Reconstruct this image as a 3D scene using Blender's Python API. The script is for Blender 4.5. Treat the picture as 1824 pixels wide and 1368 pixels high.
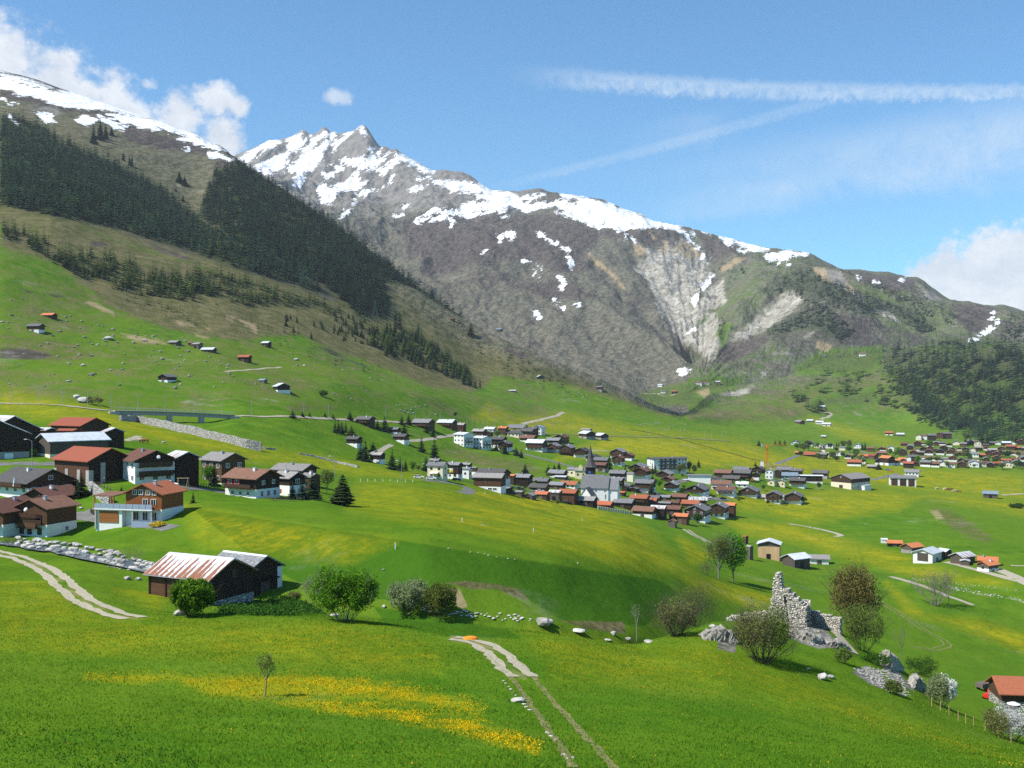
import bpy, math, random
import numpy as np
from mathutils import Vector
for ob in list(bpy.data.objects): bpy.data.objects.remove(ob)
SC = bpy.context.scene
COL = SC.collection
R = math.radians
F, CX, CY = 1956.0, 912.0, 684.0       # focal length and centre, in pixels of a 1824 px wide frame

# ------------------------------------------------------------------ camera
cam = bpy.data.cameras.new('camera'); camo = bpy.data.objects.new('camera', cam); COL.objects.link(camo)
camo.location = (0, 0, 0); camo.rotation_euler = (R(90), 0, 0)
cam.sensor_fit = 'HORIZONTAL'; cam.sensor_width = 36.0; cam.lens = 36.0*F/1824
cam.clip_start = 0.5; cam.clip_end = 60000
SC.camera = camo

# ------------------------------------------------------------------ light and exposure
SUN_EL, SUN_AZ = R(50), R(-110)        # azimuth from +Y (view direction) clockwise
sl = bpy.data.lights.new('sun', 'SUN'); sl.energy = 4.6; sl.angle = R(0.53); sl.color = (1.0, 0.95, 0.87)
so = bpy.data.objects.new('sun', sl); COL.objects.link(so)
sd = Vector((math.sin(SUN_AZ)*math.cos(SUN_EL), math.cos(SUN_AZ)*math.cos(SUN_EL), math.sin(SUN_EL)))
so.rotation_euler = (-sd).to_track_quat('-Z', 'Y').to_euler(); so.location = (-3000, 0, 6000)
SC.view_settings.view_transform = 'Standard'; SC.view_settings.look = 'None'
SC.view_settings.exposure = 0.62; SC.view_settings.gamma = 1.0
SC.cycles.max_bounces = 6; SC.cycles.diffuse_bounces = 2; SC.cycles.glossy_bounces = 2
SC.cycles.transparent_max_bounces = 6; SC.cycles.volume_bounces = 0
SC.cycles.use_denoising = False
SC.cycles.sample_clamp_indirect = 2.0; SC.cycles.sample_clamp_direct = 3.0
SC.cycles.use_adaptive_sampling = False
SC.cycles.caustics_reflective = False; SC.cycles.caustics_refractive = False

# ------------------------------------------------------------------ sky (Nishita, with cumulus and contrails by direction)
W = bpy.data.worlds.new('World'); SC.world = W; W.use_nodes = True
nt = W.node_tree; nt.nodes.clear()
class G:
    """tiny node-graph helper: sockets in, sockets out"""
    def __init__(s, tree): s.t = tree
    def n(s, kind, **kw):
        nd = s.t.nodes.new(kind)
        for k, v in kw.items(): setattr(nd, k, v)
        return nd
    def set(s, inp, v):
        if isinstance(v, bpy.types.NodeSocket): s.t.links.new(v, inp)
        elif isinstance(v, (tuple, list)) and inp.type == 'RGBA' and len(v) == 3: inp.default_value = (*v, 1)
        else: inp.default_value = v
    def m(s, op, a, b=0.0, c=0.0, clamp=False):
        nd = s.n('ShaderNodeMath', operation=op, use_clamp=clamp)
        for i, v in enumerate((a, b, c)): s.set(nd.inputs[i], v)
        return nd.outputs[0]
    def ss(s, a, lo, hi):
        nd = s.n('ShaderNodeMapRange', interpolation_type='SMOOTHSTEP')
        for i, v in zip((0, 1, 2), (a, lo, hi)): s.set(nd.inputs[i], v)
        return nd.outputs[0]
    def lin(s, a, lo, hi, o0=0.0, o1=1.0):
        nd = s.n('ShaderNodeMapRange')
        for i, v in enumerate((a, lo, hi, o0, o1)): s.set(nd.inputs[i], v)
        return nd.outputs[0]
    def mix(s, f, a, b, mode='MIX'):
        nd = s.n('ShaderNodeMix', data_type='RGBA', blend_type=mode)
        s.set(nd.inputs[0], f); s.set(nd.inputs[6], a); s.set(nd.inputs[7], b)
        return nd.outputs[2]
    def noise(s, vec, scale, detail=3.0, rough=0.55, dist=0.0, w=None):
        nd = s.n('ShaderNodeTexNoise')
        if vec is not None: s.set(nd.inputs['Vector'], vec)
        nd.inputs['Scale'].default_value = scale; nd.inputs['Detail'].default_value = detail
        nd.inputs['Roughness'].default_value = rough; nd.inputs['Distortion'].default_value = dist
        return nd.outputs[0]
    def vmul(s, vec, v):
        nd = s.n('ShaderNodeVectorMath', operation='MULTIPLY'); s.set(nd.inputs[0], vec); s.set(nd.inputs[1], v)
        return nd.outputs[0]
    def xyz(s, vec):
        nd = s.n('ShaderNodeSeparateXYZ'); s.set(nd.inputs[0], vec); return nd.outputs
    def comb(s, x, y, z):
        nd = s.n('ShaderNodeCombineXYZ')
        for i, v in enumerate((x, y, z)): s.set(nd.inputs[i], v)
        return nd.outputs[0]
g = G(nt)
sky = g.n('ShaderNodeTexSky', sky_type='NISHITA'); sky.sun_disc = False
sky.sun_elevation = SUN_EL; sky.sun_rotation = SUN_AZ; sky.altitude = 1400; sky.air_density = 1.0; sky.dust_density = 0.6; sky.ozone_density = 1.6
tc = g.n('ShaderNodeTexCoord').outputs['Generated']
dx, dy, dz = g.xyz(tc)
az = g.m('ARCTAN2', dx, dy)                                        # azimuth from the valley's axis
hl = g.m('SQRT', g.m('ADD', g.m('MULTIPLY', dx, dx), g.m('MULTIPLY', dy, dy)))
el = g.m('ARCTAN2', dz, hl)
def aze(px, py):
    u, v = (px-CX)/F, (CY-py)/F
    return math.atan(u), math.atan(v/math.hypot(1, u))
ve = g.comb(az, el, 0.0)
w1 = g.m('SUBTRACT', g.noise(ve, 38, 4, 0.6), 0.5); w2 = g.m('SUBTRACT', g.noise(g.vmul(ve, (1.0, 1.0, 1.0)), 95, 5, 0.62), 0.5)
billow = g.m('ADD', g.m('MULTIPLY', w1, 1.5), g.m('MULTIPLY', w2, 0.9))
def blobs(lst):
    out = None
    for (px, py, rx, ry) in lst:
        a0, e0 = aze(px, py)
        a = g.m('DIVIDE', g.m('SUBTRACT', az, a0), rx/F); e = g.m('DIVIDE', g.m('SUBTRACT', el, e0), ry/F)
        d = g.m('SUBTRACT', 1.0, g.m('SQRT', g.m('ADD', g.m('MULTIPLY', a, a), g.m('MULTIPLY', e, e))))
        out = d if out is None else g.m('SMOOTH_MAX', out, d, 0.25)
    return out
left = blobs([(15, 125, 85, 75), (85, 140, 75, 50), (140, 170, 55, 45), (210, 175, 42, 50), (235, 215, 45, 40), (325, 205, 42, 40), (385, 178, 52, 30), (310, 250, 70, 45), (395, 245, 42, 40), (425, 190, 24, 20), (-150, 150, 130, 90)])
wisp = blobs([(602, 173, 32, 16), (265, 150, 18, 12)])
right = blobs([(1745, 500, 110, 65), (1820, 480, 120, 85), (1680, 490, 60, 40), (1640, 520, 45, 40), (1760, 540, 120, 50), (1960, 480, 160, 110)])
cl = g.ss(g.m('ADD', left, g.m('MULTIPLY', billow, 1.15)), -0.22, 0.62)
cw = g.m('MULTIPLY', g.ss(g.m('ADD', wisp, g.m('MULTIPLY', billow, 1.1)), 0.0, 0.8), 0.6)
cr = g.ss(g.m('ADD', right, g.m('MULTIPLY', billow, 0.85)), -0.08, 0.42)
def streak(p0, p1, w0, w1, dens, wob, sc, lo=0.25, hi=0.75, taper=0.12, ragged=0.8):
    a0, e0 = aze(*p0); a1, e1 = aze(*p1)
    L = math.hypot(a1-a0, e1-e0); ca, sa = (a1-a0)/L, (e1-e0)/L
    pa, pe = g.m('SUBTRACT', az, a0), g.m('SUBTRACT', el, e0)
    t = g.m('DIVIDE', g.m('ADD', g.m('MULTIPLY', pa, ca), g.m('MULTIPLY', pe, sa)), L)
    q = g.m('SUBTRACT', g.m('MULTIPLY', pe, ca), g.m('MULTIPLY', pa, sa))
    nz = g.noise(g.comb(g.m('MULTIPLY', t, L*sc), g.m('MULTIPLY', q, sc*0.8), p0[1]), 1.0, 6, 0.7, 0.5)
    q2 = g.m('ADD', q, g.m('MULTIPLY', g.m('SUBTRACT', nz, 0.5), wob/F))
    wd = g.lin(t, 0.0, 1.0, w0/F, w1/F)
    prof = g.m('SUBTRACT', 1.0, g.m('DIVIDE', g.m('ABSOLUTE', q2), wd), clamp=True)
    ends = g.m('MULTIPLY', g.ss(t, 0.0, taper*2), g.ss(t, 1.0, 1.0-taper))
    body = g.m('MULTIPLY', g.ss(prof, 0.0, 0.75), ends)
    return g.m('MULTIPLY', g.m('MULTIPLY', body, g.lin(nz, lo, hi, 1.0-ragged, 1.0)), dens)
c1 = streak((880, 128), (2050, 158), 25, 16, 0.58, 30, 110, lo=0.3, hi=0.65, ragged=0.75)
c2 = streak((840, 342), (1560, 152), 10, 15, 0.30, 14, 190, ragged=0.9)
c3 = streak((1040, 325), (2250, 195), 40, 120, 0.78, 90, 26, taper=0.38, ragged=0.9)
c4 = streak((1080, 385), (1480, 335), 30, 40, 0.35, 50, 24, taper=0.3)
c5 = streak((1080, 260), (1330, 215), 40, 40, 0.28, 60, 22, taper=0.4)
front = g.ss(dy, 0.05, 0.2)
cum = g.m('MULTIPLY', g.m('MAXIMUM', g.m('MAXIMUM', cl, cr), cw), front)
cir = g.m('MULTIPLY', g.m('MAXIMUM', c1, g.m('ADD', g.m('MAXIMUM', c2, c4), g.m('ADD', c3, c5))), front)
cum = g.m('MULTIPLY', cum, 0.93, clamp=True); cir = g.m('MULTIPLY', cir, 1.0, clamp=True)
hs = g.n('ShaderNodeHueSaturation'); g.set(hs.inputs['Color'], sky.outputs[0]); hs.inputs['Saturation'].default_value = 1.0; hs.inputs['Value'].default_value = 1.0
SKY_K = 0.13
cshade = g.mix(g.lin(g.m('ADD', g.noise(ve, 26, 5, 0.6), g.m('MULTIPLY', w2, 0.4)), 0.35, 0.65), (0.50/SKY_K, 0.53/SKY_K, 0.58/SKY_K), (0.64/SKY_K, 0.655/SKY_K, 0.68/SKY_K))
tint = g.mix(1.0, hs.outputs[0], (0.42, 0.75, 0.90), 'MULTIPLY')
c = g.mix(cir, tint, (0.50/SKY_K, 0.58/SKY_K, 0.66/SKY_K))
c = g.mix(cum, c, cshade)
bg = g.n('ShaderNodeBackground'); g.set(bg.inputs[0], c); bg.inputs[1].default_value = SKY_K
out = g.n('ShaderNodeOutputWorld'); nt.links.new(bg.outputs[0], out.inputs[0])

# ------------------------------------------------------------------ terrain: feature lines (px, py, depth in m) from near to far
rng = np.random.default_rng(7)
ROWS = [
 (0.0, 6, [(-400,1400,4)]),
 (0.05, 12, [(-400,1564,20)]),
 (0.15, 70, [(-400,1368,47),(0,1368,48),(900,1372,50),(1400,1372,58),(1824,1372,72),(2200,1380,80)]),
 (0.25, 60, [(-400,1215,80),(0,1225,82),(500,1232,84),(900,1236,86),(1300,1240,98),(1500,1262,105),(1824,1345,100),(2200,1420,95)]),
 (0.15, 20, [(-400,1100,112),(0,1105,116),(240,1101,120),(480,1090,124),(640,1110,120),(800,1140,110),(900,1133,118),(1000,1126,124),(1150,1146,130),(1230,1122,142),(1270,1108,152),(1330,1106,162),(1450,1112,172),(1500,1128,172),(1560,1162,168),(1620,1202,158),(1660,1240,149),(1700,1266,142),(1824,1316,128),(2200,1420,110)]),
 (0.25, 20, [(-400,1060,135),(0,1055,138),(180,1065,135),(260,1082,133),(380,1090,137),(480,1084,141),(640,1100,138),(800,1120,131),(900,1122,135),(1000,1126,138),(1150,1142,146),(1260,1135,172),(1330,1120,185),(1400,1140,195),(1500,1170,198),(1620,1250,182),(1700,1285,165),(1824,1335,150),(2200,1430,125)]),
 (0.3, 40, [(-400,965,200),(0,975,196),(140,990,183),(280,1018,168),(380,1050,160),(480,1062,158),(560,1066,157),(640,1088,153),(720,1094,152),(820,1098,151),(960,1112,154),(1050,1122,160),(1130,1136,168),(1200,1140,190),(1260,1140,208),(1400,1165,240),(1500,1180,248),(1600,1195,250),(1700,1225,232),(1824,1272,208),(2200,1320,190)]),
 (0.3, 60, [(-400,930,235),(0,957,222),(130,956,222),(200,936,227),(330,905,232),(430,910,218),(600,941,187),(760,966,174),(900,990,178),(1000,1002,190),(1100,1014,215),(1210,1034,258),(1300,1060,295),(1450,1098,310),(1600,1108,330),(1824,1122,352),(2200,1130,350)]),
 (0.35, 40, [(-400,850,300),(0,884,258),(120,874,258),(200,864,258),(300,862,262),(400,880,268),(500,884,272),(560,886,280),(610,897,285),(760,905,295),(900,928,300),(1000,945,305),(1100,958,322),(1180,985,345),(1260,1000,395),(1300,1002,420),(1450,1002,462),(1600,1006,455),(1700,1010,435),(1824,1030,405),(2200,1040,400)]),
 (0.4, 40, [(-400,800,360),(0,826,290),(100,818,300),(200,806,320),(400,822,360),(600,848,400),(750,856,425),(820,866,455),(900,876,492),(1000,892,522),(1100,908,532),(1200,935,515),(1300,925,590),(1450,900,682),(1600,895,722),(1824,918,682),(2200,920,680)]),
 (0.8, 36, [(-400,740,450),(0,765,400),(100,765,400),(200,770,400),(400,792,430),(460,800,440),(600,815,480),(700,815,560),(800,835,600),(880,832,640),(1000,842,660),(1060,840,680),(1140,845,690),(1250,850,740),(1350,852,790),(1450,862,830),(1600,865,880),(1824,880,850),(2200,880,850)]),
 (1.0, 36, [(-400,695,520),(0,718,520),(120,722,515),(205,738,505),(300,758,505),(380,758,520),(420,744,535),(520,743,580),(640,748,680),(750,757,760),(850,770,830),(950,772,900),(1050,777,950),(1200,785,1020),(1300,800,1060),(1400,815,1090),(1480,825,1090),(1600,828,1080),(1824,834,1070),(2200,836,1070)]),
 (2.0, 45, [(-400,630,640),(0,660,620),(200,665,640),(400,668,680),(600,682,760),(750,702,880),(850,715,1000),(950,733,1080),(1100,748,1180),(1220,762,1260),(1300,772,1300),(1450,788,1380),(1600,784,1400),(1700,788,1380),(1824,794,1350),(2200,800,1350)]),
 (4.0, 60, [(-400,430,880),(0,455,880),(150,530,860),(300,575,860),(400,590,880),(550,622,930),(700,660,1020),(800,682,1120),(860,694,1180),(950,704,1250),(1050,718,1300),(1150,738,1350),(1220,750,1400),(1300,760,1550),(1400,762,1650),(1450,750,1750),(1520,752,1780),(1600,755,1780),(1700,762,1650),(1824,775,1550),(2200,780,1550)]),
 (6.0, 50, [(-400,345,1150),(0,370,1150),(100,385,1140),(200,432,1130),(400,498,1130),(560,550,1180),(680,590,1260),(760,620,1320),(850,655,1360),(950,675,1380),(1060,702,1390),(1150,728,1400),(1220,746,1440),(1300,742,1650),(1400,738,1750),(1450,722,1850),(1520,715,1900),(1600,715,1900),(1700,700,1850),(1824,695,1800),(2200,690,1800)]),
 (9.0, 60, [(-400,200,1800),(0,215,1750),(130,262,1700),(250,322,1650),(350,385,1600),(430,345,1700),(500,395,1620),(600,455,1500),(700,520,1450),(760,565,1420),(850,615,1420),(950,650,1400),(1060,688,1410),(1150,720,1415),(1220,743,1470),(1260,728,1750),(1300,715,1850),(1400,695,1950),(1450,680,2000),(1520,668,2050),(1600,660,2050),(1700,640,2000),(1824,640,1950),(2200,630,1950)]),
 (4.0, 50, [(-400,60,2700),(0,125,2650),(60,140,2600),(150,172,2520),(240,203,2450),(330,232,2380),(400,264,2250),(430,289,2100),(470,315,2020),(520,347,1930),(600,402,1800),(650,440,1720),(700,475,1650),(760,522,1580),(830,570,1500),(880,597,1470),(950,628,1440),(1060,671,1430),(1150,713,1430),(1220,742,1500),(1260,700,1900),(1300,690,2000),(1400,672,2100),(1450,650,2200),(1520,635,2250),(1600,625,2250),(1650,612,2250),(1700,615,2200),(1824,610,2150),(2200,600,2150)]),
 (14., 14, [(-400,140,3100),(0,200,3050),(240,280,2950),(400,360,2800),(520,470,2500),(600,540,2300),(700,610,2100),(830,690,1900),(950,720,1800),(1060,730,1780),(1150,735,1780),(1220,715,1850),(1260,690,2050),(1300,690,2100),(1400,690,2200),(1450,660,2300),(1520,648,2330),(1600,640,2350),(1700,640,2350),(1824,640,2350),(2200,640,2350)]),
 (18., 60, [(-400,240,3600),(0,250,3500),(400,400,3300),(520,520,2900),(600,560,2700),(700,610,2500),(830,660,2300),(950,685,2250),(1060,692,2230),(1150,692,2230),(1220,665,2320),(1260,640,2420),(1300,630,2400),(1400,605,2450),(1450,590,2480),(1520,580,2500),(1600,592,2550),(1700,600,2600),(1824,625,2600),(2200,630,2600)]),
 (26., 80, [(-400,250,4200),(0,270,4100),(400,360,4000),(480,380,3900),(600,445,3650),(700,478,3350),(800,500,3200),(900,515,3100),(1000,530,3000),(1100,545,2950),(1180,570,2900),(1230,572,2900),(1255,566,2890),(1290,555,2840),(1350,545,2800),(1420,545,2800),(1500,535,2850),(1560,545,2950),(1600,560,2950),(1700,580,2950),(1824,605,2950),(2200,610,2950)]),
 (30., 60, [(-400,260,5000),(0,290,5000),(400,335,5000),(520,345,4800),(600,372,4600),(700,388,4450),(800,388,4250),(900,380,4150),(1000,385,4050),(1100,408,3900),(1200,432,3850),(1240,470,3850),(1300,468,3700),(1400,480,3600),(1500,500,3600),(1600,512,3600),(1700,560,3550),(1824,585,3500),(2200,590,3500)]),
 (14., 8, [(-400,270,6000),(0,290,6000),(400,285,5900),(430,272,5900),(455,262,5900),(478,251,5900),(498,251,5900),(520,243,5900),(538,231,5900),(545,233,5900),(552,240,5900),(568,235,5800),(575,226,5800),(583,231,5800),(590,236,5800),(596,233,5800),(606,240,5700),(628,233,5600),(640,225,5550),(647,222,5550),(652,225,5550),(660,237,5500),(670,254,5500),(676,262,5450),(685,259,5450),(692,264,5400),(700,268,5400),(706,265,5350),(714,272,5300),(740,288,5250),(770,304,5200),(790,303,5150),(815,304,5100),(835,310,5050),(848,320,5000),(856,327,5000),(878,341,4950),(900,339,4900),(925,341,4900),(945,338,4850),(962,337,4850),(978,342,4800),(1000,346,4800),(1020,347,4750),(1045,353,4700),(1070,354,4650),(1085,359,4650),(1120,375,4600),(1160,390,4500),(1200,401,4450),(1240,410,4400),(1290,423,4350),(1330,434,4300),(1370,443,4250),(1410,446,4200),(1440,450,4200),(1465,462,4150),(1490,474,4150),(1500,478,4150),(1520,480,4150),(1540,482,4150),(1560,487,4150),(1580,485,4150),(1600,490,4150),(1615,494,4150),(1632,493,4100),(1645,500,4100),(1660,512,4100),(1680,528,4050),(1700,538,4050),(1725,537,4050),(1745,542,4000),(1770,545,4000),(1790,544,4000),(1824,553,4000),(1900,560,4000),(2200,575,4000)]),
 (14., 8, [(-400,420,7200),(400,420,7200),(900,450,6300),(1400,520,5600),(1824,600,5400),(2200,620,5400)]),
]
def smooth1(a, k):
    if k < 2: return a
    ker = np.hanning(k+2)[1:-1]; ker /= ker.sum()
    p = np.concatenate([np.full(k, a[0]), a, np.full(k, a[-1])])
    return np.convolve(p, ker, 'same')[k:-k]
# fan of columns: two pixels apart in view, coarser beside it
inx = np.arange(-160, 1985, 2.0)
PXC = np.concatenate([-160-np.cumsum(np.geomspace(4, 160, 46))[::-1], inx, 1984+np.cumsum(np.geomspace(4, 160, 46))])
UC = (PXC-CX)/F
nr = len(ROWS)
dense = np.arange(-600, 2401, 2.0)
Yr = np.zeros((nr, len(PXC))); Zr = np.zeros_like(Yr)
SKYROW = nr-2
for i, (amp, ns, pts) in enumerate(ROWS):
    p = np.array(pts, float)
    py = np.interp(dense, p[:, 0], p[:, 1]); yy = np.interp(dense, p[:, 0], p[:, 2])
    k = 3 if i == SKYROW else 31
    py = smooth1(py, k); yy = smooth1(yy, 41)
    py = np.interp(PXC, dense, py); yy = np.interp(PXC, dense, yy)
    Yr[i] = yy; Zr[i] = (CY-py)/F*yy
for i in range(1, nr): Yr[i] = np.maximum(Yr[i], Yr[i-1]*1.002+0.5)
# monotone cubic along depth
h = np.diff(Yr, axis=0); dl = np.diff(Zr, axis=0)/h
ms = np.zeros_like(Zr); ms[0] = dl[0]; ms[-1] = dl[-1]
for i in range(1, nr-1):
    a, b = dl[i-1], dl[i]; same = a*b > 0
    w1_, w2_ = 2*h[i]+h[i-1], h[i]+2*h[i-1]
    ms[i] = np.where(same, (w1_+w2_)/(w1_/np.where(same, a, 1)+w2_/np.where(same, b, 1)), 0)
Ys, Zs, As, Ts = [], [], [], []
for i in range(nr-1):
    vis = (PXC > -20) & (PXC < 1844)
    p0, p1 = CY-Zr[i]/Yr[i]*F, CY-Zr[i+1]/Yr[i+1]*F
    ns = int(np.clip(np.max((p0-p1)[vis])/(1.7 if i > 15 else 2.2), 6, 90)) if i > 1 else 12
    for s in np.arange(ns)/ns:
        Y = Yr[i]+(Yr[i+1]-Yr[i])*s; t = s
        Z = (2*t**3-3*t**2+1)*Zr[i]+(t**3-2*t**2+t)*h[i]*ms[i]+(-2*t**3+3*t**2)*Zr[i+1]+(t**3-t**2)*h[i]*ms[i+1]
        Ys.append(Y); Zs.append(Z); As.append(ROWS[i][0]*(1-s)+ROWS[i+1][0]*s); Ts.append(i+s)
Ys.append(Yr[-1]); Zs.append(Zr[-1]); As.append(ROWS[-1][0]); Ts.append(nr-1)
YG = np.array(Ys); ZG = np.array(Zs); AG = np.array(As)[:, None]; TG = np.array(Ts)[:, None]
XG = YG*UC[None, :]
# gradient noise
_perm = np.random.default_rng(3).permutation(512); _perm = np.concatenate([_perm]*3)
_ang = np.random.default_rng(4).random(512)*2*math.pi
def perlin(x, y):
    xi, yi = np.floor(x).astype(int), np.floor(y).astype(int); xf, yf = x-xi, y-yi
    u = xf*xf*xf*(xf*(xf*6-15)+10); v = yf*yf*yf*(yf*(yf*6-15)+10)
    def gr(ix, iy, fx, fy):
        a = _ang[_perm[(_perm[ix & 511]+iy) & 511] % 512]; return np.cos(a)*fx+np.sin(a)*fy
    n0 = gr(xi, yi, xf, yf)*(1-u)+gr(xi+1, yi, xf-1, yf)*u
    n1 = gr(xi, yi+1, xf, yf-1)*(1-u)+gr(xi+1, yi+1, xf-1, yf-1)*u
    return (n0*(1-v)+n1*v)*1.5
def fbm(x, y, o=5, lac=2.03, gain=0.5, ridged=False):
    s = np.zeros_like(x); a = 1.0; t = 0
    for k in range(o):
        n = perlin(x+17.3*k, y-9.1*k)
        if ridged: n = 1-2*np.abs(n)
        s += a*n; t += a; a *= gain; x = x*lac; y = y*lac
    return s/t
# base relief: size of the bumps grows with the amplitude given per row
wl = np.interp(AG, [0, 0.15, 0.3, 1, 4, 9, 18, 30], [9, 9, 14, 30, 60, 110, 240, 330])*np.ones_like(XG)
# noise with discrete wavelengths, blended by amplitude
def band(lo, hi):
    return np.clip((AG-lo)/(hi-lo), 0, 1)
ZG += np.minimum(AG, 0.4)*1.3*fbm(XG/11, YG/11, 4)*np.ones_like(AG)
ZG += np.clip(AG-0.3, 0, 5)*0.55*fbm(XG/40, YG/40, 5)
ZG += np.clip(AG-3, 0, 10)*1.0*fbm(XG/120, YG/120, 5)
mt = np.clip((TG-17.0)/1.4, 0, 1)                                   # the far mountain
edge = np.clip((SKYROW-TG)/0.7, 0.0, 1)
gx = XG+120*fbm(XG/700, YG/700, 3); gy = YG+160*fbm(XG/700+9, YG/700, 3)
rid = fbm(gx/520+(YG-3000)*0.0004, gy/1500, 6, ridged=True, gain=0.52)
peak = np.clip((900-PXC)/350, 0, 1)[None, :]
ZG += mt*edge*(rid*(62+55*peak))
ZG += mt*np.clip(edge+0.12, 0, 1)*fbm(XG/110, YG/150, 5, ridged=True)*(15+12*peak)
# the eroded funnel above the gorge: rills converge on it
def pyof(): return CY-ZG/YG*F
PYG = pyof(); PXG = np.ones_like(YG)*PXC[None, :]
def seg_d(px, py, a, b):
    ax, ay = a; bx, by = b; L2 = (bx-ax)**2+(by-ay)**2
    t = np.clip(((px-ax)*(bx-ax)+(py-ay)*(by-ay))/L2, 0, 1)
    return np.hypot(px-ax-t*(bx-ax), py-ay-t*(by-ay)), t
far = TG > 17.2
for (a, b, wdt, dep) in [((1180, 425), (1235, 600), 30, 22), ((1275, 470), (1235, 600), 22, 30), ((1235, 590), (1262, 640), 26, 5), ((1320, 470), (1240, 590), 20, 30), ((1130, 440), (1225, 590), 20, 24), ((1060, 470), (1110, 520), 9, 10), ((1110, 520), (1240, 640), 10, 16), ((1400, 520), (1310, 605), 26, 26)]:
    d, t = seg_d(PXG, PYG, a, b)
    ZG -= np.where(far, dep*np.exp(-(d/wdt)**2), 0)
th_r = np.arctan2(PXG-1246, np.maximum(5, 690-PYG))
rill = fbm(th_r*9, np.hypot(PXG-1246, PYG-690)/150, 5, ridged=True)
dr, _ = seg_d(PXG, PYG, (1215, 440), (1245, 620))
ZG += np.where(far, np.exp(-(dr/75)**2)*rill*12, 0)
# sheet terraces on the avalanche slope and small terracettes on pastures
PYG = pyof()
av = np.exp(-(((PXG-300)/110)**2)-(((PYG-262)/45)**2))*(TG > 13)
ZG += av*3.0*np.sin((ZG)/7.5)
# the gorge of the stream bed: shallow channel along the brook
brook = [(-60, 962), (0, 968), (60, 974), (140, 988), (215, 1002), (290, 1020), (380, 1052), (520, 1064), (600, 1080), (690, 1092), (780, 1100), (900, 1107), (960, 1116), (1050, 1128), (1150, 1148)]
def poly_d(px, py, pts):
    d = None
    for a, b in zip(pts[:-1], pts[1:]):
        q, _ = seg_d(px, py, a, b); d = q if d is None else np.minimum(d, q)
    return d
m = (YG > 120) & (YG < 230) & (PXG > -100) & (PXG < 1200)
ZG[m] -= 0.9*np.exp(-(poly_d(PXG[m], PYG[m]*1.0, brook)/6.0)**2)
# the ruin's rocky knoll
m = (YG > 130) & (YG < 230)
ZG += np.where(m, 1.2*np.exp(-(((PXG-1440)/75)**2)-(((YG-178)/14)**2)), 0)
PYG = pyof()
# crests stay where the feature lines put them: the slope below may not bulge above its own crest
for tc, k_, t0 in ((16, 16.0, 15.0), (SKYROW, 14.0, 20.0)):
    ic = int(np.argmin(np.abs(TG[:, 0]-tc))); rows_ = np.nonzero((TG[:, 0] > t0) & (TG[:, 0] < tc))[0]
    cols_ = np.ones(len(PXC), bool) if tc == SKYROW else PXC < 1215
    for i in rows_:
        lim = PYG[ic]+(tc-TG[i, 0])*k_; p_ = np.where(cols_, np.maximum(PYG[i], lim), PYG[i])
        ZG[i] = (CY-p_)/F*YG[i]
PYG = pyof()
# visibility: running upper envelope along each column
ENV = np.minimum.accumulate(PYG, axis=0)

def pick(px, py, ymin=0.0, ymax=1e9):
    """first ground point met by the sight line through (px, py), as (x, y, z)"""
    fc = np.interp(px, PXC, np.arange(len(PXC))); j = int(fc); f = fc-j; j2 = min(j+1, len(PXC)-1)
    Y = YG[:, j]*(1-f)+YG[:, j2]*f; Z = ZG[:, j]*(1-f)+ZG[:, j2]*f
    P = CY-Z/Y*F
    ok = np.nonzero((P <= py) & (Y >= ymin) & (Y <= ymax))[0]
    if len(ok) == 0:
        sel = np.nonzero((Y >= ymin) & (Y <= ymax))[0]; i = sel[np.argmin(np.abs(P[sel]-py))]; y = Y[i]
    else:
        i = ok[0]; y = Y[i]
        if i > 0 and P[i-1] > py: y = Y[i-1]+(Y[i]-Y[i-1])*(P[i-1]-py)/(P[i-1]-P[i])
    return ((px-CX)/F*y, y, float(np.interp(y, Y, Z)))
def ground(x, y):
    fc = np.interp(x/y*F+CX, PXC, np.arange(len(PXC))); j = int(fc); f = fc-j; j2 = min(j+1, len(PXC)-1)
    return float(np.interp(y, YG[:, j], ZG[:, j])*(1-f)+np.interp(y, YG[:, j2], ZG[:, j2])*f)

# ------------------------------------------------------------------ surface masks (what grows or lies where, and the bank's painted shade)
def inside(px, py, poly, soft):
    """soft polygon membership: 1 inside, 0 outside, 0.5 on the outline"""
    p = np.array(poly, float); res = np.zeros(px.shape)
    m = (px > p[:, 0].min()-soft) & (px < p[:, 0].max()+soft) & (py > p[:, 1].min()-soft) & (py < p[:, 1].max()+soft)
    X, Y = px[m], py[m]
    if X.size == 0: return res
    c = np.zeros(X.shape, bool); d = np.full(X.shape, 1e9)
    for (ax, ay), (bx, by) in zip(p, np.roll(p, -1, axis=0)):
        cr_ = ((ay > Y) != (by > Y))
        with np.errstate(divide='ignore', invalid='ignore'):
            c ^= cr_ & (X < (bx-ax)*(Y-ay)/((by-ay) if by != ay else 1e-9)+ax)
        q, _ = seg_d(X, Y, (ax, ay), (bx, by)); d = np.minimum(d, q)
    res[m] = np.clip(0.5+np.where(c, d, -d)/(2*soft), 0, 1)
    return res
def crop(ox, oy, s, pts): return [(ox+x/s, oy+y/s) for x, y in pts]
LAYERS = {}
def paint(layer, polys, soft=4, val=1.0, ymin=0, ymax=1e9):
    L = LAYERS.setdefault(layer, np.zeros_like(YG)); ok = (YG >= ymin) & (YG <= ymax)
    for p in polys: np.maximum(L, inside(PXG, PYG, p, soft)*val*ok, out=L)
def cut(layer, polys, soft=4, ymin=0, ymax=1e9):
    L = LAYERS[layer]; ok = (YG >= ymin) & (YG <= ymax)
    for p in polys: L *= 1-inside(PXG, PYG, p, soft)*ok
C1 = lambda *p: crop(0, 100, 4, p)
C2 = lambda *p: crop(400, 200, 4, p)
C5 = lambda *p: crop(750, 280, 4, p)
C6 = lambda *p: crop(1100, 380, 4, p)
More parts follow.
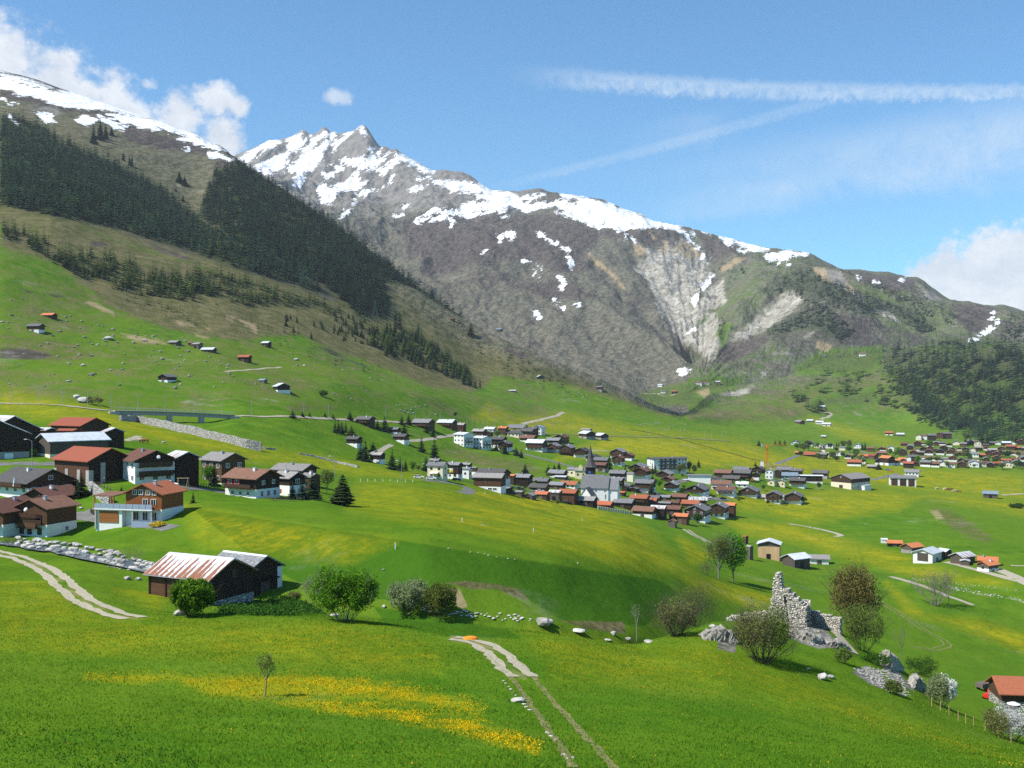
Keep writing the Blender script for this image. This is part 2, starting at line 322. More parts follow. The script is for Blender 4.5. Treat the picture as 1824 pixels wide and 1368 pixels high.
C7 = lambda *p: crop(1368, 400, 4, p)
snow_left = [C1((0,118),(90,145),(200,175),(300,205),(370,232),(240,225),(130,180),(0,160)), C1((0,165),(100,185),(250,230),(400,255),(500,255),(640,290),(760,340),(860,370),(960,410),(1050,445),(1180,480),(1290,510),(1380,550),(1470,590),(1540,640),(1600,675),(1540,670),(1440,640),(1340,610),(1270,590),(1350,580),(1240,550),(1180,530),(1100,525),(1000,510),(960,490),(880,470),(760,410),(840,405),(960,430),(840,395),(700,378),(560,372),(450,355),(390,340),(300,310),(270,295),(170,280),(90,270),(160,255),(60,240),(0,235)),
 C1((700,420),(760,450),(850,480),(910,505),(880,525),(790,495),(740,460)), C1((1485,685),(1560,690),(1660,740),(1590,725),(1495,710)), C1((255,398),(310,410),(370,408),(395,470),(320,475),(285,440)), C1((545,450),(620,430),(680,455),(640,500),(580,490)), C1((0,298),(60,320),(130,345),(60,335)), C1((60,410),(140,490),(120,490)), C1((1300,655),(1345,660),(1335,672))]
paint('snow', snow_left, 7, ymin=1300, ymax=2900)
snow_peak = [C2((100,330),(240,250),(330,203),(395,203),(340,270),(300,260),(240,300),(160,370)), C2((190,390),(300,330),(440,285),(490,262),(450,340),(400,395),(330,440),(270,435)), C2((440,190),(545,145),(555,190),(610,165),(560,240),(500,300),(440,265),(460,225)), C2((480,370),(600,265),(700,245),(740,150),(795,145),(800,190),(740,265),(720,315),(640,395),(590,445),(540,535),(480,515),(510,440),(430,430)), C2((530,275),(700,138),(735,150),(640,235),(580,295)), C2((785,225),(880,140),(910,142),(820,235),(765,285)), C2((945,120),(990,108),(1020,150),(1000,172),(970,140)), C2((795,330),(860,295),(900,325),(1000,315),(1040,300),(1025,252),(1075,255),(1060,300),(1112,245),(1085,340),(1175,285),(1160,325),(1060,405),(960,415),(880,375),(820,365)), C2((655,515),(700,505),(740,560),(790,505),(850,485),(930,425),(965,410),(970,490),(1025,500),(950,565),(860,545),(800,585),(760,655),(690,645)), C2((695,430),(770,418),(765,462),(720,468)), C2((745,378),(800,375),(862,420),(800,412)), C2((825,755),(860,695),(935,635),(900,705)), C2((930,612),(1000,537),(1075,545),(1000,595)), C2((1090,415),(1200,335),(1215,295),(1265,295),(1380,365),(1492,425),(1440,432),(1330,375),(1260,350),(1190,385),(1120,445)), C2((1300,582),(1340,527),(1440,515),(1390,562),(1330,588)), C2((1265,662),(1300,647),(1332,675),(1280,692)), C2((1375,472),(1450,452),(1465,465),(1400,482)), C2((1490,500),(1640,490),(1700,508),(1824,535),(1824,575),(1720,562),(1610,572),(1640,548),(1560,515)), C2((1425,717),(1500,682),(1560,698),(1680,698),(1700,655),(1760,635),(1824,645),(1824,705),(1700,720),(1560,728)), C2((1345,792),(1380,752),(1435,770),(1400,792)), C2((1445,770),(1550,742),(1625,737),(1600,757)), C2((1618,763),(1642,763),(1615,815)), C2((1160,520),(1195,450),(1215,445),(1180,525)), C2((1095,550),(1130,520),(1140,535)), C2((1205,740),(1270,730),(1230,748))]
snow_ridge = [C5((100,180),(240,170),(420,185),(520,240),(640,258),(700,290),(880,262),(830,302),(720,305),(800,322),(950,330),(930,308),(1010,297),(1100,340),(1130,300),(1115,285),(1180,287),(1220,312),(1260,320),(1350,328),(1450,378),(1550,408),(1700,458),(1824,488),(1824,508),(1700,492),(1560,503),(1430,523),(1240,492),(1100,433),(960,398),(1020,382),(960,350),(860,352),(780,384),(640,362),(560,392),(400,378),(280,388),(20,403),(100,368),(300,377),(310,338),(480,318),(370,268),(440,253),(330,250),(210,243)), C5((1000,262),(1050,262),(1135,285),(1030,292)), C5((265,417),(420,388),(445,393),(340,423)), C5((55,427),(220,416),(215,437),(80,442)), C5((212,492),(222,443),(242,443)), C5((0,435),(30,450),(10,470),(0,465)),
 C5((542,558),(580,558),(562,598)), C5((603,543),(635,530),(670,545),(662,570),(638,588)), C5((818,533),(855,533),(890,568),(950,593),(1055,665),(1000,643),(900,593),(850,578)), C5((1042,712),(1092,722),(1072,793),(1040,808),(1032,790),(1048,770)), C5((725,738),(792,740),(792,752)), C5((812,763),(862,780),(860,800)), C5((808,845),(842,842),(852,888)), C5((973,853),(1032,878),(1018,905),(1028,915),(1012,947),(973,927),(1003,900)), C5((942,1018),(988,1030),(965,1040)), C5((797,1103),(822,1098),(852,1135),(833,1143)), C5((427,692),(467,668),(447,698)), C5((798,798),(830,798),(820,817)), C5((985,1075),(1015,1068),(1010,1082)), C5((1095,1055),(1130,1048),(1125,1060)), C5((1250,500),(1285,530),(1275,532)), C5((1285,540),(1315,568),(1305,568)), C5((1405,530),(1475,585),(1460,583)), C5((1440,530),(1510,585),(1500,590)), C5((575,430),(620,424),(615,436)),
 C6((728,160),(800,187),(835,215),(800,228)), C6((815,188),(950,217),(1075,253),(1000,272),(900,284),(855,262),(920,250),(870,225)), C6((1055,300),(1150,288),(1200,267),(1355,288),(1240,307),(1220,328),(1080,333)), C6((400,90),(440,97),(562,220),(615,300),(605,320),(558,242)), C6((1185,347),(1228,365),(1215,378)), C6((605,505),(682,442),(662,492),(592,552),(545,665),(522,640),(528,610),(578,558)), C6((495,852),(530,798),(545,830),(510,864)), C6((436,1125),(535,1112),(460,1148)), C6((518,1020),(572,1030),(540,1041)), C6((610,128),(665,140),(640,142)), C6((525,135),(550,165),(540,170)), C6((0,125),(80,180),(70,185)), C6((50,130),(150,225),(140,225)), C6((1130,340),(1155,355),(1145,358)),
 C7((632,368),(667,374),(650,384)), C7((750,405),(785,412),(770,418)), C7((1436,825),(1500,782),(1560,747),(1640,687),(1642,702),(1562,773),(1500,834)), C7((1590,640),(1610,628),(1600,640)), C7((1580,672),(1605,658),(1590,675)), C7((940,402),(970,385),(965,395))]
paint('snow', snow_peak+snow_ridge, 6.5, ymin=1900)
scree = [C6((60,200),(180,260),(220,340),(120,370),(200,470),(280,600),(260,650),(420,860),(500,940),(590,1000),(640,1040),(680,1050),(720,940),(700,860),(730,780),(690,710),(620,760),(560,800),(660,690),(780,620),(750,540),(770,460),(700,500),(640,540),(600,600),(540,660),(560,590),(640,470),(690,430),(640,400),(695,290),(640,305),(600,300),(560,230),(480,190),(420,200),(440,260),(400,280),(330,200),(320,270),(260,270),(180,240),(120,200)),
 C6((800,920),(850,870),(960,770),(1100,650),(1200,550),(1250,555),(1320,620),(1230,700),(1170,770),(1000,850),(900,915)), C6((680,1330),(780,1290),(960,1230),(900,1280),(760,1368),(690,1350)), C6((990,1192),(1120,1055),(1135,1070),(1010,1198)), C6((1340,870),(1405,830),(1410,840),(1360,880)), C7((800,600),(900,650),(920,690),(850,670))]
paint('scree', scree, 9, ymin=1900)
earth = [C5((1170,680),(1200,688),(1300,760),(1380,838),(1465,940),(1430,932),(1330,822),(1240,762)), C6((555,1270),(650,1248),(658,1292),(620,1312)), C6((60,190),(180,230),(200,290),(150,300)), C6((420,190),(560,230),(600,300),(500,330),(440,280)), C6((740,380),(860,308),(915,322),(820,382),(740,425)), C6((320,190),(350,200),(360,280),(330,290)), C6((225,130),(270,180),(250,190)), C7((320,300),(400,310),(440,400),(400,400),(340,350)), C7((540,420),(600,440),(620,480),(570,480)), C6((1430,910),(1520,930),(1500,990),(1400,960)),
 crop(0, 380, 4, [(600,625),(690,640),(800,690),(820,730),(700,680)]), crop(0, 380, 4, [(1200,730),(1300,770),(1390,815),(1280,790)]), crop(0, 380, 4, [(1400,760),(1490,825),(1440,800)]), crop(0, 380, 4, [(1620,730),(1670,740),(1660,765),(1610,750)]), crop(0, 380, 4, [(1750,770),(1824,800),(1824,850),(1760,800)]), crop(0, 380, 4, [(860,855),(1050,885),(1180,920),(1200,940),(1060,925),(940,900)]), crop(0, 380, 4, [(1380,850),(1480,890),(1400,880)]), crop(400, 440, 4, [(100,510),(220,550),(240,600),(150,560)])]
paint('earth', earth, 7, ymin=650)
paint('earth', [crop(600, 940, 4.56, [(890,490),(1000,500),(1060,640),(1000,660),(930,580)])], 5, ymin=120, ymax=230)
heath = [C5((0,480),(300,430),(560,400),(950,400),(1200,490),(1450,520),(1824,510),(1824,600),(1600,640),(1450,590),(1300,560),(1150,680),(1250,800),(1000,830),(800,750),(600,730),(300,800),(0,860)), C6((0,130),(300,130),(480,190),(420,230),(300,250),(180,220),(60,190)), C6((560,130),(760,190),(880,260),(760,340),(640,320)), C6((950,720),(1060,560),(1140,530),(1100,640),(900,790),(780,870)), C6((700,960),(900,890),(1100,850),(1050,950),(850,1060),(700,1060)), C7((540,310),(800,350),(1060,370),(1040,460),(900,470),(680,420)), C7((1290,550),(1500,570),(1640,590),(1600,720),(1440,800),(1350,690)), C5((600,900),(1000,880),(1300,1000),(900,1020)), C2((1240,760),(1824,720),(1824,1050),(1500,1000),(1300,1050)), C6((1480,680),(1824,750),(1824,960),(1560,960),(1500,860))]
paint('heath', heath, 14, 0.95, ymin=1900)
paint('heath', [C1((0,240),(160,265),(400,345),(560,390),(700,390),(820,430),(1000,520),(1250,590),(1480,650),(1480,700),(1200,650),(900,560),(700,420),(450,400),(200,330),(0,300)), C1((1480,660),(1600,720),(1740,770),(1560,790)), C1((880,560),(1090,580),(1400,640),(1520,720),(1400,700),(1100,650),(900,600)), C1((0,90),(480,240),(860,360),(1180,480),(1500,600),(1760,760),(1680,740),(1400,560),(1050,440),(700,310),(380,228),(0,112))], 4, 0.9, ymin=1300, ymax=2900)
paint('heath', [crop(0, 380, 4, [(300,570),(380,565),(500,600),(400,612)]), crop(0, 380, 4, [(60,520),(300,570),(200,570)]), crop(0, 380, 4, [(640,200),(760,200),(800,240),(680,245)]), crop(0, 380, 4, [(1000,180),(1400,330),(1300,330),(1100,260)]), crop(0, 380, 4, [(1100,400),(1220,420),(1200,450),(1120,440)]), crop(400, 440, 4, [(620,700),(760,730),(900,800),(1060,860),(1000,860),(800,780)]), crop(400, 440, 4, [(940,680),(1060,720),(1040,740)]), crop(800, 540, 4, [(220,240),(300,240),(320,290),(240,280)]), crop(800, 540, 4, [(360,300),(480,330),(640,400),(520,400),(400,350)]), crop(0, 380, 4, [(0,960),(180,960),(400,1010),(300,1040),(0,1040)])], 5, 0.75, ymin=650, ymax=1900)
dry = [[(0,365),(110,385),(220,430),(420,490),(560,540),(690,565),(690,500),(740,515),(830,568),(950,625),(1060,668),(1160,714),(1215,742),(1180,740),(1100,712),(1000,685),(880,672),(865,690),(840,700),(760,690),(690,660),(590,625),(540,600),(470,600),(420,610),(300,590),(190,545),(100,470),(0,440)], C1((640,600),(760,480),(1000,540),(1560,720),(1580,800),(1450,960),(1380,1140),(1220,1060),(960,880),(700,700)), C1((100,280),(400,350),(700,400),(660,620),(520,620),(340,520),(100,480))]
paint('dry', dry, 12, 0.9, ymin=650, ymax=2900)
paint('dry', [crop(400, 440, 4, [(380,1140),(460,1090),(780,1120),(880,1180),(640,1170),(480,1200)]), crop(600, 700, 6.08, [(780,370),(1000,440),(960,500),(800,470)]), crop(600, 700, 6.08, [(1090,540),(1300,590),(1500,640),(1824,720),(1824,830),(1500,740),(1200,700),(1090,640)]), crop(800, 720, 6.08, [(0,380),(200,480),(500,540),(900,600),(1050,780),(700,760),(300,690),(0,600)]), [(1650,900),(1695,903),(1742,935),(1790,968),(1750,972),(1690,945)], [(0,590),(120,600),(200,640),(100,650),(0,630)]], 9, 0.55, ymin=330, ymax=2000)
paint('earth', [[(1650,908),(1672,908),(1685,925),(1668,928)]], 4, 0.6, ymin=330, ymax=2000)
paint('dry', [crop(600, 940, 4.56, [(880,450),(1060,430),(1300,450),(1480,500),(1560,590),(1440,560),(1300,500),(1080,500),(1000,480)]), crop(900, 900, 4.56, [(430,930),(960,950),(980,1040),(640,1010)])], 4, 0.85, ymin=110, ymax=260)
paint('dry', [[(0,200),(60,215),(130,262),(250,320),(350,382),(380,310),(430,284),(520,345),(600,400),(700,474),(760,520),(830,570),(820,600),(700,590),(560,545),(420,495),(220,435),(110,388),(0,370)], [(-700,60),(0,120),(430,284),(350,400),(0,400),(-700,300)]], 10, 1.0, ymin=800, ymax=2900)
paint('heath', [[(0,200),(60,215),(130,262),(250,320),(350,382),(380,310),(430,284),(520,345),(600,400),(700,474),(690,560),(560,530),(420,485),(220,420),(110,370),(0,350)]], 10, 0.6, ymin=800, ymax=2900)
LAYERS['dry'] = np.maximum(LAYERS['dry'], 0.53*np.clip((TG-10.6)/0.8, 0, 1)*np.clip((1150-PXG)/200, 0, 1)*(0.75+0.5*fbm(XG/60, YG/60, 4)))
hi = np.maximum(np.clip((TG-14.2)/0.9, 0, 1)*(PXG < 1225), np.clip(0.56+0.25*fbm(XG/90, YG/90, 4), 0, 1)*np.clip((TG-12.9)/1.0, 0, 1)*(PXG >= 1225))
LAYERS['dry'] = np.maximum(LAYERS['dry'], hi)
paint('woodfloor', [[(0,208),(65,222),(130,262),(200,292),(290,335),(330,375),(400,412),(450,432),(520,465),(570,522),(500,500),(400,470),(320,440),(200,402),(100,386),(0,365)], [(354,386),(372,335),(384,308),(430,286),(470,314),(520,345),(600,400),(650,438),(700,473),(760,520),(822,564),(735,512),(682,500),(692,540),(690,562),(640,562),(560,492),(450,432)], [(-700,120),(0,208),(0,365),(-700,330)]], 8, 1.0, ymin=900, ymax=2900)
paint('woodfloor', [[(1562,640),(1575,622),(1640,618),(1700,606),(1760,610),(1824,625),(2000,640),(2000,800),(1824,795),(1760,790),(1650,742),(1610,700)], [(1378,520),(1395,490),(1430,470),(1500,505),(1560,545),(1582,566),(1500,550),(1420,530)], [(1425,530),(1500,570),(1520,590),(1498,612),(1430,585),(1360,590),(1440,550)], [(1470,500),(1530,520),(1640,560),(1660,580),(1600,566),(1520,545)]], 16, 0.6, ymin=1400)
# far mountain: greyer green below, tan and bare higher
fm = np.clip((TG-16.9)/0.6, 0, 1)
LAYERS['dry'] = np.maximum(LAYERS['dry'], fm*(0.62+0.3*np.clip(fbm(XG/300, YG/300, 4), -1, 1)))
LAYERS['heath'] = np.maximum(LAYERS['heath'], fm*np.clip(0.34+0.55*fbm(XG/420+5, YG/260, 5), 0, 0.85))
LAYERS['rock'] = fm*np.clip(np.clip((400+0.05*(PXG-600)+40*fbm(XG/300, YG/300, 3)-PYG)/60, 0, 1)*0.75+0.12, 0, 1)*np.clip((1060-PXG)/200, 0.1, 1)
paint('rock', [C1((200,330),(420,340),(460,400),(380,480),(200,400))], 10, 0.6, ymin=1300, ymax=2900)
paint('rock', [C7((330,300),(520,330),(600,440),(680,540),(850,650),(820,665),(680,565),(560,480),(440,410),(360,370)), C7((1060,430),(1200,480),(1240,560),(1130,540))], 6, 0.8, ymin=1900)
alp = [C6((760,430),(1100,340),(1200,420),(1240,480),(1100,540),(1040,600),(900,740),(780,700),(790,600))]
green = [C6((1270,1110),(1500,1010),(1824,960),(1824,1110),(1600,1140)), C6((1400,1330),(1824,1260),(1824,1368),(1400,1368)), C6((150,1290),(400,1220),(700,1180),(860,1200),(700,1260),(540,1290),(680,1368),(250,1368)), C7((420,900),(800,890),(780,1000),(640,1060),(200,1040)), C6((720,830),(790,800),(740,930))]
LAYERS['green'] = np.zeros_like(YG)
paint('green', green, 10, 0.95, ymin=1300); cut('heath', alp, 12, ymin=1900); cut('scree', [alp[0]], 4, ymin=1900)
paint('yellow', [[(0,690),(60,700),(120,718),(250,750),(300,768),(460,800),(620,825),(750,850),(640,843),(400,812),(220,772),(80,745),(0,735)]], 12, 0.8, ymin=240)
paint('yellow', [[(990,820),(1030,800),(1085,778),(1200,780),(1330,792),(1470,830),(1430,846),(1300,828),(1220,838),(1160,815),(1080,806)], [(900,745),(970,742),(1060,770),(900,763)], [(870,722),(920,745),(880,752),(840,745)]], 8, 1.0, ymin=500)
paint('yellow', [[(890,760),(1000,735),(1130,762),(1330,785),(1050,774)], [(1400,800),(1560,830),(1780,845),(1824,850),(1824,890),(1600,868),(1450,850)], [(1240,870),(1420,880),(1560,870),(1640,885),(1600,905),(1440,930),(1320,905)], [(1440,745),(1560,775),(1620,800),(1500,775)]], 9, 0.75, ymin=450)
paint('yellow', [[(640,862),(800,868),(1000,895),(1120,920),(1200,992),(1235,1024),(1100,1002),(900,955),(760,930),(620,905)], [(330,905),(600,955),(700,965),(620,1000),(450,985),(350,965)]], 14, 0.62, ymin=150)
paint('yellow', [[(800,868),(960,885),(1090,915),(1060,925),(880,895)], [(940,880),(1020,900),(900,900)]], 5, 0.9, ymin=300)
paint('yellow', [[(1300,930),(1400,935),(1520,968),(1640,1000),(1560,1006),(1420,965),(1330,950)], [(1215,1025),(1290,1040),(1390,1070),(1350,1082),(1240,1055)], [(1580,1040),(1650,1100),(1740,1105),(1824,1130),(1824,1160),(1720,1120),(1610,1090)], [(1210,960),(1270,990),(1230,1005)], [(1500,990),(1650,1010),(1800,1040),(1650,1030)], [(1620,880),(1720,880),(1824,900),(1824,915),(1700,895)]], 9, 0.85, ymin=200)
paint('yellow', [[(0,1050),(160,1090),(250,1110),(640,1115),(790,1155),(780,1195),(600,1185),(300,1165),(0,1150)], [(0,990),(150,1080),(100,1090),(0,1060)], [(230,1030),(300,1060),(280,1085),(210,1050)]], 16, 0.42, ymax=150)
paint('yellow', [[(940,1125),(1150,1160),(1250,1140),(1350,1190),(1500,1240),(1650,1300),(1824,1360),(1300,1230),(1000,1210)]], 20, 0.34, ymax=170)
VIVID = [[(325,1214),(400,1207),(470,1205),(560,1205),(640,1213),(720,1225),(800,1241),(860,1264),(800,1262),(700,1247),(600,1240),(520,1238),(440,1242),(370,1234)], [(495,1250),(560,1247),(640,1254),(700,1264),(800,1280),(880,1298),(966,1334),(955,1344),(880,1324),(780,1298),(680,1280),(580,1267)], [(150,1208),(240,1201),(318,1206),(240,1215)]]
paint('vivid', VIVID, 14, 1.0, ymax=120); paint('vivid', [[(600,1236),(720,1244),(860,1268),(900,1300),(780,1286),(640,1256)]], 16, 0.55, ymax=120)
lush = [crop(250, 940, 4.56, [(560,700),(700,630),(1000,600),(1200,560),(1450,650),(1520,720),(900,720)]), crop(600, 940, 4.56, [(300,640),(700,700),(1000,760),(1400,830),(1500,900),(900,880),(400,790)]), [(340,905),(560,938),(760,970),(950,1000),(1180,1035),(1205,1055),(1150,1115),(1000,1105),(930,1060),(830,1040),(700,1070),(560,1055),(450,990)]]  # rank growth first; the last outline paints the terrace bank's shade as darker green
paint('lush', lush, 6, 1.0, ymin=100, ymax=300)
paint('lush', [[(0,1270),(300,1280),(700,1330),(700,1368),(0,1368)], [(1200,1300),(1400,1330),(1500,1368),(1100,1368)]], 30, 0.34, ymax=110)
paint('rock', [crop(1280, 980, 4.56, [(0,700),(90,705),(140,760),(130,850),(60,830),(0,810)]), crop(1280, 980, 4.56, [(560,600),(720,600),(860,640),(1000,780),(820,800),(680,760),(560,700)]), crop(1280, 980, 4.56, [(1290,880),(1420,830),(1500,840),(1540,940),(1440,930),(1340,920)]), crop(1280, 980, 4.56, [(1080,990),(1200,940),(1330,1010),(1390,1160),(1250,1100)]), crop(1280, 980, 4.56, [(1310,900),(1420,910),(1480,1000),(1600,1160),(1500,1100),(1380,1020)])], 4, 1.0, ymin=125, ymax=230)
TRK = [[(-60,972),(0,985),(40,996),(80,1014),(106,1033),(130,1055),(165,1078),(205,1094),(243,1102)], [(806,1137),(835,1141),(862,1149),(885,1163),(905,1184),(921,1200),(934,1206)]]
for tr, ww in zip(TRK, (9, 10)):
    m = (PYG > 950) & (YG < 215)
    LAYERS['earth'][m] = np.maximum(LAYERS['earth'][m], 0.42*np.clip(1.25-poly_d(PXG[m], PYG[m]*1.0, tr)/ww, 0, 1))
for k in ('woodfloor', 'snow', 'scree', 'heath', 'dry', 'yellow', 'earth', 'rock', 'lush', 'green', 'vivid'): LAYERS.setdefault(k, np.zeros_like(YG))
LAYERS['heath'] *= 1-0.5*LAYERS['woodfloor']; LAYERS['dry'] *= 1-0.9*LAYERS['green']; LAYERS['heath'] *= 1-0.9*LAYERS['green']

# ------------------------------------------------------------------ materials
MATS = {}
def newmat(name):
    m = bpy.data.materials.new(name); m.use_nodes = True; t = m.node_tree
    t.nodes.clear(); gg = G(t)
    b = gg.n('ShaderNodeBsdfPrincipled'); o = gg.n('ShaderNodeOutputMaterial'); t.links.new(b.outputs[0], o.inputs[0])
    b.inputs['Roughness'].default_value = 0.9; b.inputs['Specular IOR Level'].default_value = 0.15
    MATS[name] = m
    return m, gg, b
def bump(gg, b, hgt, strength=0.5, dist=0.1):
    nd = gg.n('ShaderNodeBump'); nd.inputs['Strength'].default_value = strength; nd.inputs['Distance'].default_value = dist
    gg.set(nd.inputs['Height'], hgt); gg.t.links.new(nd.outputs[0], b.inputs['Normal'])
m_land, q, b = newmat('land')
pos = q.n('ShaderNodeNewGeometry').outputs['Position']
def attr(nm):
    a = q.n('ShaderNodeAttribute', attribute_name=nm); s = q.n('ShaderNodeSeparateColor'); q.t.links.new(a.outputs['Color'], s.inputs[0])
    return s.outputs[0], s.outputs[1], s.outputs[2], a.outputs['Alpha']
aS, aC, aH, aD = attr('cover_a'); aY, aE, aR, aL = attr('cover_b'); aG, aV, aF, aW = attr('cover_c')
nB = q.noise(pos, 0.012, 5, 0.6); nM = q.noise(pos, 0.09, 5, 0.62); nF = q.noise(pos, 0.8, 4, 0.65); nX = q.noise(pos, 7.0, 3, 0.7)
nT0 = q.noise(pos, 0.035, 8, 0.7)
nS = q.noise(pos, 0.028, 7, 0.64)
def thr(mk, n, k=0.9, w=0.12):
    return q.ss(q.m('ADD', mk, q.m('MULTIPLY', q.m('SUBTRACT', n, 0.5), k)), 0.5-w, 0.5+w)
# grass
gr1 = q.mix(q.ss(nM, 0.35, 0.65), (0.050, 0.130, 0.008), (0.102, 0.186, 0.012))
gr1 = q.mix(q.ss(nB, 0.42, 0.62), gr1, (0.090, 0.168, 0.012))
gr1 = q.mix(q.m('MULTIPLY', q.ss(nX, 0.45, 0.75), 0.5), gr1, (0.135, 0.220, 0.009))
gr1 = q.mix(q.m('MULTIPLY', q.ss(nF, 0.52, 0.72), 0.40), gr1, (0.034, 0.100, 0.008))
gr1 = q.mix(q.m('MULTIPLY', q.ss(q.noise(q.vmul(pos, (1, 1, 0.2)), 0.028, 6, 0.66), 0.5, 0.66), 0.5), gr1, (0.118, 0.172, 0.018))
fld = q.n('ShaderNodeTexVoronoi'); q.set(fld.inputs['Vector'], q.vmul(pos, (0.011, 0.0055, 0.0))); fld.inputs['Scale'].default_value = 1.0; fld.inputs['Randomness'].default_value = 0.85
fr_, fg_, fb_ = q.xyz(fld.outputs['Color'])
gr1 = q.mix(q.m('MULTIPLY', fr_, 0.30), gr1, (0.048, 0.150, 0.012))
gr1 = q.mix(q.m('MULTIPLY', fg_, 0.22), gr1, (0.150, 0.185, 0.016))
mow = q.noise(q.vmul(pos, (0.05, 0.9, 0.0)), 1.0, 4, 0.7)
gr1 = q.mix(q.m('MULTIPLY', q.ss(mow, 0.45, 0.7), 0.12), gr1, (0.060, 0.125, 0.010))
clod = q.noise(pos, 0.35, 6, 0.75)
gr1 = q.mix(q.m('MULTIPLY', q.ss(clod, 0.54, 0.70), 0.26), gr1, (0.028, 0.085, 0.008))
lush_shade_col = q.mix(nF, (0.024, 0.088, 0.006), (0.050, 0.128, 0.010))  # dark green for rank growth, also carries the bank's shade in its colour
gr1 = q.mix(q.m('MULTIPLY', thr(aL, nM, 0.5, 0.2), 0.85), gr1, lush_shade_col)
# dandelions: single heads near, merging to a tint far off
vor = q.n('ShaderNodeTexVoronoi'); q.set(vor.inputs['Vector'], pos); vor.inputs['Scale'].default_value = 3.6
dotn = q.ss(vor.outputs['Distance'], 0.30, 0.12)
patch = q.ss(q.m('ADD', q.noise(q.vmul(pos, (1, 0.8, 1)), 0.07, 6, 0.72), q.m('MULTIPLY', q.m('SUBTRACT', q.noise(pos, 0.45, 5, 0.75), 0.5), 1.1)), 0.38, 0.70)
yel = q.m('MULTIPLY', q.m('MULTIPLY', q.m('POWER', aY, 0.8), q.lin(patch, 0, 1, 0.36, 1.22)), q.lin(dotn, 0, 1, 0.34, 0.95), clamp=True)
yel = q.m('MAXIMUM', yel, q.m('MULTIPLY', thr(aV, nM, 0.8, 0.3), 0.28))
gr1 = q.mix(yel, gr1, (0.58, 0.40, 0.008))
# dry pasture, heath, bare earth
dryc = q.mix(q.ss(nM, 0.38, 0.62), (0.092, 0.098, 0.032), (0.175, 0.150, 0.072))
dryc = q.mix(q.ss(nF, 0.4, 0.7), dryc, (0.062, 0.066, 0.026))
dryf = q.mix(q.ss(nM, 0.40, 0.62), (0.086, 0.088, 0.066), (0.158, 0.145, 0.112))
dryc = q.mix(aF, dryc, dryf)
c = q.mix(thr(aD, nM, 0.9, 0.25), gr1, dryc)
heathc = q.mix(q.ss(nM, 0.4, 0.65), (0.060, 0.050, 0.047), (0.112, 0.094, 0.085))
c = q.mix(q.m('MULTIPLY', thr(aH, q.noise(pos, 0.02, 6, 0.65), 0.9, 0.2), 0.92), c, heathc)
fgreen = q.mix(nM, (0.056, 0.088, 0.022), (0.092, 0.116, 0.036))
c = q.mix(q.m('MULTIPLY', thr(aG, nM, 0.7, 0.3), 0.85), c, fgreen)
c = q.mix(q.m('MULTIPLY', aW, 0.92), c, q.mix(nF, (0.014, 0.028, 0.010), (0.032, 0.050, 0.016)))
c = q.mix(q.m('MULTIPLY', q.ss(q.noise(pos, 0.16, 5, 0.7), 0.60, 0.72), q.m('MULTIPLY', aF, 0.5)), c, (0.19, 0.175, 0.15))
rockc = q.mix(q.ss(nS, 0.35, 0.65), (0.085, 0.082, 0.080), (0.20, 0.19, 0.18))
rockc = q.mix(q.ss(nF, 0.4, 0.7), rockc, (0.30, 0.275, 0.23))
c = q.mix(thr(aR, nM, 0.9, 0.15), c, rockc)
screec = q.mix(q.ss(nT0, 0.38, 0.62), (0.28, 0.262, 0.215), (0.44, 0.42, 0.365))
screec = q.mix(q.m('MULTIPLY', q.ss(q.noise(pos, 0.05, 8, 0.72), 0.47, 0.63), 0.85), screec, (0.15, 0.138, 0.11))
c = q.mix(q.m('MULTIPLY', thr(aC, q.noise(pos, 0.022, 8, 0.7), 2.3, 0.30), 0.95), c, screec)
c = q.mix(q.m('MULTIPLY', thr(aE, nM, 0.9, 0.2), 0.8), c, q.mix(nF, (0.25, 0.185, 0.105), (0.40, 0.31, 0.185)))
nT = q.noise(q.vmul(pos, (1.0, 1.0, 0.45)), 0.075, 8, 0.68)
px_, py_, pz_ = q.xyz(pos)
rs = q.m('ADD', q.m('MULTIPLY', px_, 0.80), q.m('MULTIPLY', pz_, -0.60)); rt = q.m('ADD', q.m('MULTIPLY', px_, 0.60), q.m('MULTIPLY', pz_, 0.80))
rib = q.noise(q.comb(q.m('MULTIPLY', rs, 0.034), q.m('MULTIPLY', rt, 0.0065), q.m('MULTIPLY', py_, 0.008)), 1.0, 7, 0.66, 0.4)
nz = q.xyz(q.n('ShaderNodeNewGeometry').outputs['Normal'])[2]
aSm = q.m('ADD', aS, q.m('MULTIPLY', aF, q.m('ADD', q.m('MULTIPLY', q.m('SUBTRACT', rib, 0.5), 2.7), q.m('MULTIPLY', q.m('SUBTRACT', nz, 0.80), 0.9))))
aSm = q.m('MULTIPLY', aSm, q.ss(aS, 0.02, 0.2))
sn = thr(aSm, nT, 2.1, 0.08)
c = q.mix(sn, c, (0.82, 0.84, 0.87))
q.set(b.inputs['Base Color'], c); b.inputs['Specular IOR Level'].default_value = 0.0
bh = q.m('ADD', q.m('ADD', q.m('MULTIPLY', q.m('MULTIPLY', rib, aF), 22.0), q.m('MULTIPLY', nX, 0.12)), q.m('ADD', q.m('MULTIPLY', nF, 0.35), q.m('MULTIPLY', nM, q.lin(aF, 0, 1, 0.8, 5.0))))
bump(q, b, bh, 0.7, 1.0)

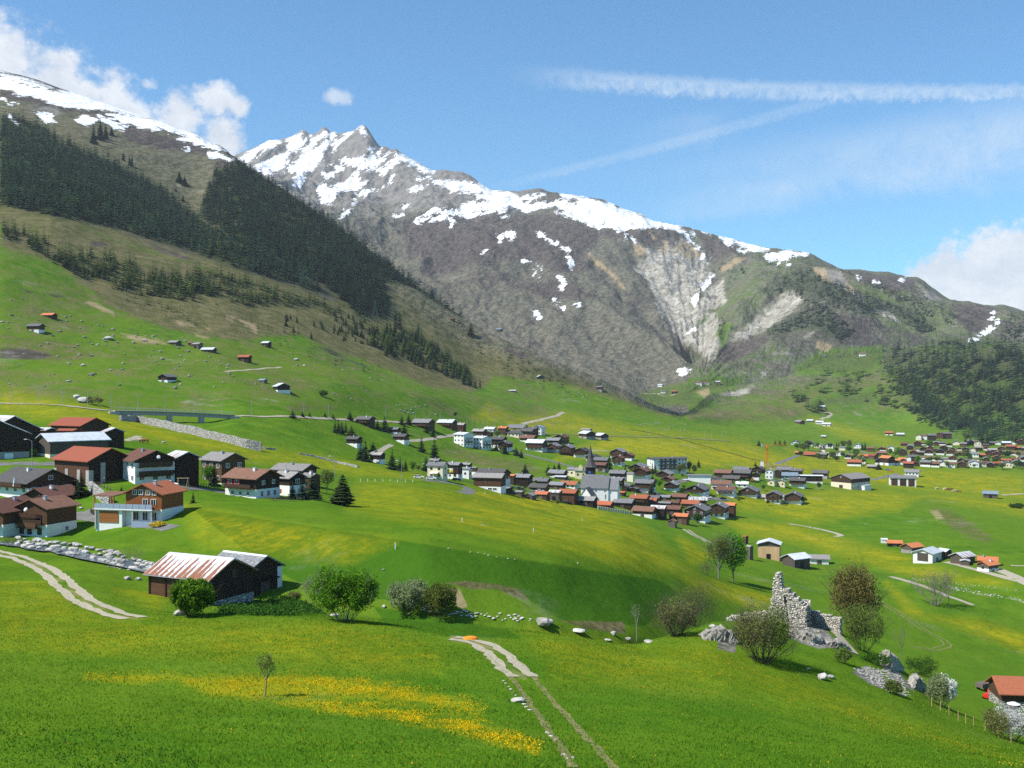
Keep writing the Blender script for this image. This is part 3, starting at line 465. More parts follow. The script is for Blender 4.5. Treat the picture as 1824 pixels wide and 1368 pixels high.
def grid_mesh(name, X, Y, Z, mat, attrs=None):
    ny, nx = X.shape
    me = bpy.data.meshes.new(name)
    co = np.stack([X, Y, Z], -1).reshape(-1, 3).astype(np.float32)
    idx = np.arange(ny*nx).reshape(ny, nx)
    fc = np.stack([idx[:-1, :-1], idx[:-1, 1:], idx[1:, 1:], idx[1:, :-1]], -1).reshape(-1, 4)
    fast_mesh(me, co, fc.reshape(-1), 4)
    if attrs:
        for k, a in attrs.items():
            at = me.attributes.new(k, 'FLOAT_COLOR', 'POINT'); at.data.foreach_set('color', a.reshape(-1).astype(np.float32))
    me.shade_smooth()
    me.materials.append(mat)
    o = bpy.data.objects.new(name, me); COL.objects.link(o)
    return o
def fast_mesh(me, co, loops, per, mats=None):
    nf = len(loops)//per
    me.vertices.add(len(co)); me.vertices.foreach_set('co', np.asarray(co, np.float32).reshape(-1))
    me.loops.add(len(loops)); me.loops.foreach_set('vertex_index', np.asarray(loops, np.int32))
    me.polygons.add(nf); me.polygons.foreach_set('loop_start', np.arange(nf, dtype=np.int32)*per)
    if mats is not None: me.polygons.foreach_set('material_index', np.asarray(mats, np.int32))
    me.update(calc_edges=True); me.validate()
ones = np.ones_like(YG)
L_ = LAYERS
farm = np.clip((TG-14.5)/1.4, 0, 1)*ones
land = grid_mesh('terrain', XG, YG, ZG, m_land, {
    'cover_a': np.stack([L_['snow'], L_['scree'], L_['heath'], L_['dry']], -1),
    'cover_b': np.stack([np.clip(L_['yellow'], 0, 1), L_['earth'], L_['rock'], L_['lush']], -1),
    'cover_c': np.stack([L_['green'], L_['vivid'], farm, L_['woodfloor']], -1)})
land['kind'] = 'structure'; land['label'] = 'alpine valley floor with meadows and mountains around it'
gx_, gy_ = np.meshgrid(np.linspace(-60, 60, 13), np.linspace(-160, 4.2, 12))
bk = grid_mesh('ground', gx_, gy_, -2.1-0.35*(gy_-4.2)*0.0+(4.2-gy_)*0.32-0.0*gx_, m_land)
bk.data.attributes.new('cover_a', 'FLOAT_COLOR', 'POINT'); bk['kind'] = 'structure'; bk['label'] = 'grass slope where the photographer stands'

# ------------------------------------------------------------------ object materials
def simple(name, col, var=0.25, rough=0.85, nscale=1.5, planks=0.0, axis='z', rows=0.0, metal=0.0, col2=None, bumpk=0.0, coord='Object', wear=0.35):
    m, q, b = newmat(name)
    tcn = q.n('ShaderNodeTexCoord'); v = tcn.outputs[coord]
    oi = q.n('ShaderNodeObjectInfo').outputs['Random']
    n = q.noise(v, nscale, 5, 0.65)
    c2 = col2 if col2 else tuple(x*0.55 for x in col)
    c = q.mix(q.m('MULTIPLY', q.ss(n, 0.38, 0.68), wear*2, clamp=True), col, c2)
    hgt = n
    if planks:
        x, y, z = q.xyz(v)
        s = {'z': z, 'xy': q.m('ADD', x, y), 'x': x, 'y': y}[axis]
        fr = q.m('FRACT', q.m('MULTIPLY', s, 1/planks))
        gap = q.m('LESS_THAN', fr, 0.16)
        idn = q.n('ShaderNodeTexWhiteNoise', noise_dimensions='1D'); q.set(idn.inputs['W'], q.m('FLOOR', q.m('MULTIPLY', s, 1/planks)))
        st = q.noise(q.vmul(v, {'z': (0.6, 0.6, 9), 'xy': (6, 6, 0.5), 'x': (9, 1, 1), 'y': (1, 9, 1)}[axis]), 1.3, 4, 0.6)
        c = q.mix(q.m('MULTIPLY', st, 0.55), c, tuple(min(1, x*1.9) for x in col))
        c = q.mix(q.m('MULTIPLY', idn.outputs[0], 0.35), c, tuple(x*0.5 for x in col))
        c = q.mix(q.m('MULTIPLY', gap, 0.75), c, tuple(x*0.2 for x in col))
        hgt = q.m('SUBTRACT', 1.0, gap)
    if rows:
        x, y, z = q.xyz(v)
        fr = q.m('FRACT', q.m('MULTIPLY', z, 1/rows))
        c = q.mix(q.m('MULTIPLY', q.ss(fr, 0.7, 1.0), 0.45), c, tuple(x_*0.4 for x_ in col))
        idn = q.n('ShaderNodeTexVoronoi'); q.set(idn.inputs['Vector'], q.vmul(v, (2.2, 2.2, 1.0/rows))); idn.inputs['Scale'].default_value = 1.0
        c = q.mix(q.m('MULTIPLY', idn.outputs['Color'], 0.22), c, tuple(min(1, x_*1.5) for x_ in col))
    hv = q.n('ShaderNodeHueSaturation'); q.set(hv.inputs['Color'], c); q.set(hv.inputs['Value'], q.lin(oi, 0, 1, 1-var, 1+var))
    q.set(hv.inputs['Hue'], q.lin(oi, 0, 1, 0.493, 0.507))
    q.set(b.inputs['Base Color'], hv.outputs[0]); b.inputs['Roughness'].default_value = rough; b.inputs['Metallic'].default_value = metal
    if bumpk: bump(q, b, hgt, 0.6, bumpk)
    return m
simple('wood_black', (0.036, 0.023, 0.016), planks=0.24, bumpk=0.05)
simple('wood_brown', (0.070, 0.040, 0.024), planks=0.24, bumpk=0.05)
simple('wood_rust', (0.105, 0.053, 0.029), planks=0.26, bumpk=0.05)
simple('wood_orange', (0.30, 0.115, 0.035), planks=0.22, bumpk=0.04, wear=0.2)
simple('wood_grey', (0.120, 0.098, 0.080), planks=0.26, axis='xy', bumpk=0.04)
simple('wood_pale', (0.46, 0.30, 0.17), planks=0.3, axis='xy', bumpk=0.03, wear=0.15)
simple('plaster_white', (0.78, 0.775, 0.75), var=0.06, wear=0.15, nscale=0.8, col2=(0.60, 0.59, 0.56))
simple('plaster_cream', (0.74, 0.67, 0.50), var=0.06, wear=0.15)
simple('plaster_yellow', (0.76, 0.66, 0.40), var=0.05, wear=0.15)
simple('plaster_blue', (0.42, 0.47, 0.52), var=0.08, wear=0.15)
simple('concrete', (0.40, 0.39, 0.37), var=0.1, nscale=2, wear=0.3)
simple('roof_slate', (0.185, 0.185, 0.19), rows=0.22, var=0.3, bumpk=0.0)
simple('roof_dark', (0.10, 0.095, 0.092), rows=0.22, var=0.3)
simple('roof_grey', (0.28, 0.265, 0.25), rows=0.22, var=0.2)
simple('roof_brown', (0.175, 0.088, 0.062), rows=0.2, var=0.25)
simple('roof_red', (0.300, 0.088, 0.048), rows=0.2, var=0.2, col2=(0.22, 0.08, 0.05))
simple('roof_orange', (0.50, 0.165, 0.070), rows=0.2, var=0.15, col2=(0.36, 0.13, 0.07))
simple('roof_silver', (0.56, 0.60, 0.64), var=0.12, rough=0.5, planks=0.0, nscale=0.7, col2=(0.42, 0.44, 0.46), wear=0.4)
simple('roof_white', (0.74, 0.76, 0.78), var=0.05, rough=0.6, wear=0.2)
simple('roof_blue', (0.21, 0.27, 0.34), var=0.1, rough=0.6)
simple('metal_grey', (0.36, 0.38, 0.40), var=0.05, rough=0.5)
simple('metal_green', (0.10, 0.16, 0.11), var=0.05, rough=0.6)
simple('paint_orange', (0.75, 0.26, 0.02), var=0.03, rough=0.5, wear=0.1)
simple('paint_red', (0.60, 0.04, 0.02), var=0.03, rough=0.5, wear=0.1)
simple('paint_white', (0.82, 0.82, 0.82), var=0.03, rough=0.4, wear=0.05)
simple('paint_blue', (0.05, 0.12, 0.42), var=0.03, rough=0.4, wear=0.05)
simple('paint_yellow', (0.82, 0.58, 0.03), var=0.03, rough=0.5, wear=0.05)
simple('paint_black', (0.015, 0.015, 0.016), var=0.05, rough=0.4)
simple('asphalt', (0.17, 0.168, 0.16), var=0.02, nscale=0.5, wear=0.3)
simple('gravel', (0.42, 0.37, 0.28), var=0.02, nscale=2.5, wear=0.5, col2=(0.24, 0.22, 0.17), bumpk=0.04)
simple('gravel_worn', (0.42, 0.37, 0.275), var=0.02, nscale=3.5, wear=0.32, col2=(0.20, 0.19, 0.10), bumpk=0.04)
simple('boulder_stone', (0.36, 0.345, 0.315), var=0.35, nscale=1.6, wear=0.5, col2=(0.17, 0.165, 0.15), bumpk=0.15)
simple('rock_dark', (0.34, 0.32, 0.275), var=0.15, nscale=1.4, wear=0.5, col2=(0.15, 0.14, 0.12), bumpk=0.15)
simple('pale_stone', (0.47, 0.45, 0.41), var=0.2, nscale=1.2, wear=0.45, col2=(0.33, 0.31, 0.28), bumpk=0.15)
simple('hide_brown', (0.22, 0.09, 0.035), var=0.2, wear=0.2)
simple('hide_pale', (0.62, 0.54, 0.42), var=0.15, wear=0.3)
def rust_sheets(name, metal, share, period):
    m, q, b = newmat(name)
    tcn = q.n('ShaderNodeTexCoord'); v = tcn.outputs['Object']; gen = q.xyz(tcn.outputs['Generated'])
    x, y, z = q.xyz(v)
    s = q.m('MULTIPLY', x, 1/period); fr = q.m('FRACT', s)
    wn = q.n('ShaderNodeTexWhiteNoise', noise_dimensions='1D'); q.set(wn.inputs['W'], q.m('FLOOR', s))
    n = q.noise(q.vmul(v, (1.0, 0.5, 0.5)), 2.2, 5, 0.7)
    up = gen[2]
    # each sheet rusts from its lapped edge; the ridge keeps its zinc
    lim = q.m('ADD', q.lin(up, 0.0, 1.0, 1.10, 0.22), q.m('MULTIPLY', q.m('SUBTRACT', wn.outputs[0], 0.5), 0.55))
    k = q.m('SUBTRACT', q.m('ADD', lim, q.m('MULTIPLY', q.m('SUBTRACT', n, 0.5), 0.9)), fr)
    rs = q.m('MULTIPLY', q.ss(k, 0.02, 0.14), q.ss(q.m('ADD', up, q.m('MULTIPLY', q.m('SUBTRACT', n, 0.5), 0.3)), 0.94, 0.82))
    rs = q.m('MULTIPLY', rs, share)
    rc = q.mix(n, (0.16, 0.055, 0.028), (0.36, 0.17, 0.10))
    base = q.mix(q.ss(q.noise(v, 0.9, 4, 0.6), 0.4, 0.65), metal, tuple(x_*0.78 for x_ in metal))
    c = q.mix(rs, base, rc)
    c = q.mix(q.m('MULTIPLY', q.m('LESS_THAN', fr, 0.05), 0.35), c, (0.12, 0.11, 0.10))
    q.set(b.inputs['Base Color'], c); b.inputs['Roughness'].default_value = 0.6
    return m
rust_sheets('roof_rusty', (0.60, 0.62, 0.65), 1.0, 0.95)
rust_sheets('roof_streaked', (0.56, 0.58, 0.60), 0.6, 2.2)
def patched():
    m, q, b = newmat('roof_patched'); v = q.n('ShaderNodeTexCoord').outputs['Object']
    c = q.mix(q.ss(q.noise(v, 1.1, 4, 0.7), 0.47, 0.53), (0.16, 0.15, 0.14), (0.58, 0.58, 0.57)); q.set(b.inputs['Base Color'], c)
patched()
def slate_old():
    m, q, b = newmat('roof_lichen'); tcn = q.n('ShaderNodeTexCoord'); v = tcn.outputs['Object']; up = q.xyz(tcn.outputs['Generated'])[2]
    br = q.n('ShaderNodeTexVoronoi'); q.set(br.inputs['Vector'], q.vmul(v, (2.0, 3.2, 3.2))); br.inputs['Scale'].default_value = 1.0
    c = q.mix(br.outputs['Color'], (0.13, 0.135, 0.14), (0.27, 0.275, 0.28))
    c = q.mix(q.ss(q.noise(v, 3.5, 4, 0.7), 0.58, 0.66), c, (0.58, 0.58, 0.56))
    c = q.mix(q.ss(up, 0.90, 0.93), c, (0.66, 0.70, 0.73))
    q.set(b.inputs['Base Color'], c)
slate_old()
def glassm():
    m, q, b = newmat('glass'); b.inputs['Base Color'].default_value = (0.018, 0.022, 0.028, 1); b.inputs['Roughness'].default_value = 0.08; b.inputs['Specular IOR Level'].default_value = 0.6
    m, q, b = newmat('solar_glass'); b.inputs['Base Color'].default_value = (0.30, 0.36, 0.46, 1); b.inputs['Roughness'].default_value = 0.12; b.inputs['Specular IOR Level'].default_value = 0.6
glassm()
def masonry(name, c1, c2, sc, joint=0.25):
    m, q, b = newmat(name); v = q.n('ShaderNodeTexCoord').outputs['Object']
    vv = q.n('ShaderNodeVectorMath', operation='ADD'); q.set(vv.inputs[0], v)
    nz = q.n('ShaderNodeTexNoise'); nz.inputs['Scale'].default_value = 2.0; q.set(nz.inputs['Vector'], v)
    sc_ = q.n('ShaderNodeVectorMath', operation='SCALE'); q.set(sc_.inputs[0], nz.outputs['Color']); sc_.inputs['Scale'].default_value = 0.3; q.set(vv.inputs[1], sc_.outputs[0])
    pv_ = q.vmul(vv.outputs[0], (sc, sc, sc*1.7))
    a = q.n('ShaderNodeTexVoronoi', feature='DISTANCE_TO_EDGE'); q.set(a.inputs['Vector'], pv_); a.inputs['Scale'].default_value = 1.0
    a2 = q.n('ShaderNodeTexVoronoi'); q.set(a2.inputs['Vector'], pv_); a2.inputs['Scale'].default_value = 1.0
    c = q.mix(q.xyz(a2.outputs['Color'])[0], c1, c2)
    c = q.mix(q.m('MULTIPLY', q.ss(q.noise(v, 0.5, 4, 0.6), 0.45, 0.7), 0.5), c, tuple(x*0.7 for x in c1))
    c = q.mix(q.m('MULTIPLY', q.ss(a.outputs['Distance'], 0.12, 0.02), 0.75), c, (0.07, 0.062, 0.05))
    q.set(b.inputs['Base Color'], c); bump(q, b, q.ss(a.outputs['Distance'], 0.0, 0.25), 0.9, 0.15)
masonry('ruin_stone', (0.60, 0.55, 0.45), (0.86, 0.80, 0.69), 2.6)
masonry('wall_stone', (0.34, 0.33, 0.30), (0.52, 0.50, 0.46), 1.1)

# ------------------------------------------------------------------ mesh building
class MB:
    def __init__(s): s.v = []; s.f = []; s.mi = []; s.mats = []
    def mat(s, name):
        if name not in s.mats: s.mats.append(name)
        return s.mats.index(name)
    def add(s, vs, fs, mat):
        k = len(s.v); s.v += [tuple(v) for v in vs]; s.f += [tuple(i+k for i in f) for f in fs]; s.mi += [s.mat(mat)]*len(fs); return s
    def box(s, x0, y0, z0, x1, y1, z1, mat):
        return s.add([(x0,y0,z0),(x1,y0,z0),(x1,y1,z0),(x0,y1,z0),(x0,y0,z1),(x1,y0,z1),(x1,y1,z1),(x0,y1,z1)], [(0,3,2,1),(4,5,6,7),(0,1,5,4),(1,2,6,5),(2,3,7,6),(3,0,4,7)], mat)
    def tube(s, p, q, r0, r1=None, mat='metal_grey', n=6):
        r1 = r0 if r1 is None else r1
        p, q = Vector(p), Vector(q); d = (q-p).normalized(); a = d.orthogonal().normalized(); b2 = d.cross(a)
        vs = []
        for c_, r in ((p, r0), (q, r1)):
            for i in range(n):
                t = 2*math.pi*i/n; vs.append(c_+(a*math.cos(t)+b2*math.sin(t))*r)
        fs = [(i, (i+1) % n, n+(i+1) % n, n+i) for i in range(n)]+[tuple(range(n))[::-1], tuple(range(n, 2*n))]
        return s.add(vs, fs, mat)
    def mesh(s, name, smooth=False):
        me = bpy.data.meshes.new(name); me.from_pydata(s.v, [], s.f)
        for m in s.mats: me.materials.append(MATS[m])
        me.polygons.foreach_set('material_index', s.mi)
        if smooth: me.shade_smooth()
        me.update(); return me
    def build(s, name, parent=None, loc=None, smooth=False): return link(name, s.mesh(name, smooth), parent, loc)
def link(name, me, parent=None, loc=None, rz=None):
    o = bpy.data.objects.new(name, me); COL.objects.link(o)
    if parent is not None: o.parent = parent
    if loc is not None: o.location = loc
    if rz is not None: o.rotation_euler = (0, 0, rz)
    return o
def tag(o, label, cat, group=None, kind=None):
    o['label'] = label; o['category'] = cat
    if group: o['group'] = group
    if kind: o['kind'] = kind
    return o
def thing(name, label, cat, loc, rz=0.0, group=None):
    o = bpy.data.objects.new(name, None); COL.objects.link(o); o.empty_display_size = 0.5
    o.location = loc; o.rotation_euler = (0, 0, rz); return tag(o, label, cat, group)
def struct(o, label):
    o['kind'] = 'structure'; o['label'] = label; return o

# windows share their meshes; each window is an object of its own
WIN = {}
def win_mesh(w, h_, frame='paint_white', bars=True):
    k = (round(w, 1), round(h_, 1), frame)
    if k not in WIN:
        p = MB(); p.box(-w/2, -0.02, -h_/2, w/2, 0.05, h_/2, 'glass')
        f = MB(); t = 0.09
        f.box(-w/2-t, -0.06, -h_/2-t, w/2+t, 0.05, -h_/2, frame); f.box(-w/2-t, -0.06, h_/2, w/2+t, 0.05, h_/2+t, frame)
        f.box(-w/2-t, -0.06, -h_/2, -w/2, 0.05, h_/2, frame); f.box(w/2, -0.06, -h_/2, w/2+t, 0.05, h_/2, frame)
        f.box(-0.035, -0.05, -h_/2, 0.035, 0.0, h_/2, frame)
        WIN[k] = (p.mesh('window'), f.mesh('frame'))
    return WIN[k]
def add_window(par, x, y, z, rz, w=1.0, h_=1.1, frame='paint_white', sub=True, shutter=None):
    me, fm_ = win_mesh(w, h_, frame)
    o = link('window', me, par, (x, y, z), rz)
    if sub: link('frame', fm_, o)
    if shutter:
        for s in (-1, 1):
            sh = MB(); sh.box(s*(w/2+0.14)-(0 if s > 0 else 0.42), -0.07, -h_/2, s*(w/2+0.14)+(0.42 if s > 0 else 0), 0.03, h_/2, shutter)
            sh.build('shutter', o)
    return o
ROOFN = {'sl': ('roof_slate', 'slate grey'), 'dk': ('roof_dark', 'dark'), 'gr': ('roof_grey', 'pale grey'), 'si': ('roof_silver', 'silver'), 'rd': ('roof_red', 'red'), 'or': ('roof_orange', 'orange'), 'rb': ('roof_brown', 'brown'), 'rs': ('roof_streaked', 'rust streaked'), 'bl': ('roof_blue', 'blue'), 'wh': ('roof_white', 'white'), 'pa': ('roof_patched', 'patchy white'), 'ru': ('roof_rusty', 'rusty sheet'), 'li': ('roof_lichen', 'old slate')}
WALLN = {'bk': ('wood_black', 'black wooden'), 'br': ('wood_brown', 'brown wooden'), 'rw': ('wood_rust', 'reddish wooden'), 'ow': ('wood_orange', 'orange wooden'), 'gw': ('wood_grey', 'grey wooden'), 'lw': ('wood_pale', 'pale timber'), 'wh': ('plaster_white', 'white'), 'cr': ('plaster_cream', 'cream'), 'ye': ('plaster_yellow', 'yellow'), 'bg': ('plaster_blue', 'grey blue'), 'co': ('concrete', 'grey')}
BASEN = {'w': 'plaster_white', 's': 'wall_stone', 'c': 'concrete', 'k': 'plaster_cream'}
YAW = {'L': -25, 'l': -12, 'R': 32, 'G': 68, 'g': 80, 'D': -62}
HOUSES = []
def house(x0, x1, y0, y1, typ, roof, wall, base='', kind='h', label=None, name=None, cat=None, group=None, k=None, yaw=None, pitch=24, ov=0.7, hb=None, ymin=0, win='auto', chim=True, balc='', parts=None, dw=0, ymax=1e9, zoff=0.0, depth=1.0):
    """a gabled building whose outline in view spans x0..x1, from the ridge y0 to the foot y1"""
    th = R(YAW[typ] if yaw is None else yaw); cx = (x0+x1)/2
    X, Y, Z = pick(cx, y1, ymin, ymax); px_m = Y/F
    k = k or {'L': 1.35, 'l': 1.4, 'R': 1.3, 'G': 1.25, 'g': 1.2, 'D': 1.3}[typ]
    wm = (x1-x0)*px_m; c_, s_ = abs(math.cos(th)), abs(math.sin(th))
    ov = min(ov, wm*0.07)
    Wd = max(1.2, (wm*1.12-1.2*ov*(c_+s_))/(k*c_+s_)); Ln = k*Wd; Wd *= depth
    X, Y = X+0.0, Y+(Ln*s_+Wd*c_)*0.5
    X = (cx-CX)/F*Y
    Hm = (CY-y0)/F*Y-Z; rise = Wd/2*math.tan(R(pitch))
    # the ridge stands half the house behind its foot, seen from above
    Hm = max(Hm-0.0, 2.2); hw = Hm-rise-0.12
    if hw < 1.7: rise = max(0.35, Hm-1.8); hw = Hm-rise-0.12
    loc = (X, Y, Z+zoff)
    t = thing(name or {'h': 'chalet', 'b': 'barn', 'a': 'apartment_house', 's': 'shed', 'w': 'workshop_building'}[kind], label or '', cat or {'h': 'house', 'b': 'barn', 'a': 'apartment block', 's': 'shed', 'w': 'workshop'}[kind], loc, th, group)
    l2, w2 = Ln/2, Wd/2; small = (x1-x0) < 15
    wmn = WALLN[wall][0]; hbz = hb if hb is not None else ((min(2.4, hw*0.45) if base else -0.4))
    wl_ = MB(); z0 = hbz if base else -3.5
    wl_.add([(-l2,-w2,z0),(l2,-w2,z0),(l2,w2,z0),(-l2,w2,z0),(-l2,-w2,hw),(l2,-w2,hw),(l2,w2,hw),(-l2,w2,hw),(-l2,0,hw+rise),(l2,0,hw+rise)], [(0,1,5,4),(2,3,7,6),(1,2,6,9,5),(3,0,4,8,7)], wmn)
    wl_.build('wall', t)
    if base:
        e = 0.05; bm_ = MB(); bm_.box(-l2-e, -w2-e, -4.0, l2+e, w2+e, hbz, BASEN[base]); bm_.build('base', t)
    sl_ = rise/w2; th_ = 0.20; ox = ov; oy = ov
    def roofslab(mb, l_, sgn):
        ye, ze = sgn*(w2+oy), hw+rise-sl_*(w2+oy)+0.06; zr = hw+rise+0.06
        vs = [(-l_,0,zr),(l_,0,zr),(l_,ye,ze),(-l_,ye,ze),(-l_,0,zr+th_),(l_,0,zr+th_),(l_,ye,ze+th_),(-l_,ye,ze+th_)]
        fs = [(0,1,2,3),(7,6,5,4),(1,0,4,5),(2,1,5,6),(3,2,6,7),(0,3,7,4)]
        if sgn > 0: fs = [f[::-1] for f in fs]
        mb.add(vs, fs, ROOFN[roof][0])
    rf = MB(); roofslab(rf, l2+ox, -1); roofslab(rf, l2+ox, 1); rfo = rf.build('roof', t)
    if chim and kind in 'ha' and not small:
        ch = MB(); cxp = l2*random.uniform(-0.5, 0.4); cyp = -w2*0.25; cz = hw+rise-sl_*abs(cyp)
        ch.box(cxp-0.3, cyp-0.3, cz-0.3, cxp+0.3, cyp+0.3, cz+0.95, 'plaster_white' if random.random() < 0.5 else 'metal_grey'); ch.box(cxp-0.38, cyp-0.38, cz+0.95, cxp+0.38, cyp+0.38, cz+1.05, 'metal_grey')
        ch.build('chimney', rfo)
    gs = -1 if typ in 'RGg' else 1       # which gable shows
    sub = (x1-x0) > 40
    if win == 'auto' and kind in 'haw' and not small:
        fl = max(1, int(hw/2.55)); dz = hw/fl
        mw = 14 if (x1-x0) > 26 else 6
        cnt = 0
        lit = 'paint_white'
        sides = [('g', Wd), ('f', Ln)] if typ in 'Gg' else [('f', Ln), ('g', Wd)]
        for sd_, ln in sides:
            nc = max(1, int(ln/2.7))
            for fi in range(fl):
                zc = dz*(fi+0.55)
                for ci in range(nc):
                    if cnt >= mw: break
                    u = (ci+0.5)/nc*ln-ln/2
                    if sd_ == 'f': add_window(t, u, -w2-0.07, zc, 0, 1.05, 1.05, lit, sub)
                    else: add_window(t, gs*(l2+0.07), u, zc, gs*math.pi/2, 1.05, 1.05, lit, sub)
                    cnt += 1
        if rise > 2.2 and cnt < 15: add_window(t, gs*(l2+0.07), 0, hw+rise*0.3, gs*math.pi/2, 1.0, 0.9, lit, sub)
    if kind == 'b' and not small:
        d_ = MB(); d_.box(-0.9, -0.06, -0.5, 0.9, 0.03, min(2.2, hw*0.7), 'paint_black' if wall in ('lw', 'gw') else 'wood_grey')
        d_.build('door', t, (0, -w2-0.03, 0) if typ not in 'Gg' else (gs*(l2+0.03), 0, 0)).rotation_euler = (0, 0, 0 if typ not in 'Gg' else gs*math.pi/2)
    bl = balc or ('g' if kind == 'h' and typ in 'Gg' and (x1-x0) > 24 else ('f' if kind == 'h' and (x1-x0) > 30 and hw > 4 and random.random() < 0.4 else ''))
    if bl:
        bmat = 'wood_brown' if wall not in ('ow',) else 'wood_orange'
        zb = max(2.3, hbz+0.1) if hw > 3.6 else hw*0.55
        bb = MB()
        if bl == 'f':
            bb.box(-l2*0.85, -w2-1.25, zb-0.14, l2*0.85, -w2-0.1, zb, bmat); bb.box(-l2*0.85, -w2-1.25, zb+0.12, l2*0.85, -w2-1.18, zb+0.95, bmat)
            bb.box(-l2*0.85, -w2-1.18, zb+0.12, -l2*0.85+0.07, -w2-0.1, zb+0.95, bmat); bb.box(l2*0.85-0.07, -w2-1.18, zb+0.12, l2*0.85, -w2-0.1, zb+0.95, bmat)
        else:
            xa, xb = sorted((gs*(l2+0.1), gs*(l2+1.25))); xr0, xr1 = sorted((gs*(l2+1.18), gs*(l2+1.25)))
            bb.box(xa, -w2*0.9, zb-0.14, xb, w2*0.9, zb, bmat); bb.box(xr0, -w2*0.9, zb+0.12, xr1, w2*0.9, zb+0.95, bmat)
        bb.build('balcony', t)
    rec = dict(o=t, cx=cx, y1=y1, roof=roof, wall=wall, base=base, kind=kind, l2=l2, w2=w2, hw=hw, rise=rise, gs=gs, Y=Y, hb=hbz, roofo=rfo)
    HOUSES.append(rec)
    return rec

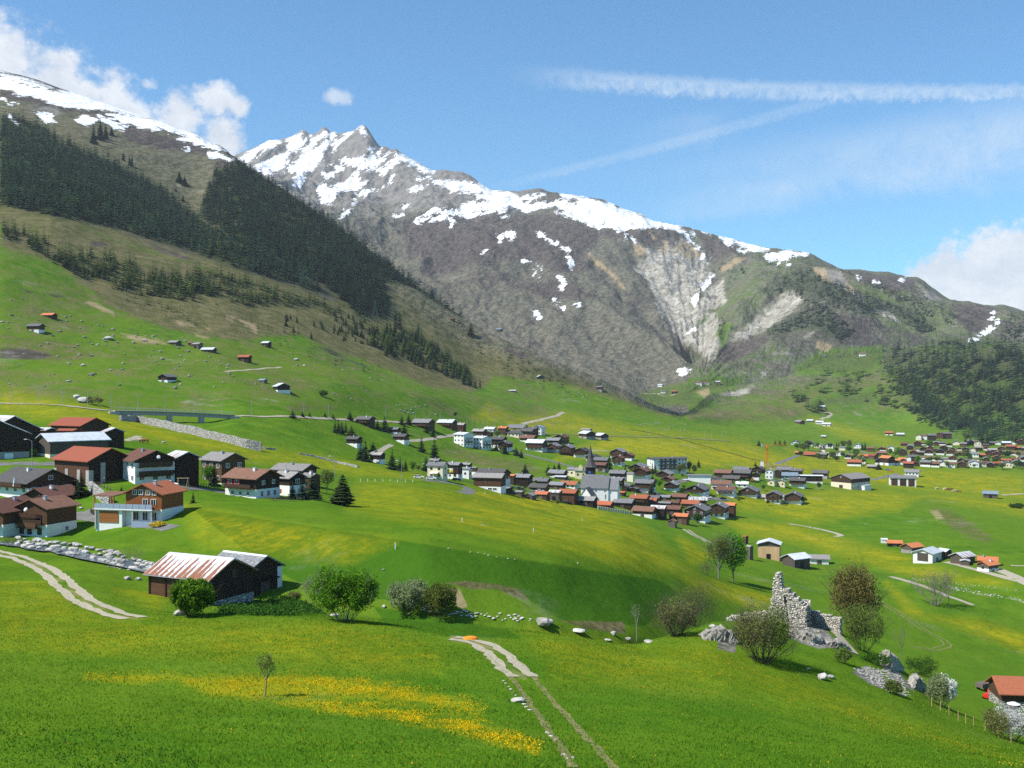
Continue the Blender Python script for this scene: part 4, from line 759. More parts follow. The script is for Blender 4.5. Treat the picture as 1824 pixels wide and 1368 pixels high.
# ------------------------------------------------------------------ the tables of the village houses
# zone lines: @ox,oy,scale,zone ; then x0,x1,ridge,foot,type,roof,wall,base,kind
T = '''
@600,700,6.08,among spruces above the inn
210,410,252,360,L,dk,br,,h
565,690,372,455,L,sl,bk,w,h
610,780,442,545,L,dk,rw,w,h
105,270,470,588,L,dk,bk,w,h
362,520,642,762,L,gr,bk,w,h
@600,700,6.08,uphill of the apartment blocks
820,1055,282,392,L,sl,br,,h
1090,1300,286,385,L,si,rw,,h
1280,1400,325,415,L,gr,rw,,h
@600,700,6.08,around the flagged inn
1003,1130,712,765,L,gr,br,,h
1195,1358,750,940,L,sl,br,w,h
1352,1462,755,830,L,gr,bk,,h
1350,1460,805,930,L,sl,wh,,h
1460,1525,800,890,L,sl,br,w,h
@800,720,6.08,between the inn and the church
300,655,697,870,L,dk,br,w,h
640,722,760,872,L,or,br,,h
703,905,755,888,L,sl,bk,,h
480,690,905,955,L,sl,br,,s
905,1100,797,872,L,sl,br,,h
868,1090,860,952,L,dk,rw,,b
1085,1262,842,925,L,sl,br,,b
690,815,945,995,L,sl,gw,,s
@800,720,6.08,in the row below the church
805,945,960,1032,G,gr,gw,,b
930,1092,945,1032,L,or,br,,b
1080,1222,930,1052,L,rs,gw,,b
1185,1405,920,1078,L,rd,rw,,b
1390,1605,1000,1112,L,gr,bk,,b
1572,1785,1050,1128,L,or,rw,,b
@800,720,6.08,behind the church nave
1205,1410,832,912,L,rd,wh,,h
1075,1280,710,808,L,sl,br,w,h
1140,1292,786,822,L,si,gw,,s
1282,1400,685,790,L,sl,cr,,h
1560,1722,630,735,L,rb,bk,s,b
1562,1742,575,652,L,sl,br,,h
@800,720,6.08,uphill of the church spire
1480,1642,540,615,G,dk,br,w,h
1350,1528,470,582,G,dk,br,w,h
1190,1370,435,558,G,sl,br,,h
1050,1212,420,522,G,sl,rw,w,h
@800,720,6.08,downhill of the small white house
835,1060,380,512,L,si,rw,w,h
770,952,335,418,L,rb,rw,w,h
1050,1222,362,432,L,sl,bk,,h
1130,1300,326,422,G,rb,rw,,h
@800,720,6.08,behind the apartment blocks
630,795,282,362,L,dk,cr,,h
450,622,350,482,L,dk,bk,w,h
530,688,396,510,G,dk,bk,w,h
255,405,267,348,L,gr,rw,,h
380,512,246,300,L,si,wh,,h
530,642,240,332,L,or,br,,h
630,852,220,285,L,sl,lw,,b
775,930,266,338,L,dk,bk,,h
850,968,246,332,L,dk,bk,,h
910,1042,230,332,G,bl,wh,,h
400,476,290,352,G,sl,bk,,h
@800,720,6.08,in the yellow meadow
1410,1582,287,380,D,si,bk,s,b
1580,1722,312,386,D,si,bk,s,b
1425,1545,263,295,L,gr,bk,,b
@1000,740,6.08,between spire and large hotel
525,715,357,472,G,sl,br,w,h
660,797,405,492,G,rb,br,w,h
545,692,432,548,G,rb,rw,w,h
718,950,517,612,G,sl,bk,w,h
765,972,560,692,G,rb,br,w,h
708,792,617,722,L,sl,cr,,h
519,715,592,702,L,sl,bk,w,h
510,682,672,762,L,sl,bk,,h
@1000,740,6.08,downhill of the large hotel
1013,1222,592,682,G,sl,br,w,h
1070,1242,657,722,G,rb,br,,h
1105,1287,712,822,G,sl,bk,w,h
795,1022,692,832,L,sl,br,w,h
650,735,760,822,G,dk,bk,,s
722,850,776,832,G,dk,bk,,s
@1000,740,6.08,right of the church nave
600,702,822,872,L,or,bk,,b
745,957,857,985,L,rd,rw,,h
880,1052,890,988,L,rd,rw,,h
565,802,900,1012,L,sl,bk,,b
770,1032,985,1108,L,rb,rw,w,b
965,1142,975,1122,L,rs,bk,,b
1110,1312,976,1092,L,rb,br,,b
942,1080,866,935,L,sl,bk,,b
1065,1192,862,932,L,sl,bk,,b
@1000,740,6.08,at the village's lower end
1185,1377,846,932,L,rb,bk,,b
1310,1580,882,952,l,pa,rw,,b
1298,1512,916,1012,L,rd,rw,,b
1322,1625,960,1152,G,sl,br,w,h
1580,1822,942,1112,G,sl,br,w,h
1040,1202,935,988,L,sl,bk,,s
1130,1292,920,982,L,rb,rw,,b
1215,1387,1060,1180,L,or,rw,,b
1150,1257,1125,1217,G,rb,gw,,s
1165,1232,1075,1152,L,rb,br,,s
1330,1530,1035,1110,L,sl,bk,,s
@1200,740,6.08,at the village's lower end
530,677,945,1097,L,or,rw,,b
@1200,740,6.08,around the orange crane
435,642,585,684,L,rb,br,,h
645,832,556,652,L,sl,bk,,h
640,852,586,702,L,dk,bk,,h
830,1002,546,622,G,dk,bk,,h
845,942,616,702,G,dk,bk,w,h
985,1097,577,692,G,gr,wh,,h
1087,1172,586,682,G,dk,bk,,h
1118,1297,556,622,L,sl,bk,,h
1270,1402,576,652,L,sl,bk,,h
1150,1342,616,692,l,bl,bg,,h
530,732,650,712,L,dk,br,,h
335,532,666,727,G,dk,wh,,h
1500,1682,592,682,L,dk,rw,c,h
@1200,740,6.08,downhill of the crane
675,807,716,782,l,wh,wh,,h
1010,1110,690,762,G,sl,ye,,h
1100,1227,690,777,G,sl,ye,,h
1250,1437,672,782,L,dk,bk,w,h
112,397,742,862,G,sl,bk,w,h
408,642,702,832,L,rb,wh,,h
465,682,766,882,L,rb,wh,,h
690,947,766,890,G,sl,br,w,h
985,1192,817,957,G,sl,br,w,h
1185,1417,826,962,G,sl,br,w,h
935,1102,856,922,L,gr,wh,,h
1180,1312,862,942,L,gr,wh,,h
@1524,900,6.08,in the hamlet of the lower right meadow
340,502,378,452,l,or,bk,,b
275,342,388,412,l,si,wh,,s
500,727,408,522,R,or,gw,s,b
900,1030,470,585,D,si,bk,,b
1030,1287,506,642,R,rs,gw,,b
1122,1247,582,655,G,rs,gw,,s
1320,1545,556,662,L,or,rw,,h
1322,1547,602,722,R,or,gw,w,h
@1200,900,6.08,beside the twin crowned maple
1180,1472,520,680,R,si,gw,,b
1465,1682,535,642,l,gr,wh,,b
752,805,330,420,D,rd,br,,h
790,858,436,592,D,gr,gw,,s
@0,380,4,on the boulder strewn pasture
305,398,711,748,l,or,bk,,b
200,308,787,850,l,sl,rw,w,b
1200,1290,906,942,L,gr,gw,,b
1340,1385,916,946,L,rb,br,,b
1370,1442,921,966,L,gr,gw,,b
1440,1537,956,992,l,si,br,,b
1700,1787,1010,1062,l,rd,bk,,b
1138,1250,1146,1207,G,sl,bk,w,b
@400,440,4,on the boulder strewn pasture
265,332,673,716,L,si,bk,,b
245,302,940,970,L,bl,gw,,s
340,472,970,1042,D,si,bk,w,b
@800,540,4,on the spur above the village
10,42,105,132,L,rb,bk,,b
330,380,180,206,L,bl,bk,,b
605,670,513,542,D,si,gw,,b
428,480,618,634,l,si,gw,,s
1050,1097,590,630,L,sl,bk,s,b
@1100,380,4,in the green side valley
285,325,1216,1238,L,si,wh,,b
305,345,1262,1284,l,sl,wh,,h
385,425,1262,1286,L,rd,bk,,h
556,602,1198,1220,l,rb,wh,,h
605,655,1200,1218,l,rb,wh,,h
698,732,1194,1216,l,si,gw,,b
@1400,720,8.143,at the foot of the far slope
135,262,230,292,D,sl,rw,,b
297,402,220,265,L,si,gw,,b
430,552,240,292,L,si,gw,w,b
525,657,267,320,L,si,bk,w,b
483,575,18,66,L,si,gw,,b
550,622,115,152,l,gr,rw,,b
508,585,452,492,L,si,rw,,b
1432,1562,393,455,L,rd,bk,k,b
1605,1722,416,470,L,si,gw,,b
@1368,400,4,on the high green alp
388,412,930,948,L,sl,gw,,b
485,512,928,946,l,sl,gw,,b
650,697,914,938,l,rb,wh,,h
@1400,720,8.143,on the far village's left edge
65,212,525,600,G,dk,wh,,h
250,420,530,605,G,sl,wh,,h
400,562,570,642,G,sl,cr,,h
540,712,560,642,G,sl,wh,,h
480,592,640,705,G,rb,cr,,h
130,222,682,735,l,or,bk,,b
240,462,692,762,l,rd,bk,,b
455,602,700,792,L,gr,bk,,b
560,640,700,760,G,wh,wh,,h
712,852,680,752,G,rb,wh,,h
838,962,726,792,G,dk,bk,w,h
945,1012,730,772,L,or,bk,,b
1052,1212,725,792,L,or,br,,b
1205,1332,722,802,D,rd,rw,,b
1375,1562,745,892,D,or,bk,w,b
885,1107,802,902,L,rd,br,w,h
1040,1172,766,862,G,dk,bk,w,h
1175,1322,876,937,L,gr,rw,,b
1280,1442,782,882,G,dk,bk,w,h
1170,1292,616,692,L,rb,rw,,h
1320,1472,617,682,G,rd,br,w,h
1470,1582,602,682,G,sl,wh,,h
1310,1472,680,742,L,rb,br,,h
970,1112,570,642,G,sl,wh,,h
770,872,610,672,L,sl,cr,,h
1550,1660,795,890,L,or,rw,w,h
1650,1760,790,880,G,rb,rw,w,h
1740,1824,760,870,G,sl,wh,,h
@1600,720,8.143,on the lower right meadow
1225,1452,1258,1370,L,bl,gw,,b
90,312,945,1048,L,sl,wh,,h
'''
ORD = ['', 'leftmost', 'second', 'third', 'fourth', 'fifth', 'sixth', 'seventh', 'eighth', 'ninth', 'tenth', 'eleventh', 'twelfth', 'thirteenth', 'fourteenth', 'fifteenth', 'sixteenth', 'seventeenth', 'eighteenth', 'nineteenth', 'twentieth']
random.seed(11)
ZONES = {}
def far_rows():
    """the far village: rows of houses between its meadow and the wooded foot"""
    rows = [(784, 1630, 1690, 12, 'in its back row'), (795, 1604, 1824, 13, 'in its fourth row'), (804, 1602, 1840, 14, 'in its third row'), (813, 1598, 1840, 15, 'in its second row'), (823, 1600, 1840, 16, 'in its front row'), (832, 1608, 1830, 17, 'along its meadow edge')]
    out = []
    for (py, xa, xb, w, z) in rows:
        x = xa
        while x < xb-6:
            ww = w*random.uniform(0.8, 1.35)
            roof = random.choice(['rb', 'rb', 'rb', 'or', 'sl', 'dk', 'rb', 'rb', 'gr', 'sl', 'dk', 'rd', 'rb'] if random.random() < 0.95 else ['si', 'wh'])
            wall = random.choice(['br', 'bk', 'wh', 'rw', 'br', 'bk', 'br', 'cr', 'bk']); base = 'w' if wall in ('br', 'bk', 'rw') and random.random() < 0.28 else ''
            typ = random.choice('LLGGGl')
            dy = random.uniform(-2.5, 2.5)
            h_ = ww*random.uniform(0.5, 0.66)+(3 if py < 790 else 0)
            out.append((x, x+ww, py+dy-h_, py+dy, typ, roof, wall, base, 'h', z))
            x += ww*random.uniform(0.72, 1.08)
    return out
ENT = []
ox = oy = 0; sc = 1; zone = ''
for ln in T.strip().splitlines():
    if ln[0] == '@':
        a = ln[1:].split(',', 3); ox, oy, sc, zone = float(a[0]), float(a[1]), float(a[2]), a[3]; continue
    a = ln.split(','); x0, x1, y0, y1 = [float(v) for v in a[:4]]
    ENT.append((ox+x0/sc, ox+x1/sc, oy+y0/sc, oy+y1/sc, a[4], a[5], a[6], a[7], a[8], zone))
ENT += [(*e[:9], 'far village, '+e[9]) for e in far_rows()]
KW = {'h': 'chalet', 'b': 'barn', 's': 'shed', 'a': 'block'}
def describe(e):
    kw = 'house' if e[8] == 'h' and e[6] in ('wh', 'cr', 'ye', 'bg') else KW[e[8]]
    return '%s roofed %s %s' % (ROOFN[e[5]][1], WALLN[e[6]][1].replace(' wooden', ''), kw)
by = {}
for i, e in enumerate(ENT): by.setdefault((describe(e), e[9]), []).append(i)
LAB = {}
for (dsc, zn), ids in by.items():
    ids.sort(key=lambda i: ENT[i][0]+ENT[i][1])
    for r_, i in enumerate(ids):
        if len(ids) == 1: LAB[i] = '%s, %s' % (dsc, zn)
        elif r_ == len(ids)-1: LAB[i] = 'rightmost %s, %s' % (dsc, zn)
        elif r_ == 0: LAB[i] = 'leftmost %s, %s' % (dsc, zn)
        else: LAB[i] = '%s, %s from left, %s' % (dsc, ORD[r_+1], zn)
for i, e in enumerate(ENT):
    z = e[9]
    if z.startswith('far village'): grp, ymn = 'houses of the far village', 950
    elif 'far village' in z: grp, ymn = 'houses of the far village', 850
    elif 'pasture' in z: grp, ymn = 'barns on the hillside pasture', 550
    elif 'alp' in z or 'foot of' in z or 'side valley' in z or 'spur' in z: grp, ymn = 'far barns on the slopes', 900
    elif 'hamlet' in z or 'maple' in z or 'lower right' in z: grp, ymn = 'barns in the lower right meadows', 300
    else: grp, ymn = 'houses of the village around the church', 400
    house(*e[:9], label=LAB[i], group=grp, ymin=ymn)

# ------------------------------------------------------------------ buildings with a face of their own
BASEN['p'] = 'wood_pale'
random.seed(5)
LEFT = 'houses and barns of the near hamlet'
def pillars(r, lst, mat='plaster_white', w=0.55):
    """masonry corner piers: (x, y, z0, z1) in the house's own axes"""
    for (x, y, z0, z1) in lst:
        p = MB(); p.box(x-w, y-w, z0, x+w, y+w, z1, mat); p.build('pillar', r['o'])
# the two front barns
r = house(272, 446, 990, 1078, 'L', 'ru', 'rw', 's', 'b', 'barn with rusty sheet metal roof behind the round bush in the foreground', group=None, k=1.22, yaw=-27, pitch=25, hb=0.35, ov=0.55, ymin=120, ymax=150)
l2, w2, hw, ri = r['l2'], r['w2'], r['hw'], r['rise']
gp = MB(); gp.add([(l2+0.03, -w2, 0.3), (l2+0.03, w2, 0.3), (l2+0.03, w2, hw), (l2+0.03, 0, hw+ri), (l2+0.03, -w2, hw)], [(0,1,2,3,4)], 'wood_black'); gp.build('gable_boarding', r['o'])
for u in (-0.97, -0.42, 0.12, 0.72, 0.97):
    p = MB(); p.box(u*l2-0.11, -w2-0.12, 0.2, u*l2+0.11, -w2, hw, 'wood_black'); p.build('post', r['o'])
for k_, zz in enumerate(np.arange(0.5, hw-0.3, 0.27)):
    p = MB(); p.tube((l2+0.02, -w2+0.1, zz), (l2+0.42+0.1*(k_ % 2), -w2+0.06, zz), 0.11, 0.11, 'wood_grey', 6); p.build('log_end', r['o'])
add_window(r['o'], l2+0.1, 0.4, hw+0.1, math.pi/2, 0.5, 0.8, 'wood_grey')
p = MB(); p.box(-l2-0.55, -w2-0.62, hw-0.16, l2+0.55, -w2-0.5, hw-0.06, 'metal_grey'); p.build('gutter', r['o'])
r = house(375, 499, 986, 1066, 'L', 'li', 'bk', '', 'b', 'old slate roofed barn with white corner piers beside the rusty roofed one', group=None, k=1.25, yaw=-33, pitch=27, ov=0.5, ymin=135, ymax=160)
l2, w2, hw = r['l2'], r['w2'], r['hw']
pillars(r, [(l2-0.35, -w2+0.35, -1.5, hw-0.1), (l2-0.35, w2-0.35, -1.5, hw-0.1)], w=0.48)
d = MB(); d.box(l2+0.02, -0.9, -0.4, l2+0.1, 0.9, 2.0, 'wood_grey'); d.build('door', r['o'])
d = MB(); d.box(l2+0.0, -w2+0.9, 2.3, l2+0.75, w2-0.9, 2.45, 'wood_black'); d.build('ledge', r['o'])
# left hamlet
def near(*a, label, **k): return house(*a, label=label, group=LEFT, **k)
r = near(-85, 70, 740, 806, 'L', 'ru', 'bk', '', 'b', label='huge black barn with rusty tin roof at the upper left corner of the hamlet', yaw=-38, k=1.3, pitch=26, ymin=220)
r = near(-90, 62, 744, 822, 'L', 'rs', 'bk', 'c', 'b', label='huge black gabled barn with concrete base beside the tall street lamp', yaw=-62, k=1.1, pitch=25, hb=2.2, ymin=215)
for u in (-0.5, 0.3):
    p = MB(); p.box(r['l2']+0.06, u*r['w2'], 0.3, r['l2']+0.14, u*r['w2']+2.2, 1.8, 'paint_white'); p.build('garage_door', r['o'])
near(94, 190, 744, 786, 'L', 'rd', 'br', '', 'b', label='brown wooden barn with red tiled roof, topmost of the hamlet', yaw=-30, k=1.35, pitch=22, ymin=260)
near(104, 140, 764, 790, 'l', 'rd', 'br', '', 's', label='low lean-to with red roof in front of the topmost red roofed barn', pitch=12, ymin=255)
near(62, 98, 762, 792, 'L', 'rs', 'bk', '', 's', label='small shed with rust streaked roof between the huge barns', pitch=18, ymin=255)
r = near(70, 188, 771, 818, 'R', 'si', 'gw', 'k', 'b', label='grey timber barn with broad silver tin roof and whitewashed plinth', yaw=42, k=1.5, pitch=19, hb=1.3, ymin=235)
near(180, 224, 762, 798, 'L', 'rs', 'bk', '', 'b', label='black barn with striped tin roof by the curving footpath', yaw=-60, k=1.2, pitch=22, ymin=260)
near(170, 198, 774, 792, 'l', 'wh', 'gw', '', 's', label='little shed with white tin roof between grey and black barns', pitch=10, ymin=250)
r = near(99, 231, 797, 866, 'L', 'rd', 'rw', '', 'b', label='large wooden barn with broad red tiled roof and whitewashed piers', yaw=-36, k=1.25, pitch=24, ov=0.8, ymin=215)
l2, w2, hw = r['l2'], r['w2'], r['hw']
gp = MB(); gp.add([(l2+0.03, -w2, -0.5), (l2+0.03, w2, -0.5), (l2+0.03, w2, hw), (l2+0.03, 0, hw+r['rise']), (l2+0.03, -w2, hw)], [(0,1,2,3,4)], 'wood_black'); gp.build('gable_boarding', r['o'])
pillars(r, [(-l2+0.5, -w2+0.45, -2, hw*0.62), (-l2*0.25, -w2+0.45, -2, hw*0.62), (l2*0.45, -w2+0.45, -2, hw*0.62), (l2-0.4, -w2+0.5, -2, hw*0.62), (l2-0.4, -w2*0.35, -2, hw*0.9), (l2-0.4, w2-0.5, -2, hw*0.9)], 'concrete', 0.62)
r = near(211, 315, 801, 864, 'L', 'rb', 'wh', '', 'h', label='white three storey chalet with brown roof and two gable balconies', yaw=-52, k=1.05, pitch=23, ov=1.1, ymin=225, balc='x')
l2, w2, hw = r['l2'], r['w2'], r['hw']
gp = MB(); gp.add([(l2+0.04, -w2, hw-0.6), (l2+0.04, w2, hw-0.6), (l2+0.04, w2, hw), (l2+0.04, 0, hw+r['rise']), (l2+0.04, -w2, hw)], [(0,1,2,3,4)], 'wood_brown'); gp.build('gable_boarding', r['o'])
for zb in (hw*0.36, hw*0.74):
    p = MB(); p.box(l2+0.05, -w2*0.9, zb-0.15, l2+1.4, w2*0.8, zb, 'wood_brown'); p.box(l2+1.32, -w2*0.9, zb+0.1, l2+1.4, w2*0.8, zb+1.0, 'wood_brown'); p.build('balcony', r['o'])
p = MB(); p.tube((l2+1.5, 0.3, hw+0.7), (l2+1.6, 0.25, hw+0.72), 0.45, 0.3, 'paint_white', 10); p.build('satellite_dish', r['o'])
r = near(293, 356, 804, 864, 'L', 'rs', 'bk', '', 'b', label='tall black barn with half white tin roof beside the white chalet', yaw=-50, k=1.15, pitch=23, ymin=230)
r = near(359, 436, 806, 864, 'L', 'gr', 'rw', 'k', 'h', label='tall reddish log house with pale grey roof behind two garden trees', yaw=-38, k=1.15, pitch=23, hb=0.5, ymin=240)
r = near(402, 498, 835, 888, 'L', 'rb', 'bk', 'w', 'h', label='dark chalet with brown roof, white ground floor and red shutters', yaw=-32, k=1.3, pitch=23, ov=0.9, hb=2.1, ymin=240, balc='f', win='none')
for u in (-0.7, -0.25): add_window(r['o'], u*r['l2'], -r['w2']-0.07, r['hb']+1.5, 0, 0.9, 1.0, shutter='paint_red')
for u in (-0.5, 0.0, 0.5): add_window(r['o'], u*r['l2'], -r['w2']-0.12, 1.0, 0, 0.8, 0.9)
for u in (-0.55, 0.0, 0.55): add_window(r['o'], r['l2']+0.12, u*r['w2'], 1.0, math.pi/2, 0.8, 1.2)
for u in (-0.4, 0.45): add_window(r['o'], r['l2']+0.07, u*r['w2'], r['hb']+1.5, math.pi/2, 0.8, 0.9)
near(488, 563, 826, 862, 'L', 'gr', 'br', '', 'h', label='rear chalet with wide grey roof and white chimney on the ridge', yaw=-25, k=1.4, pitch=20, ov=1.0, ymin=265)
near(536, 570, 843, 874, 'L', 'gr', 'br', '', 'h', label='small brown annexe with grey roof beside the dark garden spruce', yaw=-35, k=1.1, pitch=24, ymin=255)
r = near(486, 543, 840, 884, 'L', 'gr', 'bk', 'w', 'h', label='grey roofed chalet with white lower storey and red shuttered window', yaw=-35, k=1.15, pitch=25, ov=0.9, hb=2.6, ymin=245, win='none')
add_window(r['o'], -r['l2']*0.35, -r['w2']-0.12, 1.2, 0, 1.3, 0.9, shutter='paint_red'); add_window(r['o'], r['l2']+0.07, 0, r['hb']+1.0, math.pi/2, 1.2, 1.0)
r = near(-6, 126, 834, 890, 'L', 'dk', 'br', 'w', 'h', label='wide chalet with dark slate roof, brown upper floor and white base', yaw=-34, k=1.2, pitch=24, ov=1.0, hb=2.6, ymin=225, balc='f')
p = MB(); p.tube((r['l2']*0.4, -r['w2']-1.0, 3.0), (r['l2']*0.4, -r['w2']-1.0, 5.0), 0.35, 0.05, 'paint_white', 8); p.build('parasol', r['o'])
near(52, 137, 867, 905, 'G', 'rb', 'br', '', 'h', label='rear wing of the brown twin gabled chalet with white chimney', yaw=66, k=1.2, pitch=23, ov=0.9, ymin=215)
for (a, b_, t_, lb) in ((-48, 62, 888, 'outer gable of the brown twin chalet at the frame edge above boulders'), (38, 128, 886, 'brown gabled chalet with two wooden balconies and white ground floor')):
    r = near(a, b_, t_, 957, 'G', 'rb', 'rw', 'w', 'h', label=lb, yaw=70, k=1.05, pitch=22, ov=1.0, hb=2.5, ymin=205, balc='x', win='none')
    l2, w2, hw = r['l2'], r['w2'], r['hw']
    for zb in (1.9, 3.9):
        if zb > hw-0.6: continue
        p = MB(); p.box(-l2-1.3, -w2*0.55, zb-0.15, -l2-0.05, w2*0.6, zb, 'wood_brown'); p.box(-l2-1.3, -w2*0.55, zb+0.08, -l2-1.22, w2*0.6, zb+0.95, 'wood_rust'); p.build('balcony', r['o'])
    for (u, zz) in ((-0.55, 1.15), (0.1, 1.15), (0.6, 1.15), (-0.5, 3.8), (0.3, 3.8)): add_window(r['o'], -l2-0.12, u*w2, zz, -math.pi/2, 0.9, 1.3, 'wood_brown')
    add_window(r['o'], 0.3*l2, -w2-0.12, 1.2, 0, 0.7, 0.9)
    p = MB(); p.tube((-l2-1.35, 0.2, 5.6), (-l2-1.5, 0.2, 5.68), 0.45, 0.3, 'paint_white', 10); p.build('satellite_dish', r['o'])
# the orange chalet with its glazed terrace
r = near(233, 319, 859, 930, 'G', 'rd', 'ow', 'w', 'h', label='orange timber chalet with red roof, glass terrace railing and garage', yaw=76, k=1.0, pitch=24, ov=1.2, hb=2.5, ymin=210, balc='x', win='none')
l2, w2, hw, o_ = r['l2'], r['w2'], r['hw'], r['o']
for u in (-0.6, -0.25, 0.15, 0.5): add_window(o_, -l2-0.07, u*w2, hw+0.25, -math.pi/2, 0.8, 0.9)
for u in (-0.55, -0.1): add_window(o_, -l2-0.07, u*w2, 3.7, -math.pi/2, 1.0, 1.6)
for u in (-0.6, -0.1, 0.4): add_window(o_, -l2-0.12, u*w2, 1.1, -math.pi/2, 1.1, 1.6)
p = MB(); p.box(-l2-1.6, -w2*0.7, 2.35, -l2-0.1, w2+6.2, 2.6, 'plaster_white'); p.build('terrace', o_)
p = MB(); p.box(-l2-1.15, w2+0.1, -2.5, l2*0.3, w2+6.0, 2.34, 'plaster_white'); p.build('garage', o_)
p = MB(); p.box(-l2-1.25, w2+0.9, -0.3, -l2-1.16, w2+5.3, 2.1, 'wood_orange'); p.build('garage_door', o_)
for k_ in range(9):
    y = -w2*0.7+k_*(w2*1.7+6.2)/9; p = MB(); p.box(-l2-1.58, y+0.04, 2.62, -l2-1.52, y+(w2*1.7+6.2)/9-0.04, 3.6, 'solar_glass'); p.build('railing_panel', o_)
for y in (-w2*0.65, w2*0.4, w2+6.0):
    p = MB(); p.box(-l2-1.5, y-0.16, -1.6, -l2-1.22, y+0.16, 2.34, 'concrete'); p.build('post', o_)
p = MB(); p.add([(-l2-1.4,w2+1.8,5.0),(-l2-1.4,w2+6.6,5.0),(0.5,w2+6.6,5.3),(0.5,w2+1.8,5.3),(-l2-1.4,w2+1.8,5.2),(-l2-1.4,w2+6.6,5.2),(0.5,w2+6.6,5.5),(0.5,w2+1.8,5.5)], [(0,1,2,3),(7,6,5,4),(0,4,5,1),(1,5,6,2),(2,6,7,3),(3,7,4,0)], 'roof_brown')
for (x, y) in ((-l2-1.2, w2+2.0), (-l2-1.2, w2+6.4), (0.3, w2+6.4)): p.box(x-0.12, y-0.12, 2.6, x+0.12, y+0.12, 5.1, 'wood_orange')
p.build('pergola', o_)
p = MB(); p.box(-l2-4.5, -w2-0.8, -1.5, -l2-4.42, -w2*0.05, 0.6, 'solar_glass'); p.build('garden_screen', o_)

VG = 'houses of the village around the church'
def vil(*a, label, **k): return house(*a, label=label, group=VG, ymin=k.pop('ymin', 420), **k)
for (a, b_, c_, d_, lb) in ((809, 843, 770, 796, 'left white apartment house with silver roof on the slope'), (842.5, 875, 776.5, 801, 'right white apartment house with silver roof beside the spruce clump')):
    r = vil(a, b_, c_, d_, 'L', 'si', 'wh', '', 'a', label=lb, yaw=-42, k=1.0, pitch=14, name='apartment_house', cat='apartment house')
    for zb in (2.6, 5.0, 7.4):
        if zb < r['hw']-0.8:
            p = MB(); p.box(r['l2']+0.05, -r['w2']*0.6, zb, r['l2']+1.3, r['w2']*0.6, zb+0.9, 'wood_brown' if zb != 5.0 else 'metal_grey'); p.build('balcony', r['o'])
r = vil(762, 797, 823, 854, 'L', 'sl', 'cr', '', 'a', label='cream coloured inn with slate roof, awning and flags in front', yaw=-20, k=1.35, name='inn', cat='inn', ymin=400)
p = MB(); p.add([(-r['l2']*0.5,-r['w2']-0.05,3.2),(r['l2']*0.5,-r['w2']-0.05,3.2),(r['l2']*0.5,-r['w2']-2.2,2.6),(-r['l2']*0.5,-r['w2']-2.2,2.6)], [(0,1,2,3)], 'plaster_cream'); p.build('awning', r['o'])
r = vil(845, 900, 843, 874, 'L', 'gr', 'rw', 'w', 'w', label='long timber warehouse with pale grey roof and white base by the bend', yaw=-16, k=1.6, pitch=20, hb=1.6, win='none', name='warehouse', cat='warehouse', ymin=430)
for u in (0.2, 0.55): add_window(r['o'], u*r['l2'], -r['w2']-0.12, 0.7, 0, 1.6, 0.8)
for u in (-0.15, 0.3): 
    p = MB(); p.box(u*r['l2']-0.1, -r['w2']-0.08, 1.7, u*r['l2']+0.1, -r['w2']-0.02, r['hw']-0.5, 'wood_grey'); p.build('post', r['o'])
r = vil(1155, 1221, 814, 841, 'R', 'dk', 'wh', '', 'a', label='large white hotel with nearly flat dark roof and rows of balconies', yaw=14, k=1.9, pitch=5, ov=1.2, name='hotel', cat='hotel', win='none', ymin=560)
l2, w2, hw = r['l2'], r['w2'], r['hw']
for fi in range(3):
    zb = hw*(0.2+0.27*fi)
    for u in (-0.42, 0.12):
        p = MB(); p.box((u-0.24)*l2, -w2-1.1, zb, (u+0.24)*l2, -w2-0.05, zb+1.0, 'wood_brown' if fi == 2 else 'wood_rust'); p.build('balcony', r['o'])
        for du in (-0.12, 0.12): add_window(r['o'], (u+du)*l2, -w2-0.07, zb+1.7, 0, 1.5, 1.0, sub=False)
    for u in (0.55, 0.75, 0.92): add_window(r['o'], u*l2, -w2-0.07, zb+1.3, 0, 0.9, 1.0, sub=False)
    add_window(r['o'], -l2-0.07, 0, zb+1.3, -math.pi/2, 0.9, 1.0, sub=False)
r = vil(1482, 1548, 843, 872, 'R', 'gr', 'br', 'k', 'w', hb=4.6, label='big cream and brown workshop with pale roof and low side annexe', yaw=38, k=1.35, pitch=19, ymin=600)
r['o']['label'] = 'big cream and brown workshop with pale roof and low side annexe'
p = MB(); p.box(-r['l2']*0.2, -r['w2']-5, -3, r['l2']*0.5, -r['w2']-0.1, 2.6, 'plaster_white'); p.build('annexe', r['o'])
p = MB(); p.box(-r['l2']*0.2-0.4, -r['w2']-5.4, 2.6, r['l2']*0.5+0.4, -r['w2']-0.1, 2.9, 'roof_silver'); p.build('annexe_roof', r['o'])
p = MB(); p.box(-r['l2']-0.16, -1.6, -0.5, -r['l2']-0.07, 1.6, 2.8, 'wood_brown'); p.build('gate', r['o'])
r = vil(1585, 1630, 846.5, 866, 'L', 'sl', 'wh', '', 'w', label='grey roofed garage with white piers between three brown doors', yaw=-14, k=2.1, pitch=20, win='none', name='garage_building', cat='garage', ymin=600)
for u in (-0.66, 0.0, 0.64):
    p = MB(); p.box((u-0.24)*r['l2'], -r['w2']-0.1, -0.3, (u+0.24)*r['l2'], -r['w2']-0.02, r['hw']-0.7, 'wood_brown'); p.build('garage_door', r['o'])
vil(1420, 1463, 846, 860, 'l', 'wh', 'bk', 'w', 'w', label='long flat roofed depot with white canopy right of the crane', yaw=-8, k=2.6, pitch=4, hb=0.8, win='none', name='depot', cat='depot', ymin=600)
